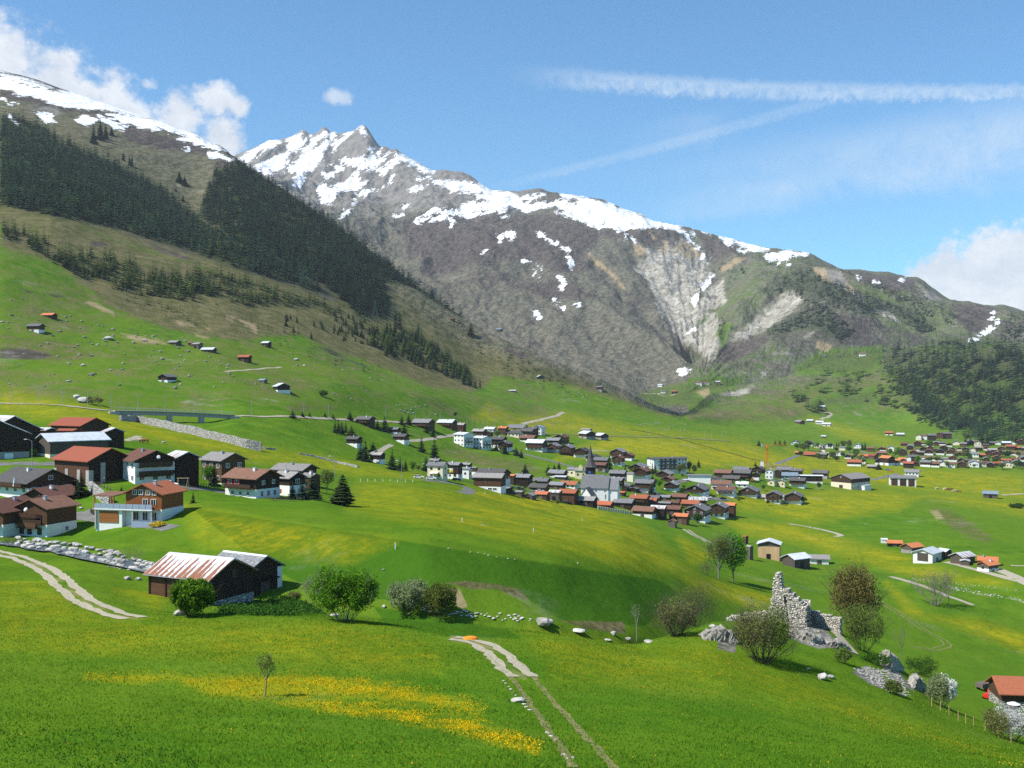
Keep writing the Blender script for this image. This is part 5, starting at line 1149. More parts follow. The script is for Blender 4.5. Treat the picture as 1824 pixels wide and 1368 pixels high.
r = vil(1226, 1266, 845, 860, 'l', 'sl', 'wh', '', 'w', label='low modern hall with slanting dark roof below the large hotel', yaw=-10, k=2.2, pitch=6, win='none', name='modern_hall', cat='hall', ymin=560)
LO = 'barns in the lower right meadows'
r = house(1348, 1393, 961, 997, 'G', 'si', 'gw', 'p', 'b', label='tall barn with fresh pale planks below grey boards and silver roof', group=LO, yaw=72, k=0.9, pitch=17, hb=5.2, ymin=330)
r['o']['label'] = 'tall barn with fresh pale planks below grey boards and silver roof'
r = house(1625, 1679, 976, 1005, 'R', 'si', 'wh', '', 'b', label='white plastered barn with silver tin roof in the middle of the hamlet', group=LO, yaw=48, k=1.25, pitch=19, ymin=330)
p = MB(); p.box(-r['l2']-0.1, -r['w2']*0.55, 0.9, -r['l2']-0.02, r['w2']*0.55, r['hw'], 'wood_grey'); p.build('timber_panel', r['o'])
r = house(1772, 1880, 1206, 1266, 'l', 'rd', 'br', 's', 'b', label='brown barn with red tiled roof cut by the frame edge', group=LO, yaw=-7, k=1.4, pitch=27, ymin=170)
# ------------------------------------------------------------------ church
X, Y, Z = pick(1062, 894, 420); pm = Y/F
Y += 6; X = (1062-CX)/F*Y
ch = thing('church', 'white church with slate roof, side chapel and pointed dark tower', 'church', (X, Y, Z+0.3), R(-14))
Ln, Wn = 53*pm*0.93, 9.5; l2, w2 = Ln/2, Wn/2; hw, rise = 6.6, 5.6
p = MB(); p.add([(-l2,-w2,-4),(l2,-w2,-4),(l2,w2,-4),(-l2,w2,-4),(-l2,-w2,hw),(l2,-w2,hw),(l2,w2,hw),(-l2,w2,hw),(-l2,0,hw+rise),(l2,0,hw+rise)], [(0,1,5,4),(2,3,7,6),(1,2,6,9,5),(3,0,4,8,7)], 'plaster_white'); p.build('nave', ch)
def gable_roof(x0, x1, w, zr, ze, ov, mat, rake=0.0):
    mb = MB(); s = (zr-ze)/w; th_ = 0.25
    for sg in (-1, 1):
        ye = sg*(w+ov); zz = zr-s*(w+ov)
        vs = [(x0,0,zr),(x1,0,zr),(x1,ye,zz),(x0,ye,zz),(x0,0,zr+th_),(x1,0,zr+th_),(x1,ye,zz+th_),(x0,ye,zz+th_)]
        fs = [(0,1,2,3),(7,6,5,4),(1,0,4,5),(2,1,5,6),(3,2,6,7),(0,3,7,4)]
        mb.add(vs, fs if sg < 0 else [f[::-1] for f in fs], mat)
    return mb
gable_roof(-l2-0.3, l2-0.02, w2, hw+rise+0.1, hw+0.1, 0.45, 'roof_slate').build('roof', ch)
cl2 = 16*pm
p = MB(); p.add([(l2,-w2*.86,-4),(l2+cl2,-w2*.86,-4),(l2+cl2,w2*.86,-4),(l2,w2*.86,-4),(l2,-w2*.86,6.0),(l2+cl2,-w2*.86,6.0),(l2+cl2,w2*.86,6.0),(l2,w2*.86,6.0),(l2,0,10.8),(l2+cl2,0,10.8)], [(0,1,5,4),(2,3,7,6),(1,2,6,9,5)], 'plaster_white'); p.build('choir', ch)
gable_roof(l2+0.02, l2+cl2+0.35, w2*.86, 10.9, 6.1, 0.4, 'roof_slate').build('choir_roof', ch)
cp = link('chapel', (lambda m_: (m_.add([(-3.4,-2.5,-4),(3.4,-2.5,-4),(3.4,2.5,-4),(-3.4,2.5,-4),(-3.4,-2.5,3.4),(3.4,-2.5,3.4),(3.4,2.5,3.4),(-3.4,2.5,3.4),(-3.4,0,6.8),(3.4,0,6.8)], [(0,1,5,4),(2,3,7,6),(1,2,6,9,5),(3,0,4,8,7)], 'plaster_white'), m_.mesh('chapel'))[1])(MB()), ch, (-l2+4.2, -w2-2.4, 0), R(78))
gr_ = gable_roof(-3.7, 3.5, 2.5, 6.9, 3.5, 0.35, 'roof_slate').build('chapel_roof', cp)
for u in (0.05, 0.38, 0.72): add_window(ch, -l2+u*Ln+2.2, -w2-0.07, 5.2, 0, 0.9, 0.7, 'plaster_white')
add_window(ch, l2-1.5, -w2-0.07, 2.4, 0, 0.5, 2.2, 'plaster_white'); add_window(cp, -3.47, 0, 2.5, -math.pi/2, 0.5, 1.2, 'plaster_white')
# tower: shaft, belfry stage with clock, flared spire
tw = link('tower', (lambda m_: (m_.box(-2.1,-2.1,-4,2.1,2.1,12.5,'plaster_white'), m_.mesh('tower'))[1])(MB()), ch, (-l2+2.6, w2+3.0, 0), 0.0)
p = MB(); p.box(-2.25,-2.25,12.5,2.25,2.25,16.2,'wood_black'); bf = p.build('belfry', tw)
p = MB(); p.tube((0,-2.27,13.4),(0,-2.35,13.4),0.75,0.75,'paint_blue',14); p.build('clock_face', tw)
p = MB(); prof = [(3.3,16.0),(2.75,16.7),(1.95,18.4),(1.35,20.6),(0.9,23.2),(0.45,25.4),(0.06,27.2)]
vs = []; n = 8
for (rr, zz) in prof: vs += [(rr*math.cos(2*math.pi*(i+.5)/n)*1.06, rr*math.sin(2*math.pi*(i+.5)/n)*1.06, zz) for i in range(n)]
fs = [(a*n+i, a*n+(i+1) % n, (a+1)*n+(i+1) % n, (a+1)*n+i) for a in range(len(prof)-1) for i in range(n)]+[tuple(range(n))[::-1]]
p.add(vs, fs, 'roof_dark'); p.build('spire', tw)
# parish house with its bell gable
r = vil(1024, 1046, 833.5, 854, 'l', 'sl', 'ye', '', 'a', label='yellow house with a little bell gable left of the church tower', yaw=-10, k=1.2, name='parish_house', cat='house')
p = MB(); p.add([(-1.2,-r['w2']-0.35,r['hw']-0.5),(1.2,-r['w2']-0.35,r['hw']-0.5),(1.2,-r['w2']-0.35,r['hw']+2.2),(0,-r['w2']-0.35,r['hw']+3.6),(-1.2,-r['w2']-0.35,r['hw']+2.2),(-1.2,-r['w2']+0.5,r['hw']-0.5),(1.2,-r['w2']+0.5,r['hw']-0.5),(1.2,-r['w2']+0.5,r['hw']+2.2),(0,-r['w2']+0.5,r['hw']+3.6),(-1.2,-r['w2']+0.5,r['hw']+2.2)], [(0,1,2,3,4),(9,8,7,6,5),(1,6,7,2),(2,7,8,3),(3,8,9,4),(4,9,5,0)], 'plaster_yellow'); p.build('bell_gable', r['o'])

# ------------------------------------------------------------------ roads and paths, laid just over the ground
def ribbon(name, pts, width, mat, label, lift=0.05, ruts=None, step=3.0, ymin=0, ymax=1e9, jit=0.0):
    w = [pick(px, py, ymin, ymax) for px, py in pts]
    P = np.array([(a[0], a[1]) for a in w]); seg = np.hypot(*np.diff(P, axis=0).T); s = np.concatenate([[0], np.cumsum(seg)])
    n = max(4, int(s[-1]/step)); t = np.linspace(0, s[-1], n)
    xs, ys = np.interp(t, s, P[:, 0]), np.interp(t, s, P[:, 1])
    k = max(1, int(n*0.06)); 
    if n > 8: xs, ys = smooth1(xs, k), smooth1(ys, k)
    dx_, dy_ = np.gradient(xs), np.gradient(ys); L = np.hypot(dx_, dy_)+1e-9; nx_, ny_ = -dy_/L, dx_/L
    mb = MB(); lanes = ruts or [(-0.5, 0.5)]
    for (a, b_) in lanes:
        offs = np.linspace(a, b_, 4); vs = []
        for i in range(n):
            for o in offs:
                jj = jit*(random.random()-0.5)*1.6
                x = xs[i]+nx_[i]*(o*width+jj); y = ys[i]+ny_[i]*(o*width+jj); vs.append((x, y, ground(x, y)+lift))
        fs = [(i*4+j, i*4+j+1, i*4+j+5, i*4+j+4) for i in range(n-1) for j in range(3)]
        mb.add(vs, [f[::-1] for f in fs], mat)
    me = mb.mesh(name, True); bm_up(me)
    return struct(link(name, me), label)
def bm_up(me):
    fl = [p for p in me.polygons if p.normal.z < 0]
    for p in fl: p.flip()
RUT = [(-0.5, -0.13), (0.13, 0.5)]
simple('rut_grass', (0.24, 0.215, 0.085), var=0.05, nscale=2, wear=0.5, col2=(0.08, 0.11, 0.02))
ribbon('track', [(-60,972),(0,985),(40,996),(80,1014),(106,1033),(130,1055),(165,1078),(205,1094),(243,1102)], 3.3, 'gravel_worn', 'two rut gravel track curving down beside the boulder lined brook', ruts=RUT, step=1.5, jit=0.25, ymin=95)
ribbon('track', [(806,1137),(835,1141),(862,1149),(885,1163),(905,1184),(921,1200),(934,1206)], 3.0, 'gravel_worn', 'gravel cart track appearing over the meadow hump', ruts=RUT, step=1.0, jit=0.3, ymax=125)
ribbon('track', [(925,1200),(955,1238),(990,1280),(1030,1328),(1060,1372)], 2.6, 'rut_grass', 'faint wheel ruts running down the meadow from the gravel track', ruts=[(-0.5,-0.3),(0.3,0.5)], step=1.0, jit=0.12, ymax=125, lift=0.03)
ribbon('road', [(-60,827),(0,827),(60,826),(108,826)], 5.0, 'asphalt', 'village road passing below the huge barns', ymin=200)
ribbon('driveway', [(126,917),(150,916),(172,906),(190,899),(204,897)], 3.5, 'asphalt', 'driveway between the two chalets', ymin=190)
ribbon('driveway', [(140,919),(175,922),(215,930),(260,936),(305,942)], 4.0, 'asphalt', 'paved forecourt of the orange chalet', ymin=190)
ribbon('road', [(300,872),(322,870),(345,869),(372,872),(402,878)], 3.5, 'asphalt', 'lane past the barns to the garden fence', ymin=220)
ribbon('path', [(222,785),(232,783),(241,780),(249,777)], 2.6, 'gravel', 'short curving footpath above the black barn', ymin=280)
ribbon('road', [(752,855),(775,857),(800,860),(822,865),(836,871),(834,877),(822,878)], 5.0, 'asphalt', 'road bending in front of the inn', ymin=400)
ribbon('path', [(727,785),(741,785),(764,782),(786,778),(811,775)], 3.4, 'gravel', 'pale lane climbing to the white apartment houses', ymin=520)
ribbon('path', [(673,806),(684,799),(698,792)], 3.0, 'gravel', 'short pale lane by the spruces', ymin=500)
ribbon('path', [(930,755),(952,750),(973,745),(991,741),(1004,734)], 4.0, 'gravel', 'field lane climbing the yellow meadow above the village', ymin=700)
ribbon('path', [(1405,933),(1438,938),(1471,945),(1490,950),(1499,954),(1488,956)], 3.0, 'gravel', 'curving field lane right of the village', ymin=450)
ribbon('road', [(1383,826),(1395,822),(1405,818),(1422,811)], 4.5, 'asphalt', 'road running up to the far village', ymin=700)
simple('ditch_grass', (0.050, 0.085, 0.010), var=0.05, nscale=1, wear=0.4)
ribbon('ditch', [(1120,764),(1160,771),(1210,782),(1260,796),(1300,807),(1345,819),(1368,824)], 3.5, 'ditch_grass', 'dark grassy ditch slanting across the yellow meadow', ymin=700, lift=0.25)
ribbon('road', [(1061,846),(1086,850),(1118,863),(1148,879),(1214,886),(1280,889),(1302,890)], 6.0, 'asphalt', 'village street winding between the houses', ymin=480, lift=0.15)
ribbon('road', [(1207,859),(1233,853),(1263,849)], 5.0, 'asphalt', 'short street below the large hotel', ymin=560, lift=0.15)
ribbon('road', [(836,859),(870,863),(902,866),(941,874),(985,880)], 5.0, 'asphalt', 'street between the inn and the church', ymin=440, lift=0.15)
ribbon('road', [(905,800),(945,812),(985,822),(1020,832)], 4.5, 'asphalt', 'street of the upper village quarter', ymin=560, lift=0.15)
ribbon('road', [(1548,855),(1572,851),(1587,846),(1602,844)], 5.0, 'asphalt', 'road behind the workshop', ymin=600)
ribbon('path', [(1685,1001),(1721,1010),(1770,1023),(1812,1034),(1830,1041)], 3.2, 'gravel', 'gravel lane below the hamlet barns', ymin=300)
ribbon('path', [(1777,1014),(1803,1025),(1834,1041)], 4.5, 'gravel', 'wide gravel lane joining at the right edge', ymin=300)
ribbon('path', [(1586,1027),(1616,1035),(1642,1043),(1688,1062),(1733,1078)], 2.4, 'gravel', 'narrow gravel path crossing the right meadow', ymin=260)
ribbon('path', [(1800,1007),(1824,1008),(1850,1009)], 2.5, 'gravel', 'pale path at the right edge', ymin=300)
ribbon('track', [(1565,1070),(1601,1092),(1640,1118),(1680,1140),(1690,1150),(1665,1158),(1620,1152)], 2.4, 'rut_grass', 'grassy wheel ruts looping in the right meadow', ruts=[(-0.5,-0.28),(0.28,0.5)], ymin=225, lift=0.04)
ribbon('path', [(1221,943),(1238,954),(1262,966)], 3.5, 'gravel', 'pale farm track below the village end', ruts=RUT, ymin=360)
ribbon('path', [(400,662),(440,659),(470,656),(502,654)], 2.2, 'gravel', 'thin footpath across the hillside pasture', ymin=560)
ribbon('path', [(1462,747),(1475,743),(1481,738),(1477,735)], 5.0, 'gravel', 'switchback lane on the far slope', ymin=1000)
ribbon('path', [(1140,700),(1170,701),(1205,702)], 4.0, 'gravel', 'lane in the green side valley', ymin=1400)
ribbon('path', [(1785,882),(1810,880),(1840,879)], 4.0, 'gravel', 'pale lane by the blue roofed barn', ymin=600)
ribbon('path', [(1505,808),(1530,803),(1548,808)], 4.0, 'asphalt', 'street in the far village', ymin=900)
def railbed():
    pts = [(-80,716),(0,718.5),(60,720),(130,725),(205,733)]
    ribbon('railway', pts, 3.4, 'gravel', 'railway line along the hillside left of the viaduct', ymin=420, lift=0.25)
    ribbon('railway', [(418,743),(470,743),(520,743),(580,746),(640,748),(700,752),(760,756)], 3.2, 'gravel', 'railway line right of the viaduct', ymin=450, lift=0.25)
    ribbon('railway', [(880,769),(960,772),(1050,776),(1150,779),(1240,782),(1300,786)], 5.0, 'rut_grass', 'railway line across the yellow meadow', ymin=750, lift=0.3)
railbed()
# ------------------------------------------------------------------ viaduct, masts, lamps, pylons
X0, Y0, _ = pick(203, 737, 430); X1, Y1, _ = pick(416, 745, 430)
z0, z1 = (CY-731)/F*Y0, (CY-739)/F*Y1
vd = thing('viaduct', 'grey concrete railway viaduct spanning the meadow above the stone wall', 'viaduct', ((X0+X1)/2, (Y0+Y1)/2, (z0+z1)/2), math.atan2(Y1-Y0, X1-X0))
Lv = math.hypot(X1-X0, Y1-Y0); dzv = (z1-z0)/Lv
p = MB(); n = 24
vs = []
for i in range(n+1):
    s = -Lv/2+Lv*i/n; zc = dzv*s+0.5*(1-(2*s/Lv)**2)
    for (yy, zz) in ((-2.3, 0), (2.3, 0), (2.3, -0.35), (1.3, -0.5), (1.3, -2.1), (-1.3, -2.1), (-1.3, -0.5), (-2.3, -0.35)): vs.append((s, yy, zc+zz))
fs = [(i*8+j, i*8+(j+1) % 8, i*8+8+(j+1) % 8, i*8+8+j) for i in range(n) for j in range(8)]+[tuple(range(8)), tuple(range(n*8, n*8+8))[::-1]]
p.add(vs, fs, 'concrete'); p.build('deck', vd)
for u in (-0.31, -0.05, 0.22):
    s = u*Lv; p = MB(); p.box(s-1.1, -1.5, -16, s+1.1, 1.5, dzv*s-1.7, 'concrete'); p.build('pier', vd)
for s in (-Lv/2, Lv/2):
    p = MB(); p.box(s-2.2, -2.4, -9, s+2.2, 2.4, dzv*s-0.6, 'concrete'); p.build('abutment', vd)
p = MB()
for yy in (-2.2, 2.2):
    for i in range(40):
        s = -Lv/2+Lv*(i+0.5)/40; p.box(s-0.04, yy-0.04, dzv*s, s+0.04, yy+0.04, dzv*s+1.5, 'metal_grey')
    p.add([(-Lv/2,yy-.03,dzv*-Lv/2+1.4),(Lv/2,yy-.03,dzv*Lv/2+1.4),(Lv/2,yy+.03,dzv*Lv/2+1.5),(-Lv/2,yy+.03,dzv*-Lv/2+1.5)], [(0,1,2,3)], 'metal_grey')
p.build('railing', vd)
p = MB(); p.tube((0,0,0),(0,0,8.2),0.13,0.10,'metal_grey',6); mast_me = p.mesh('pole')
p = MB(); p.tube((0,0,7.2),(0,-2.6,7.5),0.05,0.04,'metal_grey',5); p.tube((0,0,6.4),(0,-2.4,7.4),0.04,0.03,'metal_grey',5); arm_me = p.mesh('arm')
first = None
mlist = [(21,718),(69,720),(111,722),(156,728),(198,731),(245.5,731),(294,732),(345,734),(395,738),(448,742),(541,743),(585,745),(687,748),(740,752),(764,754),(784,755),(832,760),(841,761),(850,762),(859,764),(869,765),(882,767),(1013,770),(1059,771),(1091,773),(1157,776),(1255,781),(1268,781),(1286,782),(1294,782),(1322,786),(1346,790)]
for i, (px, py) in enumerate(mlist):
    X, Y, Z = pick(px, py+(26 if 200 < px < 416 else 0), 430)
    if 200 < px < 416:
        u = (px-203)/213; Y = Y0+(Y1-Y0)*u; X = (px-CX)/F*Y; Z = z0+(z1-z0)*u
    t = thing('railway_mast', 'grey overhead line mast standing along the railway', 'railway mast', (X, Y, Z-0.1), 0, 'overhead line masts along the railway')
    link('pole', mast_me, t); link('arm', arm_me, t)
# street lamps
p = MB(); p.tube((0,0,-0.5),(0,0,7.2),0.09,0.06,'metal_grey',6); lamp_pole = p.mesh('pole')
p = MB(); prev = (0,0,7.2)
for a in range(1, 6):
    q2_ = (-1.5*a/5, 0, 7.2+0.55*math.sin(a/5*math.pi/2)); p.tube(prev, q2_, 0.05, 0.045, 'metal_grey', 5); prev = q2_
lamp_arm = p.mesh('arm')
p = MB(); p.box(-2.2,-0.16,7.66,-1.4,0.16,7.82,'paint_white'); lamp_head = p.mesh('lamp_head')
for (px, py, hpx, ymn, sx, lb) in [(57,832,50,190,1,'tall street lamp with pale head by the village road and huge barn'),(181,872,21,200,-1,'short street lamp at the stone retaining wall'),(304,808,14,225,1,'street lamp behind the white chalet roof'),(596,850,38,300,1,'street lamp behind the garden trees of the grey roofed chalets'),(715,858,38,330,1,'street lamp on the meadow road left of the inn'),(761,856,30,380,1,'street lamp close to the inn')]:
    X, Y, Z = pick(px, py, ymn); s = hpx*Y/F/7.8
    t = thing('street_lamp', lb, 'street lamp', (X, Y, Z), 0, 'street lamps'); t.scale = (s*sx, s, s)
    link('pole', lamp_pole, t); link('arm', lamp_arm, t); link('lamp_head', lamp_head, t)
# lattice pylons
def pylon(px, py, hpx, lb, ymin):
    X, Y, Z = pick(px, py, ymin); H = hpx*Y/F; t = thing('power_pylon', lb, 'pylon', (X, Y, Z), R(20), 'power line pylons')
    lv = [(0, 0.16*H), (0.3*H, 0.105*H), (0.55*H, 0.062*H), (0.78*H, 0.04*H), (H, 0.022*H)]; th_ = max(0.10, 0.0028*H*1.6)
    m_ = MB()
    for (za, a), (zb, b_) in zip(lv[:-1], lv[1:]):
        ca = [(-a,-a,za),(a,-a,za),(a,a,za),(-a,a,za)]; cb = [(-b_,-b_,zb),(b_,-b_,zb),(b_,b_,zb),(-b_,b_,zb)]
        for i in range(4):
            m_.tube(ca[i], cb[i], th_, th_, 'metal_green', 4); m_.tube(ca[i], cb[(i+1) % 4], th_*.6, th_*.6, 'metal_green', 4); m_.tube(ca[(i+1) % 4], cb[i], th_*.6, th_*.6, 'metal_green', 4); m_.tube(cb[i], cb[(i+1) % 4], th_*.6, th_*.6, 'metal_green', 4)
    m_.build('lattice', t)
    for zz, w in ((0.78*H, 0.24*H), (0.93*H, 0.17*H)):
        m_ = MB(); m_.tube((-w,0,zz),(w,0,zz),th_,th_,'metal_green',4); m_.tube((-w,0,zz),(0,0,zz+0.05*H),th_*.7,th_*.7,'metal_green',4); m_.tube((w,0,zz),(0,0,zz+0.05*H),th_*.7,th_*.7,'metal_green',4); m_.build('crossarm', t)
pylon(283, 441, 36, 'green lattice pylon at the lower edge of the upper forest', 900)
pylon(668, 571, 36, 'green lattice pylon at the tip of the dark spur forest', 1000)
pylon(537, 509, 30, 'lattice pylon standing among trees between the two forests', 1000)
pylon(1703, 781, 22, 'thin grey pylon on the wooded slope behind the far village', 1300)
# ------------------------------------------------------------------ tower crane and building site
X, Y, Z = pick(1366, 828, 600); s = Y/F
cr_ = thing('tower_crane', 'orange tower crane over the building site behind the village', 'crane', (X, Y, Z), R(6))
Hc = 35*s
m_ = MB(); a = 0.75
for i in range(4):
    c0 = [(-a,-a),(a,-a),(a,a),(-a,a)]
    m_.tube((*c0[i],-1),(*c0[i],Hc),0.16,0.16,'paint_orange',4)
for k_ in range(12):
    z0_, z1_ = Hc*k_/12, Hc*(k_+1)/12
    for i in range(4): m_.tube((*c0[i], z0_), (*c0[(i+1) % 4], z1_), 0.11, 0.11, 'paint_orange', 4)
m_.build('mast', cr_)
m_ = MB()
m_.tube((-4,0,Hc),(38*s,0,Hc),0.2,0.16,'paint_orange',4); m_.tube((-4,0,Hc+1.1),(37*s,0,Hc+0.9),0.15,0.12,'paint_orange',4)
for k_ in range(16): m_.tube((-3+k_*2.3*s,0,Hc),(-2+k_*2.3*s,0,Hc+1.05),0.1,0.1,'paint_orange',4)
m_.build('jib', cr_)
m_ = MB(); m_.box(-4.6,-0.9,Hc-1.2,-2.6,0.9,Hc+0.8,'concrete'); m_.build('counterweight', cr_)
m_ = MB(); m_.box(-0.9,-1.9,Hc-2.4,0.9,-0.8,Hc-0.4,'paint_orange'); m_.build('cab', cr_)
X, Y, Z = pick(1358, 831, 600); m_ = MB(); s = Y/F; m_.box(-2.4*s,-2.4*s,-1,2.4*s,2.4*s,9*s,'paint_white'); m_.box(-2.6*s,-2.6*s,9*s,2.6*s,2.6*s,9.3*s,'concrete')
tag(m_.build('stairwell_shaft', None, (X, Y, Z)), 'bare white stair shaft of the unfinished building beside the crane', 'building shell')
X, Y, Z = pick(1384, 833, 600); s = Y/F
bs = thing('building_shell', 'unfinished concrete building with timber formwork at the crane foot', 'building shell', (X, Y, Z), R(-8))
m_ = MB(); m_.box(-20*s,-5,-2,20*s,5,1.2,'concrete'); m_.build('slab', bs)
m_ = MB(); m_.box(-20*s,-5.2,1.2,20*s,-4.9,2.1,'wood_pale'); m_.build('formwork', bs)
for u in (-0.8, -0.3, 0.2, 0.7):
    m_ = MB(); m_.box(u*20*s-0.4,-4,1.2,u*20*s+0.4,-3.2,4,'concrete'); m_.build('column', bs)
X, Y, Z = pick(1340.5, 858.5, 500); s = Y/F
ex = thing('loader', 'small orange loader parked among the houses below the crane', 'loader', (X, Y, Z), R(15))
m_ = MB(); m_.box(-1.9,-0.9,0.5,1.2,0.9,1.5,'paint_orange'); m_.build('body', ex)
m_ = MB(); m_.box(-1.0,-0.8,1.5,0.4,0.8,2.7,'paint_orange'); m_.build('cab', ex)
m_ = MB(); m_.box(1.4,-1.0,0.2,2.4,1.0,1.0,'metal_grey'); m_.build('bucket', ex)
for (x, y) in ((-1.2,-1.0),(0.8,-1.0),(-1.2,1.0),(0.8,1.0)):
    m_ = MB(); m_.tube((x,y-0.2,0.5),(x,y+0.2,0.5),0.55,0.55,'paint_black',10); m_.build('wheel', ex)
# ------------------------------------------------------------------ walls and fences
def rubble_wall(name, pts, h, thick, label, mat='wall_stone', cat='stone wall', ymin=0, top=None):
    P = [pick(px, py, ymin) for px, py in pts]; m_ = MB(); vs = []
    N = 8*len(pts); t = np.linspace(0, len(P)-1, N)
    X = np.interp(t, range(len(P)), [a[0] for a in P]); Y_ = np.interp(t, range(len(P)), [a[1] for a in P]); Zb = np.array([ground(x, y) for x, y in zip(X, Y_)])
    rr = random.Random(3); hh = h if np.isscalar(h) else np.interp(t, np.linspace(0, len(P)-1, len(h)), h)
    dx_, dy_ = np.gradient(X), np.gradient(Y_); L = np.hypot(dx_, dy_); nx_, ny_ = -dy_/L, dx_/L
    for i in range(N):
        zt = Zb[i]+(hh if np.isscalar(hh) else hh[i])+rr.uniform(-0.12, 0.12)
        for o, zz in ((-thick/2-0.25, Zb[i]-1.5), (-thick/2, zt), (thick/2, zt+rr.uniform(-.1, .1)), (thick/2, Zb[i]-1.5)): vs.append((X[i]+nx_[i]*o, Y_[i]+ny_[i]*o, zz))
    fs = [(i*4+j, i*4+j+1, i*4+j+5, i*4+j+4) for i in range(N-1) for j in range(3)]+[(0,3,2,1), (N*4-4,N*4-3,N*4-2,N*4-1)]
    m_.add(vs, fs, mat); return tag(m_.build(name), label, cat)
rubble_wall('stone_wall', [(214,749),(245,752),(300,764),(350,775),(400,787),(440,798),(466,804)], [2.2,2.8,3.3,3.2,3.0,3.4,3.6], 1.2, 'long pale rubble retaining wall beneath the viaduct', ymin=380)
rubble_wall('stone_wall', [(161,872),(172,882),(184,893),(197,897)], 2.0, 0.8, 'rubble retaining wall beside the drive of the orange chalet', ymin=195)
rubble_wall('stone_wall', [(455,796),(475,800),(490,801)], 0.6, 0.8, 'tumbled end of the rubble wall in the meadow', ymin=380)
rubble_wall('stone_wall', [(532,809),(560,814),(600,824),(638,833)], 0.7, 1.2, 'low line of piled field stones across the upper meadow', ymin=380)
rubble_wall('stone_wall', [(1742,1012),(1755,1014),(1775,1018)], 0.6, 0.8, 'low stone kerb below the orange roofed house', ymin=300)
def fence(pts, n, h, label, mat='wood_grey', rails=(0.45, 0.9), ymin=0, post=0.06):
    P = [pick(px, py, ymin) for px, py in pts]; t = np.linspace(0, len(P)-1, n)
    X = np.interp(t, range(len(P)), [a[0] for a in P]); Y_ = np.interp(t, range(len(P)), [a[1] for a in P]); Z_ = [ground(x, y) for x, y in zip(X, Y_)]
    f = thing('fence', label, 'fence', (X[0], Y_[0], Z_[0]))
    for i in range(n):
        m_ = MB(); m_.box(-post,-post,-0.3,post,post,h,mat); m_.build('post', f, (X[i]-X[0], Y_[i]-Y_[0], Z_[i]-Z_[0]))
    for rz_ in rails:
        m_ = MB()
        for i in range(n-1): m_.tube((X[i]-X[0],Y_[i]-Y_[0],Z_[i]-Z_[0]+rz_*h),(X[i+1]-X[0],Y_[i+1]-Y_[0],Z_[i+1]-Z_[0]+rz_*h),0.05,0.05,mat,4)
        m_.build('rail', f)
    return f
fence([(358,868),(375,870),(395,874),(414,880)], 12, 1.1, 'grey wooden garden fence before the reddish log house', ymin=220)
fence([(470,888),(495,893),(520,894),(548,889)], 14, 0.9, 'low wooden fence around the garden of the shuttered chalets', ymin=220)
fence([(165,865),(180,868),(197,876)], 7, 1.0, 'wooden railing along the retaining wall top', ymin=200)
def paling(pts, n, h, label, ymin):
    P = [pick(px, py, ymin) for px, py in pts]; m_ = MB()
    X = np.linspace(P[0][0], P[-1][0], n); Y_ = np.linspace(P[0][1], P[-1][1], n)
    f = thing('fence', label, 'fence', P[0])
    for i in range(n):
        zb = ground(X[i], Y_[i]); m_.box(X[i]-P[0][0]-0.16, Y_[i]-P[0][1]-0.05, zb-P[0][2]-0.3, X[i]-P[0][0]+0.16, Y_[i]-P[0][1]+0.05, zb-P[0][2]+h, 'wood_pale' if i % 3 else 'paint_white')
    m_.build('slat', f); return f
paling([(1065,907),(1124,917)], 42, 1.7, 'pale board fence below the orange roofed barn', 430)
def posts(lst, h, label, grp, ymin, mat='wood_pale', w=0.05):
    m_ = MB(); m_.box(-w,-w,-0.2,w,w,h,mat); me = m_.mesh('fence_post')
    for px, py in lst: tag(link('fence_post', me, None, pick(px, py, ymin)), label, 'fence post', grp)
posts([(1424+x/4.56, 1068+y/4.56+3) for x, y in [(1075,855),(1145,892),(1215,928),(1290,970),(1350,992),(1415,1018),(1510,1052),(1620,1108),(1720,1150)]], 1.1, 'thin pale electric fence post along the lower meadow edge', 'electric fence posts at the meadow edge', 100, w=0.03)
posts([(642,858),(655,858),(668,858),(682,858),(695,858),(708,859),(722,859),(735,859)], 1.0, 'white road marker post along the meadow road', 'white posts along the meadow road', 330, 'paint_white', 0.09)
posts([(864,880),(891,884),(1037,928),(950,948),(823,930),(704,978)], 1.0, 'lone white marker post in the terrace meadow', 'marker posts in the terrace meadow', 150, 'paint_white', 0.07)
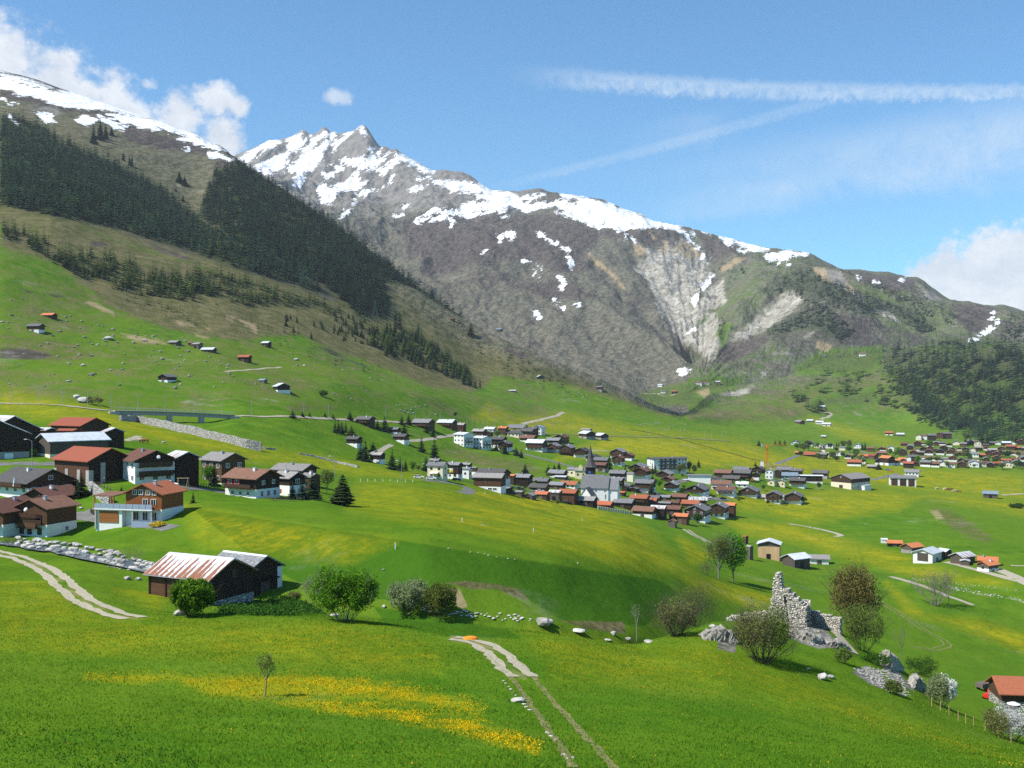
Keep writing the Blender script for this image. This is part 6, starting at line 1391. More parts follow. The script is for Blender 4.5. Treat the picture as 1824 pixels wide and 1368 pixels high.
# ------------------------------------------------------------------ flags at the inn
def flag(px, py, hpx, cols, lb, cross=False, mark=False):
    X, Y, Z = pick(px, py, 400); Y -= 1; H = hpx*Y/F
    t = thing('flagpole', lb, 'flagpole', (X, Y, Z), R(-12), 'flags before the inn')
    m_ = MB(); m_.tube((0,0,0),(0,0,H),0.07,0.05,'paint_white',6); m_.build('pole', t)
    w, h_ = 0.30*H, 0.36*H; z0_ = H*0.97; n = 8
    m_ = MB()
    for k_, cm in enumerate(cols):
        za, zb = z0_-h_*k_/len(cols), z0_-h_*(k_+1)/len(cols)
        vs = [(w*i/n, 0.12*math.sin(i*1.1)*i/n, zz) for zz in (za, zb) for i in range(n+1)]
        m_.add(vs, [(i, i+1, n+2+i, n+1+i) for i in range(n)], cm)
    f = m_.build('flag', t)
    if cross:
        m_ = MB(); c_x, c_z = w/2, z0_-h_/2; a = w*0.3; b_ = w*0.1
        m_.box(c_x-a,-0.16,c_z-b_,c_x+a,-0.13,c_z+b_,'paint_white'); m_.box(c_x-b_,-0.17,c_z-a,c_x+b_,-0.13,c_z+a,'paint_white'); m_.build('cross', f)
    if mark:
        m_ = MB(); c_x, c_z = w/2, z0_-h_/2; m_.box(c_x-w*.22,-0.16,c_z-h_*.2,c_x+w*.22,-0.13,c_z+h_*.15,'paint_black'); m_.box(c_x-w*.3,-0.165,c_z+h_*.08,c_x+w*.3,-0.13,c_z+h_*.26,'paint_black'); m_.build('emblem', f)
flag(784, 852, 20, ['paint_red'], 'red flag with white cross before the inn', cross=True)
flag(790, 852, 20, ['paint_red', 'paint_blue'], 'red over blue banner beside the red cross flag', )
flag(795, 853, 20, ['paint_yellow'], 'yellow flag with black emblem at the inn', mark=True)
flag(801, 853, 20, ['paint_white', 'paint_yellow'], 'white and yellow banner, last flag in the inn row')
# ------------------------------------------------------------------ cars
def car(px, py, ymin, paint, lb, rz, grp=None):
    X, Y, Z = pick(px, py, ymin); t = thing('parked_car', lb, 'car', (X, Y, Z+0.1), rz, grp)
    m_ = MB(); pr = [(-2.1,0.35),(-2.1,0.8),(-1.9,0.95),(-1.0,1.0),(1.6,0.95),(2.1,0.75),(2.1,0.35)]
    vs = [(x,-0.82,z) for x, z in pr]+[(x,0.82,z) for x, z in pr]; k_ = len(pr)
    m_.add(vs, [tuple(range(k_))[::-1], tuple(range(k_, 2*k_))]+[(i, (i+1) % k_, k_+(i+1) % k_, k_+i)[::-1] for i in range(k_)], paint); m_.build('body', t)
    m_ = MB(); a, b_ = [(-1.75,-0.75),(0.95,-0.75),(0.95,0.75),(-1.75,0.75)], [(-1.35,-0.62),(0.35,-0.62),(0.35,0.62),(-1.35,0.62)]
    m_.add([(x,y,0.95) for x, y in a]+[(x,y,1.45) for x, y in b_], [(0,1,5,4),(1,2,6,5),(2,3,7,6),(3,0,4,7)], 'glass'); m_.add([(x,y,1.45) for x, y in b_], [(0,1,2,3)], paint); m_.build('cabin', t)
    for (x, y) in ((-1.3,-0.8),(1.3,-0.8),(-1.3,0.8),(1.3,0.8)):
        m_ = MB(); m_.tube((x,y-0.1,0.33),(x,y+0.1,0.33),0.33,0.33,'paint_black',10); m_.build('wheel', t)
    for y in (-0.6, 0.6):
        m_ = MB(); m_.box(2.08,y-0.16,0.6,2.13,y+0.16,0.76,'paint_white'); m_.build('headlight', t)
car(302, 868, 225, 'paint_white', 'silver white car parked beside the white chalet', R(-30))
car(746, 853, 400, 'paint_white', 'white car at the left end of the inn forecourt', R(5), 'cars before the inn')
car(768, 855, 400, 'paint_white', 'white car parked under the inn terrace', R(0), 'cars before the inn')
car(813, 857, 400, 'paint_black', 'dark car parked right of the flags', R(10), 'cars before the inn')
car(842, 853, 420, 'paint_white', 'white van-like car beside the warehouse', R(60), 'cars before the inn')
car(1587, 840.5, 650, 'paint_orange', 'orange car on the road behind the garage', R(160), None)
car(1581, 838, 650, 'paint_blue', 'pale blue car at the roadside by the far village', R(150), None)
for i, (px, py, rz) in enumerate([(1075,851,20),(1092,854,30),(1128,868,40),(1170,882,15),(1232,888,5),(1262,888,0),(1288,890,0),(925,872,20),(962,877,10),(1222,856,-20),(1250,851,-10),(880,864,10)]):
    car(px, py, 450, ['paint_white', 'paint_white', 'paint_black', 'metal_grey'][i % 4], 'small car parked along the village street', R(rz), 'cars parked along the village street')
# ------------------------------------------------------------------ swing, tank, digger, orange cover
X, Y, Z = pick(326, 869, 225); t = thing('swing_frame', 'wooden swing frame on the grass beside the tall black barn', 'swing', (X, Y, Z), R(10))
m_ = MB()
for x in (-1.1, 1.1): m_.tube((x-0.3,-0.6,-0.2),(x,0,2.3),0.09,0.08,'wood_pale',5); m_.tube((x+0.3,0.6,-0.2),(x,0,2.3),0.09,0.08,'wood_pale',5)
m_.build('frame', t); m_ = MB(); m_.tube((-1.4,0,2.3),(1.4,0,2.3),0.09,0.09,'wood_pale',5); m_.build('crossbar', t); m_ = MB(); m_.box(-0.25,-0.12,0.5,0.25,0.12,0.56,'wood_brown'); m_.tube((-0.22,0,0.5),(-0.22,0,2.3),0.02,0.02,'metal_grey',4); m_.tube((0.22,0,0.5),(0.22,0,2.3),0.02,0.02,'metal_grey',4); m_.build('seat', t)
X, Y, Z = pick(1801, 1271, 170); s = Y/F; t = thing('slurry_tank', 'round grey wooden tank with white domed lid before the brown barn', 'tank', (X, Y-1, Z))
m_ = MB(); m_.tube((0,0,-1),(0,0,20*s),11*s,11*s,'wood_grey',20); m_.build('barrel', t)
m_ = MB(); m_.tube((0,0,20*s),(0,0,23*s),11.3*s,4*s,'paint_white',20); m_.build('lid', t)
for zz in (3*s, 10*s, 17*s):
    m_ = MB(); m_.tube((0,0,zz-0.05),(0,0,zz+0.05),11.15*s,11.15*s,'metal_grey',20); m_.build('hoop', t)
X, Y, Z = pick(1762, 1246, 170); t = thing('excavator', 'red mini excavator standing left of the red roofed barn', 'excavator', (X, Y, Z), R(20))
m_ = MB(); m_.box(-1.0,-0.7,0.45,0.9,0.7,1.2,'paint_red'); m_.build('body', t)
m_ = MB(); m_.box(-0.3,-0.65,1.2,0.6,0.2,2.1,'paint_red'); m_.build('cab', t)
m_ = MB(); m_.tube((0.8,0,1.0),(1.9,0,2.5),0.16,0.14,'paint_red',6); m_.tube((1.9,0,2.5),(2.9,0,1.5),0.14,0.1,'paint_red',6); m_.build('boom', t)
m_ = MB(); m_.box(2.6,-0.3,1.0,3.1,0.3,1.5,'metal_grey'); m_.build('bucket', t)
for y in (-0.75, 0.75):
    m_ = MB(); m_.box(-1.0,y-0.18,0.0,1.0,y+0.18,0.45,'paint_black'); m_.build('track', t)
X, Y, Z = pick(1763, 1234, 170); t = thing('farm_trailer', 'grey tipping trailer behind the red mini excavator', 'trailer', (X, Y+2, Z), R(25))
m_ = MB(); m_.box(-2,-1,0.8,2,1,1.7,'wood_grey'); m_.build('bed', t)
for (x, y) in ((-1,-1),(1,-1),(-1,1),(1,1)):
    m_ = MB(); m_.tube((x,y-0.15,0.5),(x,y+0.15,0.5),0.5,0.5,'paint_black',10); m_.build('wheel', t)
X, Y, Z = pick(838, 1139, 100); m_ = MB(); n = 14; prof = [(1.0,0.0),(1.0,0.12),(0.85,0.3),(0.5,0.38),(0.0,0.4)]
vs = [(0.82*a*math.cos(2*math.pi*i/n), 0.5*a*math.sin(2*math.pi*i/n), z) for a, z in prof for i in range(n)]
m_.add(vs, [(a*n+i, a*n+(i+1) % n, (a+1)*n+(i+1) % n, (a+1)*n+i) for a in range(len(prof)-1) for i in range(n)], 'paint_orange')
tag(m_.build('plastic_cover', None, (X, Y, Z-0.05)), 'orange plastic cover lying beside the start of the gravel track', 'plastic cover')
# ------------------------------------------------------------------ cattle
def cow_mesh():
    """one smooth body grown from a jointed skeleton"""
    J = {'hip':(-0.75,0,1.05,.32,.36),'mid':(0,0,1.0,.34,.40),'sh':(0.65,0,1.05,.28,.36),'nk':(1.0,0,1.12,.17,.22),'pl':(1.22,0,0.95,.14,.15),'hd':(1.45,0,0.55,.11,.13),'mz':(1.58,0,0.32,.08,.09),
         'tb':(-1.05,0,1.15,.06,.06),'tt':(-1.12,0,0.5,.03,.03)}
    E = [('hip','mid'),('mid','sh'),('sh','nk'),('nk','pl'),('pl','hd'),('hd','mz'),('hip','tb'),('tb','tt')]
    for s, y in (('l', .22), ('r', -.22)):
        J['fk'+s] = (0.72,y,.5,.09,.09); J['ff'+s] = (0.70,y,.03,.07,.07); J['hk'+s] = (-0.70,y*1.05,.68,.12,.12); J['hc'+s] = (-0.95,y*1.05,.42,.07,.07); J['hf'+s] = (-0.88,y*1.05,.03,.07,.07)
        E += [('sh','fk'+s),('fk'+s,'ff'+s),('hip','hk'+s),('hk'+s,'hc'+s),('hc'+s,'hf'+s)]
        J['er'+s] = (1.22,y*1.0,1.08,.035,.05); E += [('pl','er'+s)]
    names = list(J); me = bpy.data.meshes.new('body'); me.from_pydata([J[k][:3] for k in names], [(names.index(a), names.index(b_)) for a, b_ in E], [])
    o = bpy.data.objects.new('tmp_body', me); COL.objects.link(o); sk = o.modifiers.new('s', 'SKIN'); 
    for i, k in enumerate(names): me.skin_vertices[0].data[i].radius = J[k][3:5]
    me.skin_vertices[0].data[0].use_root = True
    sb = o.modifiers.new('u', 'SUBSURF'); sb.levels = 1
    dg = bpy.context.evaluated_depsgraph_get(); nm = bpy.data.meshes.new_from_object(o.evaluated_get(dg)); bpy.data.objects.remove(o); nm.shade_smooth(); return nm
cowm = cow_mesh()
def animal(px, py, ymin, mat, lb, rz, name='cow', s=1.0, grp='cattle in the meadows'):
    me = cowm.copy(); me.materials.clear(); me.materials.append(MATS[mat]); X, Y, Z = pick(px, py, ymin)
    o = link(name, me, None, (X, Y, Z), rz); o.scale = (s, s, s); return tag(o, lb, name, grp)
animal(258, 790, 280, 'hide_brown', 'brown horse grazing in the meadow above the white chalet', R(170), 'horse', 1.25, None)
animal(252, 789, 280, 'hide_pale', 'pale horse grazing beside the brown horse', R(190), 'horse', 1.15, None)
animal(291.5, 791, 280, 'hide_pale', 'single white sheep grazing right of the horses', R(40), 'sheep', 0.75, None)
for (px, py, m__, lb, rz) in ((1668.5,872.5,'hide_pale','pale cow lying apart at the left of the grazing cattle',20),(1683,873.5,'hide_pale','pale cow at the left end of the grazing row',10),(1689.5,873.8,'hide_brown','brown cow beside the pale one in the grazing row',200),(1694,874,'hide_brown','brown cow in the middle of the grazing row',180),(1701,877,'hide_pale','whitest cow of the grazing row',190),(1708,878,'hide_brown','brown cow at the right end of the grazing row',170)):
    animal(px, py, 600, m__, lb, R(rz), s=1.5)

# ------------------------------------------------------------------ plants
def foliage(name, c1, c2, trans=0.28, nscale=0.6, var=0.22):
    m, q, b = newmat(name); v = q.n('ShaderNodeTexCoord').outputs['Object']
    g_ = q.n('ShaderNodeNewGeometry').outputs['Random Per Island']; oi = q.n('ShaderNodeObjectInfo').outputs['Random']
    c = q.mix(q.m('ADD', q.m('MULTIPLY', g_, 0.6), q.m('MULTIPLY', q.ss(q.noise(v, nscale, 3, 0.6), 0.35, 0.65), 0.5), clamp=True), c1, c2)
    tn = q.n('ShaderNodeAttribute', attribute_name='tone').outputs['Fac']
    hv = q.n('ShaderNodeHueSaturation'); q.set(hv.inputs['Color'], c); q.set(hv.inputs['Value'], q.m('MULTIPLY', q.lin(oi, 0, 1, 1-var, 1+var), q.m('ADD', 1.0, tn))); q.set(hv.inputs['Hue'], q.lin(oi, 0, 1, 0.488, 0.512))
    q.set(b.inputs['Base Color'], hv.outputs[0]); b.inputs['Roughness'].default_value = 0.8; b.inputs['Specular IOR Level'].default_value = 0.05
    t = q.n('ShaderNodeBsdfTranslucent'); q.set(t.inputs[0], hv.outputs[0]); mx = q.n('ShaderNodeMixShader'); mx.inputs[0].default_value = trans
    q.t.links.new(b.outputs[0], mx.inputs[1]); q.t.links.new(t.outputs[0], mx.inputs[2])
    o = [n for n in q.t.nodes if n.type == 'OUTPUT_MATERIAL'][0]; q.t.links.new(mx.outputs[0], o.inputs[0])
    return m
foliage('needles', (0.009, 0.026, 0.012), (0.020, 0.046, 0.018), 0.08)
foliage('needles_olive', (0.026, 0.048, 0.013), (0.048, 0.070, 0.018), 0.12)
foliage('larch', (0.075, 0.135, 0.020), (0.13, 0.20, 0.035), 0.3)
foliage('leaf_bright', (0.070, 0.190, 0.010), (0.135, 0.290, 0.015), 0.35)
foliage('leaf_olive', (0.100, 0.145, 0.026), (0.170, 0.215, 0.042), 0.35)
foliage('leaf_deep', (0.030, 0.085, 0.010), (0.055, 0.125, 0.014), 0.3)
foliage('leaf_willow', (0.19, 0.25, 0.095), (0.33, 0.39, 0.19), 0.35)
foliage('leaf_copper', (0.150, 0.120, 0.034), (0.215, 0.190, 0.055), 0.35)
foliage('leaf_bud', (0.140, 0.155, 0.042), (0.20, 0.205, 0.065), 0.3)
foliage('blossom', (0.55, 0.55, 0.50), (0.78, 0.78, 0.74), 0.3)
foliage('flower_yellow', (0.70, 0.40, 0.006), (0.85, 0.56, 0.012), 0.25)
foliage('flower_pale', (0.66, 0.50, 0.02), (0.80, 0.64, 0.05), 0.25)
foliage('blade', (0.085, 0.210, 0.010), (0.170, 0.300, 0.016), 0.45)
simple('bark', (0.085, 0.070, 0.055), nscale=4, wear=0.4)
simple('bark_grey', (0.22, 0.195, 0.165), nscale=4, wear=0.35)
simple('bark_pale', (0.42, 0.40, 0.37), nscale=4, wear=0.3)
NR = np.random.default_rng(21)
def quads_mesh(name, V, mat, per=4, tone=None):
    me = bpy.data.meshes.new(name); V = np.asarray(V, np.float32).reshape(-1, 3); fast_mesh(me, V, np.arange(len(V)), per)
    if tone is not None:
        at = me.attributes.new('tone', 'FLOAT', 'POINT'); at.data.foreach_set('value', np.asarray(tone, np.float32))
    me.materials.append(MATS[mat]); return me
def conifer_quads(rg, tiers, per, h=1.0, rad=0.22, base=0.08, droop=0.30, wob=0.2, power=0.85, sub=1):
    """branch sprays as folded kites, tier by tier; returns (n,4,3)"""
    out = []
    for t in range(tiers):
        f = (t+rg.uniform(-0.3, 0.3))/tiers; f = min(max(f, 0), 0.98); z = base+(1-base)*f
        r = rad*(1-f)**power*rg.uniform(1-wob, 1+wob)+0.012; n = max(4, int(per*(1-0.55*f)))
        a0 = rg.uniform(0, 6.28)
        for k in range(n):
            a = a0+6.283*(k+rg.uniform(-0.3, 0.3))/n; rr = r*rg.uniform(0.72, 1.18); ca, sa = math.cos(a), math.sin(a); w = rr*rg.uniform(0.28, 0.42)
            zt = z-rr*droop*rg.uniform(0.6, 1.5); zm = z-rr*droop*0.35
            out.append([(0, 0, z+0.015), (ca*rr*.6-sa*w, sa*rr*.6+ca*w, zm-w*0.35), (ca*rr, sa*rr, zt), (ca*rr*.6+sa*w, sa*rr*.6-ca*w, zm-w*0.35)])
            if sub > 1:
                for s in range(sub-1):
                    b_ = a+rg.uniform(-0.35, 0.35); q0 = rg.uniform(0.35, 0.6)*rr; cb, sb = math.cos(b_), math.sin(b_); w2_ = w*0.6; zz = z-q0*droop*0.5+rg.uniform(-.01, .015)
                    out.append([(ca*q0*.5, sa*q0*.5, zz+0.01), (cb*rr*.75-sb*w2_, sb*rr*.75+cb*w2_, zz-w2_*.5), (cb*rr*1.05, sb*rr*1.05, zt+rg.uniform(-.01, .01)), (cb*rr*.75+sb*w2_, sb*rr*.75-cb*w2_, zz-w2_*.5)])
    out.append([(0.02, 0, 0.93), (0, 0.012, 0.95), (0, 0, 1.03), (-0.02, 0, 0.95)])
    return np.array(out)*h
def spruce_meshes(seed, tiers=17, per=11, rad=0.2, mat='needles', sub=2, base=0.07, power=0.85, droop=0.3):
    rg = np.random.default_rng(seed); Q = conifer_quads(rg, tiers, per, rad=rad, base=base, sub=sub, power=power, droop=droop)
    cm = quads_mesh('crown', Q, mat); m_ = MB(); m_.tube((0, 0, -0.06), (0, 0, 0.55), 0.022, 0.012, 'bark', 6); m_.tube((0, 0, 0.55), (0, 0, 1.0), 0.012, 0.003, 'bark', 5)
    return cm, m_.mesh('trunk')
SPR = [spruce_meshes(s, rad=r_, power=p_) for s, r_, p_ in ((1, .19, .85), (2, .22, .9), (3, .17, .8), (4, .24, .8), (5, .2, .95))]
SPO = [spruce_meshes(s, rad=r_, mat='needles_olive') for s, r_ in ((6, .2), (7, .24), (8, .18))]
LAR = [spruce_meshes(s, rad=r_, mat='larch', power=0.6, droop=0.05) for s, r_ in ((9, .24), (10, .28))]
def plant_pair(name, pair, label, cat, loc, h, rz=0.0, group=None, wide=1.0):
    t = thing(name, label, cat, loc, rz, group); t.scale = (h*wide, h*wide, h)
    link('crown', pair[0], t); link('trunk', pair[1], t); return t
random.seed(9)
def spr(px, py, hpx, ymin, label, grp, lst=None, wide=None):
    X, Y, Z = pick(px, py, ymin); h = hpx*Y/F; lst = lst or SPR
    return plant_pair('larch_tree' if lst is LAR else 'spruce_tree', random.choice(lst), label, 'larch' if lst is LAR else 'spruce', (X, Y, Z), h, random.uniform(0, 6), grp, wide or random.uniform(0.9, 1.25))
# the lone fir on the terrace
big = spruce_meshes(44, tiers=24, per=17, rad=0.42, mat='needles_olive', sub=3, base=0.10, power=0.72, droop=0.12)
X, Y, Z = pick(610, 900, 240); plant_pair('fir_tree', big, 'lone broad fir casting a shadow on the terrace meadow', 'fir', (X, Y, Z), 56*Y/F, 0.4)
G1 = 'garden conifers of the near hamlet'; G2 = 'spruces in and above the village'
for (px, py, h, ym, lb, w, ls) in [(145,884,42,200,'slim dark spruce right of the wide slate roofed chalet',1.6,SPR),(54,953,30,190,'small spruce before the white wall of the twin chalet',1.5,SPR),(344,896,22,210,'tiny young spruce alone on the slope right of the orange chalet',1.4,SPO),(382,866,40,220,'dark garden spruce in front of the reddish log house',1.5,SPR),(521,888,30,230,'olive conifer in the garden corner before the white lower storey',1.9,SPO),(556,889,46,235,'broad dark garden spruce beside the grey roofed annexe',2.1,SPR),(538,890,36,230,'dense dark spruce between the garden conifers',1.8,SPR),(216,877,12,200,'tiny conifer on the lawn above the retaining wall',1.6,SPO)]:
    spr(px, py, h, ym, lb, G1, ls, w)
def clump(lst, label, ymin, grp=G2, ls=None, ox=0, oy=0, s=1.0):
    for (x0, x1, y0, y1) in lst:
        hp = (y1-y0)/s; spr(ox+(x0+x1)/2/s, oy+y1/s, hp, ymin, label, grp, ls, max(0.95, min(2.4, (x1-x0)/s/hp/0.30)))
clump([(850,895,135,205)], 'small spruce by the railway, first of the row right of the viaduct', 450, None, None, 330, 700, 4.56)
clump([(938,966,145,195)], 'small spruce by the railway, second of the row right of the viaduct', 450, None, None, 330, 700, 4.56)
clump([(998,1022,148,195)], 'thinnest little spruce by the railway, third of the row', 450, None, None, 330, 700, 4.56)
clump([(1120,1150,155,198)], 'little spruce by the railway, fourth of the row', 450, None, None, 330, 700, 4.56)
clump([(1185,1218,165,212)], 'little spruce by the railway, fifth of the row', 450, None, None, 330, 700, 4.56)
clump([(1315,1360,145,222)], 'taller spruce just left of the uppermost dark chalet', 480, None, None, 330, 700, 4.56)
clump([(1198,1235,215,325),(1225,1262,212,325),(1250,1290,225,328),(1285,1322,230,322)], 'dark spruce in the tight clump left of the dark chalets', 460, G2, None, 330, 700, 4.56)
clump([(110,205,350,470)], 'olive conifer above the dark slate roofed chalet', 470, None, SPO, 600, 700, 6.08)
clump([(470,570,240,415),(412,470,285,388)], 'spruce beside the uppermost chalet on the slope', 480, G2, None, 600, 700, 6.08)
clump([(668,738,245,345),(745,810,228,345)], 'spruce above the pale lane of the upper slope', 520, G2, None, 600, 700, 6.08)
clump([(690,765,322,440)], 'bright olive spruce right behind the white based reddish chalet', 500, None, SPO, 600, 700, 6.08)
clump([(940,1000,330,430),(1000,1080,390,475)], 'dark conifer under the twin dormered chalet', 520, G2, None, 600, 700, 6.08)
clump([(215,300,490,725),(262,360,500,742),(340,440,525,640)], 'tall spruce in the dense trio left of the pale grey roof', 430, G2, None, 600, 700, 6.08)
clump([(548,650,612,830)], 'tall pointed spruce left of the roadside shrubs', 400, None, None, 600, 700, 6.08)
clump([(650,720,690,830),(720,770,720,840)], 'dark spruce in the roadside shrubs', 400, G2, None, 600, 700, 6.08)
clump([(928,1002,678,850)], 'dark spruce at the left corner of the inn', 400, None, None, 600, 700, 6.08)
clump([(880,955,465,640)], 'tall spruce on the slope left of the lane bend', 480, None, None, 600, 700, 6.08)
clump([(1008,1105,492,705)], 'tall broad spruce above the inn roofs', 480, None, None, 600, 700, 6.08)
clump([(780,865,638,758)], 'spruce standing alone behind the slate roofed long house', 460, None, None, 800, 720, 6.08)
clump([(1045,1105,655,745),(1112,1165,650,715),(1165,1212,625,712)], 'spruce in the group left of the yellow parish house', 480, G2, None, 800, 720, 6.08)
clump([(485,535,385,505)], 'spruce before the dark chalet below the right apartment house', 520, None, None, 800, 720, 6.08)
clump([(565,640,415,540)], 'tall spruce before the dark gabled chalet on the slope', 520, None, None, 800, 720, 6.08)
clump([(700,755,460,560),(755,808,485,582)], 'spruce in the pair on the open slope below the silver roof', 520, G2, None, 800, 720, 6.08)
clump([(498,548,395,595)], 'tall slim spruce right of the church spire', 560, None, None, 1000, 740, 6.08)
clump([(676,708,530,612)], 'slim dark spruce by the cream house', 560, None, None, 1000, 740, 6.08)
clump([(965,1005,492,635),(1000,1035,505,630)], 'dark spruce at the left front of the large hotel', 580, G2, None, 1000, 740, 6.08)
clump([(965,1008,635,720)], 'upper dark spruce behind the round green tree', 540, None, None, 1000, 740, 6.08)
clump([(925,1028,715,868)], 'large green spruce in the village centre', 500, None, SPO, 1000, 740, 6.08)
clump([(1465,1508,470,565)], 'dark spruce right of the hotel birches', 600, None, None, 1000, 740, 6.08)
clump([(865,905,500,552)], 'small spruce left of the white stair shaft', 640, None, None, 1200, 740, 6.08)
clump([(1310,1378,840,950)], 'dark spruce at the right end of the far village front', 850, None, None, 1400, 720, 8.143)
clump([(720,750,535,615),(755,780,540,610),(815,850,535,610)], 'slim spruce behind the far village left houses', 950, 'spruces of the far village', None, 1400, 720, 8.143)
clump([(1085,1130,540,665),(1125,1172,530,665)], 'large dark spruce beside a white house of the far village', 950, 'spruces of the far village', None, 1400, 720, 8.143)
clump([(905,940,260,330),(1085,1115,262,320),(1135,1165,260,325),(1185,1220,258,325)], 'small spruce in the row before the far village', 850, 'spruces of the far village', None, 1200, 740, 6.08)
clump([(940,1010,470,600),(1010,1085,475,595),(1170,1250,400,590),(1250,1335,470,600)], 'dark conifer at the wood edge behind the far village', 1100, 'spruces of the far village', None, 1600, 720, 8.143)
clump([(125,185,140,230)], 'lone dark spruce on the open spur', 1000, None, None, 800, 540, 4)
clump([(1205,1230,432,560),(1235,1260,450,585),(1370,1390,540,640)], 'bare dead spruce on the open spur by the pylon', 1000, 'dead spruces by the pylon', None, 400, 440, 4)
clump([(1255,1300,815,900),(1295,1335,850,922)], 'dark spruce on the open avalanche slope', 1300, 'spruces on the avalanche slope', None, 0, 100, 4)
clump([(868,892,680,745),(912,935,700,780),(930,950,700,785),(1295,1312,985,1035),(1245,1260,935,965)], 'small dark spruce on the open avalanche slope', 1300, 'spruces on the avalanche slope', None, 0, 100, 4)
clump([(645,690,480,625),(690,740,440,600),(740,765,480,590),(780,810,495,565)], 'dark spruce in the clump below the snow patches', 1400, 'spruces below the snow', None, 0, 100, 4)
# wide woods: one mass each
def in_poly(poly, n, rg):
    p = np.array(poly); lo, hi = p.min(0), p.max(0); out = []
    while len(out) < n:
        c = lo+(hi-lo)*rg.random((n*2, 2)); k = inside(c[:, 0], c[:, 1], poly, 0.01) > 0.5; out += list(c[k])
    return out[:n]
def variants(rg, n, tiers, per, rad, **k): return [conifer_quads(rg, tiers, per, rad=rad*rg.uniform(.85, 1.2), base=0.03, **k) for _ in range(n)]
rgw = np.random.default_rng(31)
VAR = variants(rgw, 6, 7, 8, 0.17); VAL = variants(rgw, 4, 6, 7, 0.26, power=0.6, droop=0.05); VAS = variants(rgw, 4, 4, 6, 0.19)
def trunk_box():
    a = 0.02; v = [(-a,-a,-.06),(a,-a,-.06),(a,a,-.06),(-a,a,-.06),(-a,-a,.5),(a,-a,.5),(a,a,.5),(-a,a,.5)]
    return np.array([[v[i] for i in f] for f in ((0,1,5,4),(1,2,6,5),(2,3,7,6),(3,0,4,7))])
def wood(name, polys, mat, label, hm, ymin, var=None, ymax=1e9, clear=0.0, fade=None):
    V = []; TN = []; var = var or VAR
    for poly, n in polys:
        for (px, py) in in_poly(poly, n, rgw):
            if clear and perlin(np.array([px/34.0]), np.array([py/17.0]))[0] < clear-0.5: continue
            x, y, z = pick(px, py, ymin, ymax); h = hm*rgw.uniform(0.6, 1.3); q_ = var[rgw.integers(len(var))]; a = rgw.uniform(0, 6.28); ca, sa = math.cos(a), math.sin(a); w = rgw.uniform(0.85, 1.2)*h
            V.append(np.stack([(q_[..., 0]*ca-q_[..., 1]*sa)*w+x, (q_[..., 0]*sa+q_[..., 1]*ca)*w+y, q_[..., 2]*h+z-0.2], -1)); TN.append(np.full(q_.shape[0]*4, rgw.choice([-0.5, -0.3, -0.05, 0.15, 0.45, 0.9], p=[.2, .25, .25, .15, .1, .05])))
    o = link(name, quads_mesh(name, np.concatenate(V), mat, tone=np.concatenate(TN))); return tag(o, label, 'forest', None, 'stuff')
P_UP = [(0,208),(30,212),(65,222),(100,245),(130,262),(165,275),(200,292),(250,318),(290,335),(330,375),(362,398),(400,412),(450,432),(520,465),(560,492),(570,522),(500,500),(400,470),(320,440),(240,418),(200,402),(100,386),(0,365)]
P_RD = [(354,386),(372,335),(384,308),(405,295),(430,286),(470,314),(520,345),(600,400),(650,438),(700,473),(760,520),(822,564),(795,552),(735,512),(700,498),(682,500),(692,540),(690,562),(640,562),(560,492),(450,432),(400,412)]
P_BAND = [(0,402),(60,420),(110,448),(150,452),(250,472),(300,492),(350,482),(450,502),(550,532),(620,556),(600,562),(540,552),(450,545),(380,535),(330,532),(250,527),(200,512),(140,495),(90,465),(50,440),(0,425)]
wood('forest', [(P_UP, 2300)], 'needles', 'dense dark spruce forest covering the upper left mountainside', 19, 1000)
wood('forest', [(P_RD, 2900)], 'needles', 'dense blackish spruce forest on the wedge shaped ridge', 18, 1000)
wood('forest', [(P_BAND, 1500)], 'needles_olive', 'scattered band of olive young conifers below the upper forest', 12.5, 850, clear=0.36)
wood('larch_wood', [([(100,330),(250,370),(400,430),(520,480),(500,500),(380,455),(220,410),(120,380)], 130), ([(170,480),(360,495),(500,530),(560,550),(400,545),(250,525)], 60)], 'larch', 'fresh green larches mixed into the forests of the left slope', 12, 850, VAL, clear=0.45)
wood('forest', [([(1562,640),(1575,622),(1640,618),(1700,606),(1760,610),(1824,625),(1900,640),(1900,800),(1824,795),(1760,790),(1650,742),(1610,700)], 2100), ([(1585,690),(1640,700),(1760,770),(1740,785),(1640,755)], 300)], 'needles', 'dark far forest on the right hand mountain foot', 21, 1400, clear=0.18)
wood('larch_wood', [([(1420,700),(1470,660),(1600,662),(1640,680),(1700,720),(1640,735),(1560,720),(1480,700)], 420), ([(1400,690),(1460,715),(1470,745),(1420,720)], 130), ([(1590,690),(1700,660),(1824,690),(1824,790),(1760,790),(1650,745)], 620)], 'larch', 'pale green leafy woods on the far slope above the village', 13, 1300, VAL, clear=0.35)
wood('forest', [([(1378,520),(1395,490),(1430,470),(1460,490),(1500,505),(1530,530),(1560,545),(1582,566),(1540,560),(1500,550),(1470,545),(1455,520),(1420,530)], 420), ([(1425,530),(1470,545),(1500,570),(1520,590),(1498,612),(1470,580),(1430,585),(1370,600),(1360,590),(1410,570),(1440,550)], 420), ([(1430,450),(1455,475),(1440,480)], 14), ([(1470,500),(1530,520),(1640,560),(1660,580),(1600,566),(1520,545)], 220), ([(1540,500),(1600,520),(1640,545),(1600,540)], 90), ([(1620,505),(1660,540),(1665,570),(1630,560)], 80), ([(1640,520),(1700,555),(1715,585),(1680,575)], 60), ([(1604,572),(1640,572),(1668,588),(1640,595)], 120), ([(1790,560),(1830,560),(1824,640),(1770,640),(1780,600)], 220), ([(1315,475),(1330,478),(1328,494)], 14), ([(1270,560),(1290,570),(1280,600)], 20)], 'needles', 'dark far forest clinging to the rocky mountain flank', 17, 1900, VAS)
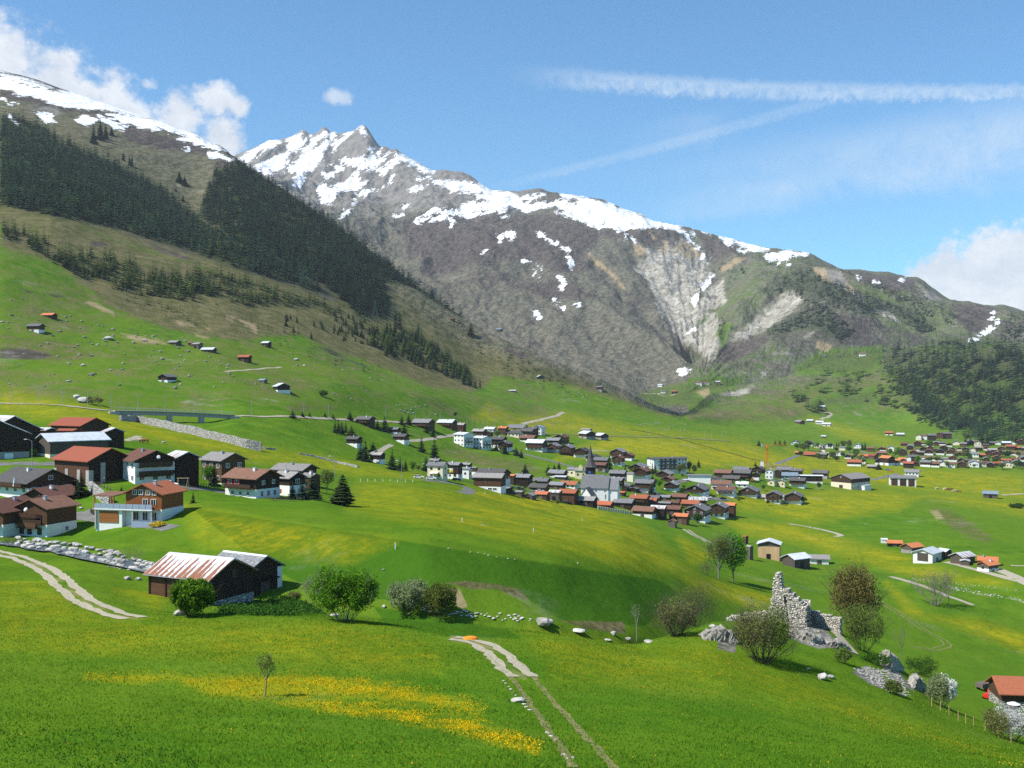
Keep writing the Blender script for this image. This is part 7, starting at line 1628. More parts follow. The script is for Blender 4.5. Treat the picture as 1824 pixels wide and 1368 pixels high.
wood('scrub', [([(1100,600),(1180,640),(1195,680),(1100,660),(1000,630),(940,610)], 330), ([(1020,640),(1150,680),(1200,730),(1230,760),(1180,735),(1100,690)], 330), ([(830,560),(950,620),(1050,668),(1000,660),(900,615)], 60)], 'needles_olive', 'low dark scrub dotted over the mountain foot and spur crest', 5.0, 1050, VAS)
wood('scrub', [([(680,505),(760,520),(830,575),(820,620),(720,570)], 110), ([(820,590),(1000,670),(1100,720),(960,700),(860,650)], 110), ([(400,560),(560,600),(700,660),(680,680),(560,640),(420,600)], 60), ([(180,500),(340,555),(350,580),(240,550)], 50)], 'needles', 'single small conifers scattered over the dry slope', 7.0, 800, VAS)
# individual trees of the spur wood
P_SP = [(655,592),(700,588),(745,602),(790,632),(830,662),(858,692),(835,690),(790,668),(740,650),(700,640),(662,622)]
pts = in_poly(P_SP, 170, rgw); pts.sort(key=lambda p: p[1])
for i, (px, py) in enumerate(pts):
    ls = random.choice([SPR, LAR, LAR, SPO]); spr(px, py, random.uniform(15, 26), 950, 'young green larch in the wood on the spur' if ls is LAR else 'young conifer in the wood on the spur', 'larches of the spur wood' if ls is LAR else 'conifers of the spur wood', ls)
for poly, n in (([(560,575),(640,590),(660,620),(640,620),(580,600)], 26), ([(590,560),(660,575),(640,590),(600,580)], 18), ([(470,560),(560,575),(580,610),(520,600)], 10)):
    for (px, py) in in_poly(poly, n, rgw): spr(px, py, random.uniform(10, 16), 900, 'small conifer scattered on the dry slope left of the spur wood', 'conifers on the dry slope', random.choice([SPR, SPO]))

# ---- leafy bushes and trees
def stems_and_leaves(seed, h, w, nst, nsub, nleaf, leaf, r0, shape='round', spread=0.5, leafy0=0.35, depth=None, clump=0.0, trunk=0.0, lean=(0, 0)):
    """branching stems as tapered tubes, leaves as small quads along and around their outer parts"""
    rg = np.random.default_rng(seed); m_ = MB(); tips = []; depth = depth or w
    def grow(p, d, L, r, lvl):
        n = 4; q_ = Vector(p)
        for i in range(n):
            d2 = (Vector(d)+Vector(rg.normal(0, 0.13, 3))+Vector((0, 0, 0.05))).normalized(); e = q_+d2*(L/n)
            m_.tube(q_, e, r*(1-0.18*i), r*(1-0.18*(i+1)), BK, 4 if lvl else 5)
            if lvl > 0 or i >= 1: tips.append(e.copy())
            if lvl < 2 and i >= 1:
                for _ in range(nsub if lvl == 0 else 1):
                    s = Vector((rg.normal(), rg.normal(), rg.normal(0.35, 0.5))).normalized()
                    grow(e, (d2*0.55+s*0.75).normalized(), L*(0.42 if lvl == 0 else 0.5)*rg.uniform(0.7, 1.2), r*0.45, lvl+1)
            q_, d = e, d2
    global BK
    BK = BKM[0]
    for i in range(nst):
        a = 6.283*i/nst+rg.uniform(-0.4, 0.4); tl = spread*rg.uniform(0.25, 1.0)
        d = Vector((math.cos(a)*tl*w/h+lean[0], math.sin(a)*tl*depth/h+lean[1], 1)).normalized()
        b_ = Vector((math.cos(a)*0.08*w, math.sin(a)*0.08*depth, -0.15))
        if trunk:
            if i == 0: m_.tube((0, 0, -0.3), (lean[0]*trunk, lean[1]*trunk, trunk), r0*1.7, r0*1.2, BK, 7)
            b_ = Vector((lean[0]*trunk, lean[1]*trunk, trunk*rg.uniform(0.8, 1.0)))
        grow(b_, d, (h-b_.z)*rg.uniform(0.6, 0.85), r0*rg.uniform(0.6, 1.0), 0)
    T_ = np.array([t[:] for t in tips]); T_ = T_[T_[:, 2] > leafy0*h]
    if len(T_) == 0 or nleaf == 0: return m_.mesh('stems'), None
    nleaf = int(nleaf*1.5); idx = rg.integers(len(T_), size=nleaf); jit = rg.normal(0, 1, (nleaf, 3))*np.array([w, depth, h])*(0.075 if not clump else clump)
    C = T_[idx]+jit
    # keep the outline: an uneven egg
    zc = h*0.55; D = (C-np.array([0, 0, zc]))/np.array([w*0.5, depth*0.5, h*0.48]); e = np.linalg.norm(D, axis=1)+1e-6; U = D/e[:, None]
    lob = 0.86+0.30*fbm(U[:, 0]*2.3+seed, U[:, 1]*2.3+U[:, 2]*1.7, 3)+rg.normal(0, 0.05, len(C))
    k_ = (e < lob*1.12) & (C[:, 2] > 0.03*h); C = C[k_]
    gaps = perlin(C[:, 0]/(w*0.16)+seed, C[:, 2]/(h*0.14)+C[:, 1]/(w*0.2)); C = C[gaps > -0.42]; n = len(C)
    u = rg.normal(0, 1, (n, 3)); u /= np.linalg.norm(u, axis=1)[:, None]; v = np.cross(u, rg.normal(0, 1, (n, 3))); v /= np.linalg.norm(v, axis=1)[:, None]
    s = leaf*rg.uniform(0.6, 1.3, (n, 1))
    V = np.stack([C-u*s*1.2, C-v*s*.75, C+u*s*1.2, C+v*s*.75], 1)
    return m_.mesh('stems'), V
BKM = ['bark']
def leafy(name, px, py, hpx, wpx, label, cat, mat, ymin, nst=9, nsub=2, nleaf=5000, leaf=0.09, r0=0.05, bark='bark', seed=1, trunk=0.0, spread=1.0, leafy0=0.2, clump=0.0, group=None, ymax=1e9, lean=(0, 0), two=None, depth=1.0, part='foliage'):
    X, Y, Z = pick(px, py, ymin, ymax); k = Y/F; h, w = hpx*k, wpx*k; BKM[0] = bark
    t = thing(name, label, cat, (X, Y, Z-0.05), 0, group)
    st, V = stems_and_leaves(seed, h, w, nst, nsub, nleaf, leaf, r0, spread=spread, leafy0=leafy0, trunk=trunk*h, clump=clump, lean=lean, depth=w*depth)
    link('trunk' if trunk else 'stems', st, t)
    if V is not None:
        if two:
            m2, side = two; k2 = V[:, :, 0].mean(1) > side*w
            link('blossom', quads_mesh('blossom', V[k2], m2), t); V = V[~k2]
        link('crown' if trunk else part, quads_mesh('crown' if trunk else part, V, mat), t)
    return t
leafy('bush', 343, 1097, 68, 80, 'dense bright green bush in front of the rusty roofed barn', 'bush', 'leaf_bright', 100, 12, 2, 16000, 0.13, 0.05, seed=2, leafy0=0.05, clump=0.09)
leafy('bush', 614, 1106, 102, 116, 'large round bright green bush with visible upright stems', 'bush', 'leaf_bright', 100, 22, 2, 20000, 0.10, 0.045, 'bark_grey', seed=3, leafy0=0.22, clump=0.06)
leafy('willow_bush', 727, 1088, 56, 78, 'pale silvery willow bush beside the brook', 'bush', 'leaf_willow', 120, 14, 2, 13000, 0.10, 0.035, seed=4, leafy0=0.1, clump=0.08)
leafy('willow_bush', 784, 1098, 60, 62, 'darker green willow bush right of the silvery one', 'bush', 'leaf_olive', 120, 14, 2, 11000, 0.10, 0.035, seed=5, leafy0=0.1, clump=0.08)
leafy('bush', 556, 1064, 40, 40, 'dry pale shrub between the slate barn and the round bush', 'bush', 'leaf_willow', 130, 12, 2, 1400, 0.08, 0.02, 'bark_grey', seed=6)
leafy('bush', 523, 1066, 14, 26, 'low reddish shrub at the foot of the dry pale one', 'bush', 'leaf_bud', 130, 10, 2, 700, 0.08, 0.02, 'bark', seed=16)
leafy('bare_bush', 229, 1004, 38, 56, 'leafless grey brown bush on the boulder bank', 'bush', 'leaf_bud', 150, 22, 3, 500, 0.06, 0.016, 'bark_grey', seed=7, spread=1.2)
leafy('bush', 22, 968, 14, 44, 'low dark twiggy scrub on the boulder bank at the frame edge', 'bush', 'leaf_bud', 170, 16, 2, 500, 0.07, 0.02, seed=8, spread=1.4)
leafy('young_tree', 472, 1240, 76, 46, 'slender young tree with sparse leaves among the yellow flowers', 'tree', 'leaf_olive', 40, 5, 2, 520, 0.055, 0.035, 'bark_grey', seed=9, trunk=0.42, leafy0=0.42, ymax=110, lean=(0.10, 0), clump=0.05)
leafy('birch_sapling', 1134, 1142, 66, 36, 'thin white stemmed birch sapling without leaves at the hollow', 'tree', 'leaf_bud', 120, 5, 2, 260, 0.05, 0.035, 'bark_pale', seed=10, trunk=0.5, leafy0=0.45)
leafy('bare_bush', 1205, 1133, 74, 74, 'grey leafless thicket at the hollow edge', 'bush', 'leaf_bud', 125, 46, 3, 7000, 0.08, 0.045, 'bark', seed=11, spread=1.1, leafy0=0.1)
leafy('bush', 1238, 1118, 82, 72, 'sparse olive bush rising behind the grey thicket', 'bush', 'leaf_olive', 150, 30, 3, 5200, 0.085, 0.04, 'bark', seed=12, spread=0.9, leafy0=0.08)
leafy('bush', 1358, 1180, 108, 104, 'brownish half bare bush in front of the ruin', 'bush', 'leaf_bud', 95, 46, 3, 15000, 0.085, 0.045, 'bark', seed=13, spread=1.3, two=('leaf_olive', 0.05), ymax=182)
leafy('maple_tree', 1280, 1034, 76, 58, 'grey green half of the twin crowned maple', 'tree', 'leaf_olive', 330, 7, 3, 2600, 0.17, 0.16, 'bark_grey', seed=14, trunk=0.2, leafy0=0.25)
leafy('maple_tree', 1306, 1036, 88, 58, 'dense green half of the twin crowned maple', 'tree', 'leaf_bright', 330, 8, 3, 12000, 0.22, 0.16, 'bark_grey', seed=15, trunk=0.2, leafy0=0.2, clump=0.1)
leafy('bush', 1258, 1026, 26, 28, 'twiggy undergrowth left of the maple trunks', 'bush', 'leaf_bud', 320, 14, 2, 600, 0.12, 0.04, 'bark', seed=17)
leafy('copper_tree', 1524, 1140, 134, 90, 'tall reddish brown tree behind the ruin', 'tree', 'leaf_copper', 170, 18, 3, 15000, 0.12, 0.08, 'bark', seed=18, trunk=0.05, leafy0=0.06, clump=0.085, spread=0.85, ymax=230)
leafy('bush', 1537, 1160, 84, 74, 'olive leaved bush before the copper tree', 'bush', 'leaf_olive', 150, 16, 3, 9000, 0.09, 0.04, 'bark', seed=19, spread=1.0, ymax=215)
leafy('bare_tree', 1606, 1172, 56, 40, 'small leafless tree on the rocky scree below the ruin', 'tree', 'leaf_bud', 130, 5, 3, 90, 0.05, 0.05, 'bark_grey', seed=20, trunk=0.35)
leafy('bush', 1640, 1202, 34, 64, 'dark green shrub on the rocks below the leafless tree', 'bush', 'leaf_deep', 110, 14, 2, 3600, 0.10, 0.03, seed=21)
leafy('bush', 1502, 1182, 30, 30, 'small olive shrub beside the ruin footpath', 'bush', 'leaf_olive', 130, 10, 2, 1500, 0.09, 0.03, seed=22)
leafy('bush', 1562, 1185, 24, 54, 'dark shrub strip along the ruin footpath', 'bush', 'leaf_deep', 130, 10, 2, 1600, 0.09, 0.03, seed=28)
leafy('bush', 1590, 1236, 26, 34, 'shrub growing out of the stone scree', 'bush', 'leaf_olive', 120, 10, 2, 1200, 0.08, 0.03, seed=29)
leafy('blossoming_bush', 1676, 1258, 58, 56, 'green bush with white blossom on its right side', 'bush', 'leaf_willow', 120, 16, 2, 9000, 0.075, 0.03, seed=23, two=('blossom', 0.12), spread=1.1, clump=0.08)
leafy('blossoming_bush', 1800, 1318, 62, 92, 'white blossoming bush at the lower right frame edge', 'bush', 'leaf_bud', 100, 16, 2, 9000, 0.07, 0.03, seed=24, two=('blossom', -0.18), spread=1.3, clump=0.09)
leafy('bush', 1764, 1296, 34, 24, 'small yellow green bush left of the white blossoming one', 'bush', 'leaf_olive', 105, 10, 2, 1300, 0.07, 0.03, seed=25)
leafy('bare_tree', 1664, 1078, 64, 60, 'group of leafless grey trees in the right meadow', 'tree', 'leaf_bud', 250, 16, 3, 1600, 0.09, 0.14, 'bark_grey', seed=26, spread=0.8)
leafy('tree', 1690, 1080, 66, 24, 'slim green leaved tree beside the leafless grey trees', 'tree', 'leaf_olive', 250, 6, 2, 1200, 0.12, 0.06, 'bark_grey', seed=27, trunk=0.2, spread=0.6)
leafy('garden_tree', 372, 864, 34, 30, 'light green garden tree before the reddish log house', 'tree', 'leaf_bright', 225, 8, 2, 1900, 0.17, 0.06, 'bark_grey', seed=30, trunk=0.25)
leafy('garden_tree', 582, 878, 42, 36, 'loose light green tree behind the garden spruces', 'tree', 'leaf_olive', 260, 8, 2, 1700, 0.17, 0.06, 'bark_grey', seed=31, trunk=0.2)
leafy('bush', 280, 938, 12, 34, 'yellow flowering garden shrub before the orange chalet', 'bush', 'flower_pale', 190, 8, 1, 900, 0.14, 0.03, seed=32)
leafy('bush', 168, 916, 12, 14, 'small dark shrub on the island of the driveway', 'bush', 'leaf_bud', 190, 8, 1, 400, 0.14, 0.03, seed=33)
leafy('bush', 169, 722, 18, 30, 'dark scrub beside the pale rocks above the railway', 'bush', 'leaf_bud', 480, 10, 2, 700, 0.3, 0.05, seed=34)
leafy('bush', 576, 707, 13, 17, 'lone green bush on the hillside meadow', 'bush', 'leaf_deep', 600, 8, 2, 700, 0.35, 0.08, seed=35)
# garden and village broadleaf trees
def grown(hpx, pool, px, py, ymin, lb, wide=1.0, grp='leafy trees in the villages', ymax=1e9):
    X, Y, Z = pick(px, py, ymin, ymax); h = hpx*Y/F; t = thing('leafy_tree', lb, 'tree', (X, Y, Z), random.uniform(0, 6), grp); t.scale = (h*wide, h*wide, h)
    a, b_ = random.choice(pool); link('trunk', a, t); link('crown', b_, t)
POOL = {}
for nm, mt_, sd in (('bright', 'leaf_bright', 50), ('olive', 'leaf_olive', 60), ('deep', 'leaf_deep', 70)):
    POOL[nm] = []
    for k_ in range(2):
        BKM[0] = 'bark_grey'; st, V = stems_and_leaves(sd+k_, 1.0, 0.75, 6, 2, 850, 0.045, 0.02, trunk=0.2, leafy0=0.2, clump=0.08); POOL[nm].append((st, quads_mesh('crown', V, mt_)))
for (hp, po, px, py, ym, lb, w) in [(13,'olive',886,780,600,'pale tree behind the left apartment house',1.4),(17,'bright',1175,871,520,'round green tree right of the large village spruce',1.0),(20,'olive',1210,848,560,'left birch before the large hotel',0.8),(22,'olive',1217,846,560,'middle birch before the large hotel',0.7),(24,'deep',1228,846,570,'tall birch at the hotel corner',0.6),(20,'olive',1237,848,570,'right birch beside the hotel spruce',0.7),(16,'bright',1103,873,520,'yellow green tree behind the church choir',1.0),(22,'deep',1243,936,470,'dark green tree before the gabled houses of the lower end',1.1),(16,'olive',1226,934,470,'slim pale tree at the lower end orange roof',0.8),(14,'olive',1212,932,470,'thin pale tree beside the small gabled shed',0.8),(14,'olive',1290,922,500,'grey shrub tree beside the gabled house end',1.3),(10,'bright',1342,883,560,'small green tree before the twin chalets',1.0),(12,'bright',1432,897,600,'green shrub at the right twin chalet',1.5),(10,'olive',1395,900,590,'dark shrub between the twin chalets',1.3),(13,'deep',1459,872,640,'lone round tree in the meadow below the workshop',0.9),(12,'olive',745,840,400,'light tree in the roadside shrubs',1.3),(20,'bright',735,842,400,'bright green tree in the roadside shrubs',1.0),(14,'deep',1000,790,640,'green shrub tree right of the upper village',1.2),(10,'deep',811,744,700,'lone dark tree above the silver roof on the slope',1.0),(14,'bright',1420,803,900,'green tree at the far village left edge',1.6),(16,'olive',1432,806,900,'rounded tree in front of the far village',1.6),(18,'deep',1440,803,900,'darker tree in front of the far village',1.5),(14,'olive',1483,818,900,'olive tree by the far grey barn',1.4),(10,'deep',1490,822,880,'low dark tree at the far meadow edge',1.8),(16,'bright',1635,828,950,'green tree in the front row of the far village',1.0),(14,'deep',1651,830,950,'dark tree between far village barns',1.2),(14,'bright',1600,812,1000,'green tree in the middle of the far village',1.0),(16,'bright',1655,800,1100,'broad green tree in the upper far village',1.4),(16,'deep',1816,836,900,'dark green tree at the right end of the far village',1.2),(16,'olive',1513,800,950,'tall loose tree in the far village left part',0.9),(14,'olive',1722,786,1200,'pale bushy tree at the wooded foot',1.6)]:
    grown(hp, POOL[po], px, py, ym, lb, w)
for i in range(46):
    px = random.uniform(1425, 1830); py = np.interp(px, [1425, 1500, 1600, 1824], [805, 812, 818, 826])+random.uniform(-16, 14)
    grown(random.uniform(7, 13), random.choice(list(POOL.values())), px, py, 950, 'small leafy tree between the houses of the far village', random.uniform(1.0, 1.7), 'small trees in the far village')
for i in range(44):
    px = random.uniform(850, 1430); py = np.interp(px, [850, 1000, 1150, 1300, 1430], [862, 868, 862, 868, 868])+random.uniform(-26, 34)
    grown(random.uniform(6, 11), random.choice(list(POOL.values())), px, py, 430, 'small leafy garden tree between village houses', random.uniform(1.0, 1.7), 'garden trees between village houses')
leafy('shrubbery', 1810, 905, 10, 30, 'dark scrub hollow at the right edge meadow', 'bush', 'leaf_deep', 500, 8, 2, 900, 0.4, 0.05, seed=36)

# ------------------------------------------------------------------ stones
def stone_mesh(seed, mat='boulder_stone', flat=0.75, name='boulder'):
    import bmesh
    rg = np.random.default_rng(seed); bm = bmesh.new(); bmesh.ops.create_icosphere(bm, subdivisions=2, radius=0.5)
    cuts = [(Vector(rg.normal(0, 1, 3)).normalized(), rg.uniform(0.28, 0.42)) for _ in range(7)]
    for v in bm.verts:
        for n_, d in cuts:
            k = v.co.dot(n_)-d
            if k > 0: v.co -= n_*k*0.9
        v.co += Vector(rg.normal(0, 0.018, 3)); v.co.z *= flat
    me = bpy.data.meshes.new(name); bm.to_mesh(me); bm.free(); me.materials.append(MATS[mat]); return me
ST = [stone_mesh(i, 'boulder_stone') for i in range(6)]; SP = [stone_mesh(20+i, 'pale_stone') for i in range(6)]
random.seed(77)
MASS = {}
def stone(px, py, wpx, label, group, ymin, pool=None, ymax=1e9, asp=1.0, sink=0.18, rot=None, mass=None):
    X, Y, Z = pick(px, py, ymin, ymax); s = wpx*Y/F
    if mass:
        me = random.choice(pool or ST); co = np.empty(len(me.vertices)*3); me.vertices.foreach_get('co', co); co = co.reshape(-1, 3)*[s, s*random.uniform(.7, 1.1), s*asp]
        lv = np.empty(len(me.loops), int); me.loops.foreach_get('vertex_index', lv); a = random.uniform(0, 6.3)
        co = np.stack([co[:, 0]*math.cos(a)-co[:, 1]*math.sin(a)+X, co[:, 0]*math.sin(a)+co[:, 1]*math.cos(a)+Y, co[:, 2]+Z+s*asp*(0.36-sink)], -1)
        MASS.setdefault(mass, []).append(co[lv].reshape(-1, 3, 3)); return
    o = link('boulder', random.choice(pool or ST), None, (X, Y, Z+s*asp*(0.36-sink)), random.uniform(0, 6.3) if rot is None else rot)
    o.scale = (s, s*random.uniform(0.7, 1.1), s*asp)
    return tag(o, label, 'boulder', group)
# single stones of the foreground
for (px, py, w, lb, ym, pool, asp, sk) in [(968,1115,34,'big rounded boulder on the meadow crest beside the brook',100,ST,0.75,.05),(978,1112,18,'paler block leaning against the big rounded boulder',105,SP,0.8,.05),(1031,1127,28,'long tilted slab of rock right of the big boulder',105,SP,0.5,.1),(1093,1131,12,'grey block in the hollow left of the birch sapling',120,ST,0.9,.1),(1118,1141,14,'dark grey block beside the birch sapling foot',120,ST,0.8,.1),(1082,1141,15,'flat pale stone at the hollow bottom',115,SP,0.35,.1),(1156,1145,26,'flat pale slab on the hump edge below the grey thicket',115,SP,0.3,.1),(1269,1117,13,'small oval boulder on the hump left of the ruin',140,SP,0.6,.1),(322,1096,32,'mossy brown rock at the foot of the dense green bush',95,ST,0.6,.15),(924,1250,28,'grey flat boulder beside the faint wheel ruts',60,SP,0.5,.15),(1466,1216,26,'pale broken boulder in the grass below the ruin',120,SP,0.8,.1),(1480,1208,14,'smaller stone right above the pale broken boulder',120,SP,0.7,.1),(1440,1193,9,'little stone in the grass under the ruin bush',120,SP,0.7,.1),(597,1098,18,'pale stone at the foot of the round bush',110,SP,0.5,.1),(684,1083,8,'small stone by the silvery willow',130,SP,1.2,.1),(729,1094,8,'reddish stone in the thick grass below the willow',110,ST,0.5,.1),(226,1032,14,'grey rock above the gravel track end',140,ST,0.7,.1),(247,1033,12,'second grey rock above the gravel track end',140,ST,0.7,.1),(799,978,5,'single white stone on the terrace bank',150,SP,0.8,.1),(683,1016,6,'little stone on the dark green bank',140,SP,0.8,.1),(148,717,22,'big pale rock above the railway beside dark scrub',480,SP,0.8,.15),(136,709,14,'smaller pale rock above the railway',480,SP,0.8,.15),(144,906,10,'white stone on the small lawn by the driveway',190,SP,0.6,.1)]:
    stone(px, py, w, lb, None, ym, pool, asp=asp, sink=sk)
for (px, py) in [(838,984),(852,985),(863,987),(870,990),(885,993),(905,996),(917,997),(1029,1004)]:
    stone(px, py, random.uniform(2.5, 4.5), 'small white stone on the upper rim of the dark bank', 'stones on the bank rim', 150, SP)
for i in range(11):
    stone(896+i*4.6+random.uniform(-1, 1), 1213+i*5.2, random.uniform(5, 9), 'small pale stone in the line beside the cart track', 'stones in a line beside the cart track', 60, SP, asp=0.5)
for (px, py) in [(975,1306),(981,1312),(988,1318),(1004,1345),(1010,1352),(1014,1362),(1020,1350)]:
    stone(px, py, random.uniform(6, 11), 'small pale stone at the lower end of the wheel ruts', 'stones at the lower wheel ruts', 45, SP, asp=0.5)
# riprap along the brook
for i in range(150):
    u = random.random()**0.9; px = 30+u*250; k = random.random()
    yb = np.interp(px, [0, 60, 140, 215, 290], [955, 964, 972, 990, 1012])
    k = (i % 3+random.uniform(-.2, .2))/2.0
    stone(px, yb+2+k*np.interp(px, [0, 100, 215, 290], [10, 15, 18, 12]), random.uniform(9, 15), 'pale boulder in the piled bank of the brook', 'boulders piled along the brook', 140, SP if random.random() < .6 else ST, asp=random.uniform(0.6, 0.85), sink=-0.02)
for i in range(26):
    px = random.uniform(185, 300); stone(px, 1006+(px-185)*0.13+random.uniform(-3, 5), random.uniform(4, 8), 'small stone in the brook bed', 'small stones in the brook', 130, ST if random.random() < .5 else SP, asp=0.6)
for i in range(70):
    px = random.uniform(735, 950); yb = np.interp(px, [735, 800, 850, 920, 950], [1082, 1092, 1097, 1103, 1107])
    stone(px, yb+random.uniform(-7, 5), random.uniform(4, 8.5), 'pale stone of the low wall along the brook', 'stones of the brook wall', 130, SP, asp=0.55, sink=0.08, mass='brook_rubble')
# rubble on the hillside pasture
PAS = [([(0,520),(140,560),(250,610),(330,625),(420,640),(420,700),(250,690),(0,690)], 95, 3, 7.5), ([(120,560),(330,600),(420,650),(300,660),(160,620)], 50, 4, 9), ([(420,600),(620,640),(800,700),(820,730),(640,720),(440,690)], 45, 2.5, 6), ([(700,715),(790,725),(800,745),(720,738)], 26, 3, 6), ([(1100,735),(1180,750),(1230,765),(1200,775),(1140,760)], 26, 2.5, 5), ([(980,690),(1060,700),(1110,735),(1000,715)], 18, 2, 4.5), ([(0,400),(220,440),(260,480),(100,450)], 16, 3, 5)]
allp = [(px, py, random.uniform(a, b_)*random.uniform(0.7, 1.15)) for poly, n, a, b_ in PAS for (px, py) in in_poly(poly, n, rgw)]
allp.sort(key=lambda a_: -a_[2])
for i, (px, py, w) in enumerate(allp):
    stone(px, py, w, 'grey boulder scattered over the hillside pasture', 'boulders on the hillside pasture', 560, ST, asp=random.uniform(0.5, 0.9), mass=None if i < 60 else 'pasture_rubble')
for (px, py, w, lb) in [(194,605,17,'largest flat boulder on the pasture left of the white tent building'),(162,669,11,'upright grey boulder below the flat one'),(149,652,10,'white boulder above the upright grey one'),(122,680,10,'grey boulder left of the upright one'),(528,642,11,'big pale boulder on the pasture above the silver barn'),(542,652,7,'smaller boulder right below the big pale one'),(312,692,9,'tan boulder below the dark pasture barn')]:
    stone(px, py, w, lb, None, 560, SP if 'white' in lb or 'pale' in lb else ST, asp=0.75)
for i in range(420):
    px, py = in_poly([(1520,1190),(1550,1188),(1572,1192),(1600,1196),(1622,1240),(1606,1242),(1585,1215),(1590,1236),(1560,1222)], 1, rgw)[0]
    stone(px, py, random.uniform(2.5, 6), 'pale rubble stone in the scree below the ruin', 'rubble stones below the ruin', 125, SP, asp=0.45, mass='scree_rubble')
for i in range(130):
    px, py = in_poly([(1395,1108),(1450,1120),(1500,1140),(1520,1155),(1450,1150),(1410,1135)], 1, rgw)[0]
    stone(px, py, random.uniform(3, 8), 'rubble stone on the knoll at the ruin foot', 'rubble stones at the ruin foot', 130, SP, asp=0.45, mass='scree_rubble')
for i in range(90):
    u = random.random(); px = 1690+u*150; stone(px, 1046+u*28+random.uniform(-3, 3), random.uniform(2, 4.5), 'x', 'x', 240, SP, asp=0.5, mass='field_stones')
for i in range(60):
    u = random.random(); px = 1620+u*220; stone(px, 1031+u*24+random.uniform(-2, 2), random.uniform(1.5, 3.2), 'x', 'x', 260, SP, asp=0.5, mass='field_stones')
for k_, V in MASS.items():
    tag(link(k_, quads_mesh(k_, np.concatenate(V), 'pale_stone' if k_ != 'pasture_rubble' else 'boulder_stone', 3)), {'pasture_rubble': 'small grey rubble strewn over the hillside pasture', 'scree_rubble': 'pale rubble spilled down the knoll below the ruin', 'field_stones': 'line of pale stones along the ditch in the right meadow', 'brook_rubble': 'low tumbled stone wall along the brook'}[k_], 'rubble', None, 'stuff')
# rock outcrops
def outcrop(pts, h, label, ymin, mat='boulder_stone', seed=1):
    mat = 'rock_dark' if mat == 'boulder_stone' else mat
    P = [pick(px, py, ymin) for px, py in pts]; rg = np.random.default_rng(seed); n = 30; m_rows = 7
    t = np.linspace(0, len(P)-1, n); X = np.interp(t, range(len(P)), [p[0] for p in P]); Y_ = np.interp(t, range(len(P)), [p[1] for p in P]); Zb = np.array([ground(x, y) for x, y in zip(X, Y_)])
    prof = np.clip(np.sin(np.linspace(0, math.pi, n))**0.5, 0.15, 1)*h*(0.8+0.3*rg.random(n)); m_ = MB(); vs = []
    for i in range(n):
        for j in range(m_rows):
            f = j/(m_rows-1); zz = Zb[i]-0.6+(prof[i]+0.6)*min(1, f*1.35); back = 0.0 if f < 0.7 else (f-0.7)*6
            vs.append((X[i]+rg.normal(0, .12), Y_[i]+0.35*f*h+back+rg.normal(0, .10), zz+rg.normal(0, .05)-(0.5*(f-0.74)*h if f > 0.74 else 0)))
    m_.add(vs, [(i*m_rows+j, (i+1)*m_rows+j, (i+1)*m_rows+j+1, i*m_rows+j+1) for i in range(n-1) for j in range(m_rows-1)], mat)
    return tag(m_.build('rock_outcrop'), label, 'rock')
outcrop([(1252,1140),(1275,1152),(1300,1160),(1318,1162)], 1.7, 'fissured grey rock face left of the brownish bush', 130, seed=2)
outcrop([(1405,1130),(1425,1140),(1450,1148),(1480,1150)], 1.3, 'broken rock ledge under the ruin wall', 140, 'boulder_stone', 3)
outcrop([(1470,1150),(1495,1158),(1518,1160)], 1.0, 'low rock ledge beside the ruin footpath', 140, 'boulder_stone', 4)
outcrop([(1572,1186),(1590,1194),(1612,1198)], 2.2, 'dark rock step behind the stone scree', 130, 'boulder_stone', 5)
outcrop([(1628,1228),(1642,1232),(1655,1240)], 1.8, 'dark split rock left of the blossoming bush', 125, 'boulder_stone', 6)
ribbon('footpath', [(1478,1118),(1490,1130),(1502,1142),(1512,1154),(1520,1164)], 1.5, 'gravel', 'pale concrete footpath leading down from the ruin', step=0.8, ymin=140, ymax=215, lift=0.12)
# ------------------------------------------------------------------ the castle ruin, stone by stone
X, Y, Z = pick(1412, 1112, 150, 200); pm = Y/F
ru = thing('castle_ruin', 'ruined castle tower of pale rubble masonry on the knoll', 'ruin', (X, Y, Z))
def masonry_wall(name, p0, p1, tops, thick, par, seed, base=-1.5, cw=0.44, chh=0.26):
    """rough stones in courses; tops gives the broken crest along the wall"""
    rg = np.random.default_rng(seed); p0, p1 = Vector(p0), Vector(p1); d = p1-p0; L = d.length; d.normalize(); nrm = Vector((d.y, -d.x, 0))
    us = [a[0] for a in tops]; hs = [a[1] for a in tops]; m_ = MB(); z = base; row = 0
    while z < max(hs):
        ch_ = chh*rg.uniform(0.7, 1.35); s = -rg.uniform(0, cw)
        while s < L:
            w = cw*rg.uniform(0.55, 1.5); u = (s+w/2)/L
            if 0 <= u <= 1 and z+ch_*0.5 < np.interp(u, us, hs):
                a = max(0, s)+0.012; b_ = min(L, s+w)-0.012; of = rg.normal(0, 0.05); to = rg.normal(0, .05)
                if b_-a > 0.08:
                    vs = []
                    for zz in (z+0.012, z+ch_-0.012):
                        for (ss, oo) in ((a, thick/2+of), (b_, thick/2+of), (b_, -thick/2+to), (a, -thick/2+to)):
                            q_ = p0+d*(ss+rg.normal(0, .02))+nrm*(oo+rg.normal(0, .03)); vs.append((q_.x, q_.y, zz+rg.normal(0, .02)))
                    m_.add(vs, [(0,3,2,1),(4,5,6,7),(0,1,5,4),(1,2,6,5),(2,3,7,6),(3,0,4,7)], 'ruin_stone')
            s += w
        z += ch_; row += 1
    return m_.build(name, par)
def rp(px, dy=0.0): return ((px-1412)*pm, dy, 0)
K = pm
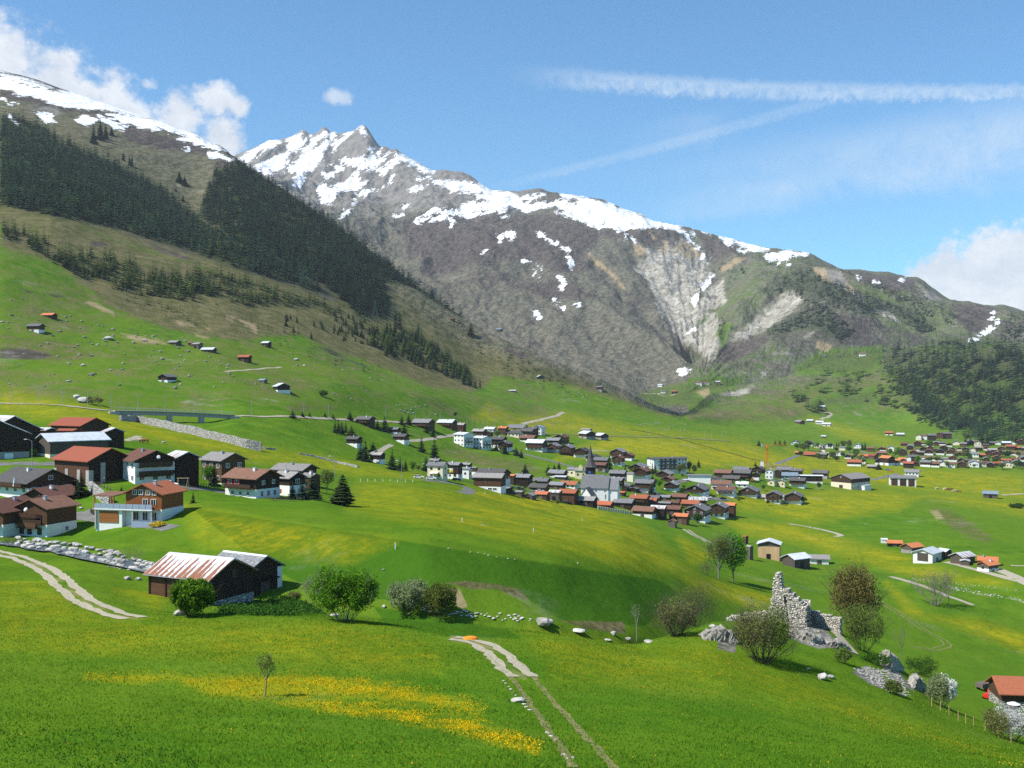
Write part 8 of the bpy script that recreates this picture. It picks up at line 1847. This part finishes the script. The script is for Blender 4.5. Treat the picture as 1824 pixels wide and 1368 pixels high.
masonry_wall('tower_wall', rp(1374, 1.3), rp(1434, -1.6), [(0, 18*K), (0.09, 32*K), (0.14, 62*K), (0.17, 88*K), (0.30, 92*K), (0.335, 88*K), (0.34, 66*K), (0.5, 67*K), (0.6, 58*K), (0.72, 50*K), (0.8, 50*K), (0.86, 40*K), (1, 36*K)], 1.3, ru, 1)
masonry_wall('return_wall', rp(1433, -1.2), rp(1448, 4.0), [(0, 37*K), (0.3, 42*K), (0.5, 40*K), (0.75, 30*K), (1, 22*K)], 1.1, ru, 2)
masonry_wall('low_wall', rp(1446, 3.2), rp(1499, 0.0), [(0, 20*K), (0.3, 17*K), (0.7, 13*K), (1, 12*K)], 1.0, ru, 3)
masonry_wall('low_wall', rp(1303, 3.6), rp(1376, 1.6), [(0, 2*K), (0.2, 9*K), (0.6, 16*K), (1, 20*K)], 0.9, ru, 4)
masonry_wall('rear_wall', rp(1378, 0.5), rp(1388, 6.0), [(0, 18*K), (0.5, 14*K), (1, 9*K)], 1.0, ru, 5)
m_ = MB(); m_.box(-0.18, -0.06, 0, 0.18, 0.06, 0.9, 'paint_black'); o_ = m_.build('arrow_slit', ru, (rp(1397)[0], -0.62, 52*K-1.0))
# ------------------------------------------------------------------ brook
def water_mat():
    m, q, b = newmat('brook_water'); v = q.n('ShaderNodeNewGeometry').outputs['Position']
    n = q.noise(v, 1.6, 5, 0.75)
    q.set(b.inputs['Base Color'], q.mix(q.ss(n, 0.5, 0.66), (0.07, 0.085, 0.085), (0.55, 0.58, 0.60))); b.inputs['Roughness'].default_value = 0.15; b.inputs['Specular IOR Level'].default_value = 0.5
    bump(q, b, n, 0.5, 0.2)
water_mat()
ribbon('brook', [(-60,966),(0,971),(60,979),(140,993),(185,1003),(215,1009),(260,1017),(300,1026),(360,1045)], 2.6, 'brook_water', 'foaming mountain brook between piled boulders', step=1.0, ymin=140, lift=0.35)
# ------------------------------------------------------------------ grass tufts and dandelions of the near meadow
def on_grid(n, r0, r1, rg, weight=None, xr=(-60, 1890)):
    c0, c1 = np.searchsorted(PXC, xr[0]), np.searchsorted(PXC, xr[1])
    cf = rg.uniform(c0, c1, n); rf = rg.uniform(r0, r1, n); ci, ri = cf.astype(int), rf.astype(int); fc, fr = cf-ci, rf-ri
    if weight is not None:
        k = rg.random(n) < weight[ri, ci]; ci, ri, fc, fr = ci[k], ri[k], fc[k], fr[k]
    def bl(A): return (A[ri, ci]*(1-fc)+A[ri, ci+1]*fc)*(1-fr)+(A[ri+1, ci]*(1-fc)+A[ri+1, ci+1]*fc)*fr
    return np.stack([bl(XG), bl(YG), bl(ZG)], -1)
rows_near = np.nonzero((TG[:, 0] >= 2.0) & (TG[:, 0] <= 5.2))[0]; r0, r1 = rows_near[0], rows_near[-1]
rgf = np.random.default_rng(55)
barn_off = np.ones_like(YG)
for hh in HOUSES: pass
track_w = [[(0,985),(40,996),(80,1014),(106,1033),(130,1055),(165,1078),(205,1094),(243,1102)], [(806,1137),(835,1141),(862,1149),(885,1163),(905,1184),(921,1200),(934,1206)], [(925,1200),(955,1238),(990,1280),(1030,1328),(1060,1372)]]
wt = np.ones_like(YG)
for tr in track_w[:2]:
    m = (PYG > 960) & (YG < 200)
    dd = poly_d(PXG[m], PYG[m], tr); wt[m] *= np.clip((dd-9)/5, 0.0, 1)
C = on_grid(120000, r0, r1, rgf, wt); n = len(C)
hgt = rgf.uniform(0.07, 0.19, n)*(0.7+0.6*np.clip(fbm(C[:, 0]/6, C[:, 1]/6, 3)+0.5, 0, 1)); a = rgf.uniform(0, 6.28, n); w = rgf.uniform(0.025, 0.06, n)
lx, ly = rgf.normal(0, 0.09, n), rgf.normal(0, 0.09, n)
V = np.stack([C+np.stack([np.cos(a)*w, np.sin(a)*w, -0.03*np.ones(n)], -1), C-np.stack([np.cos(a)*w, np.sin(a)*w, 0.03*np.ones(n)], -1), C+np.stack([lx, ly, hgt], -1)], 1)
tag(link('meadow_grass', quads_mesh('meadow_grass', V, 'blade', 3)), 'short green grass blades over the near meadow', 'grass', None, 'stuff')
def flowers(name, n, wgt, size, mat, label, lift=(0.10, 0.22), rr=(r0, r1)):
    C = on_grid(n, rr[0], rr[1], rgf, wgt*wt); n = len(C); C[:, 2] += rgf.uniform(*lift, n); s = size*rgf.uniform(0.7, 1.3, n); V = []
    for k_ in range(3):
        a = rgf.uniform(0, 6.28, n)+k_*2.1; u = np.stack([np.cos(a), np.sin(a), rgf.normal(0, .2, n)], -1)*s[:, None]
        v = np.stack([rgf.normal(0, .25, n), rgf.normal(0, .25, n), np.ones(n)*0.8], -1)*s[:, None]
        V.append(np.stack([C-u, C-v, C+u, C+v], 1))
    tag(link(name, quads_mesh(name, np.concatenate(V), mat)), label, 'wildflowers', None, 'stuff')
vp = np.clip(LAYERS['vivid']*1.5-0.12, 0, 1)**1.3*np.clip(0.42+2.0*fbm(XG/1.9, YG/3.6, 4), 0.02, 1)
flowers('marsh_marigold_flowers', 330000, vp, 0.034, 'flower_yellow', 'bright orange yellow flower carpet across the near meadow')
yp = np.clip(LAYERS['yellow']*1.4-0.05, 0, 1)*np.clip(0.1+1.9*fbm(XG/5.0, YG/8.0, 4), 0.0, 1)+0.006
flowers('dandelion_flowers', 130000, yp, 0.045, 'flower_pale', 'small yellow dandelion heads sprinkled over the near meadow')
# nettles and docks behind the crest and by the barn
def leafy_patch(poly, n, size, mat, label, ymin, ymax, name, hgt=0.5):
    pts = in_poly(poly, n, rgw); V = []
    for (px, py) in pts:
        x, y, z = pick(px, py, ymin, ymax); c = np.array([x, y, z]); 
        for k_ in range(3):
            u = rgw.normal(0, 1, 3); u /= np.linalg.norm(u); v = np.cross(u, rgw.normal(0, 1, 3)); v /= np.linalg.norm(v)+1e-9
            q_ = c+np.array([rgw.normal(0, .25), rgw.normal(0, .25), rgw.uniform(0.05, hgt)]); s = size*rgw.uniform(0.6, 1.3)
            V.append([q_-u*s, q_-v*s*.6, q_+u*s, q_+v*s*.6])
    tag(link(name, quads_mesh(name, np.array(V), mat)), label, 'plants', None, 'stuff')
leafy_patch(crop(250, 940, 4.56, [(600,690),(700,640),(900,620),(1000,590),(1200,560),(1400,640),(1480,700),(1300,715),(900,718)]), 1500, 0.16, 'leaf_deep', 'dark green nettle patch beside the front barns', 118, 160, 'nettles')
leafy_patch([(0,1290),(200,1300),(330,1345),(360,1368),(0,1368)], 260, 0.07, 'leaf_deep', 'scattered dock leaves in the lower left meadow', 40, 90, 'dock_leaves', 0.25)

# ------------------------------------------------------------------ haze: the air between here and the peaks
hb = bpy.data.meshes.new('haze')
zlo, zhi = float(ZG.min())-1.0-20, float(ZG.max())+30
xl = float(np.abs(XG).max())+50; yh = float(YG.max())+50
hv = [(sx*xl, sy, sz) for sz in (zlo, zhi) for sx, sy in ((-1, -200), (1, -200), (1, yh), (-1, yh))]
hb.from_pydata(hv, [], [(0,3,2,1),(4,5,6,7),(0,1,5,4),(1,2,6,5),(2,3,7,6),(3,0,4,7)])
hm = bpy.data.materials.new('haze'); hm.use_nodes = True; ht = hm.node_tree; ht.nodes.clear()
pv = ht.nodes.new('ShaderNodeVolumePrincipled'); pv.inputs['Color'].default_value = (0.86, 0.93, 1.0, 1); pv.inputs['Density'].default_value = 4.0e-5; pv.inputs['Anisotropy'].default_value = 0.0
ho = ht.nodes.new('ShaderNodeOutputMaterial'); ht.links.new(pv.outputs[0], ho.inputs['Volume'])
hb.materials.append(hm)
hob = bpy.data.objects.new('haze', hb); COL.objects.link(hob); hob['kind'] = 'stuff'; hob['label'] = 'thin blue haze filling the valley air'; hob['category'] = 'haze'
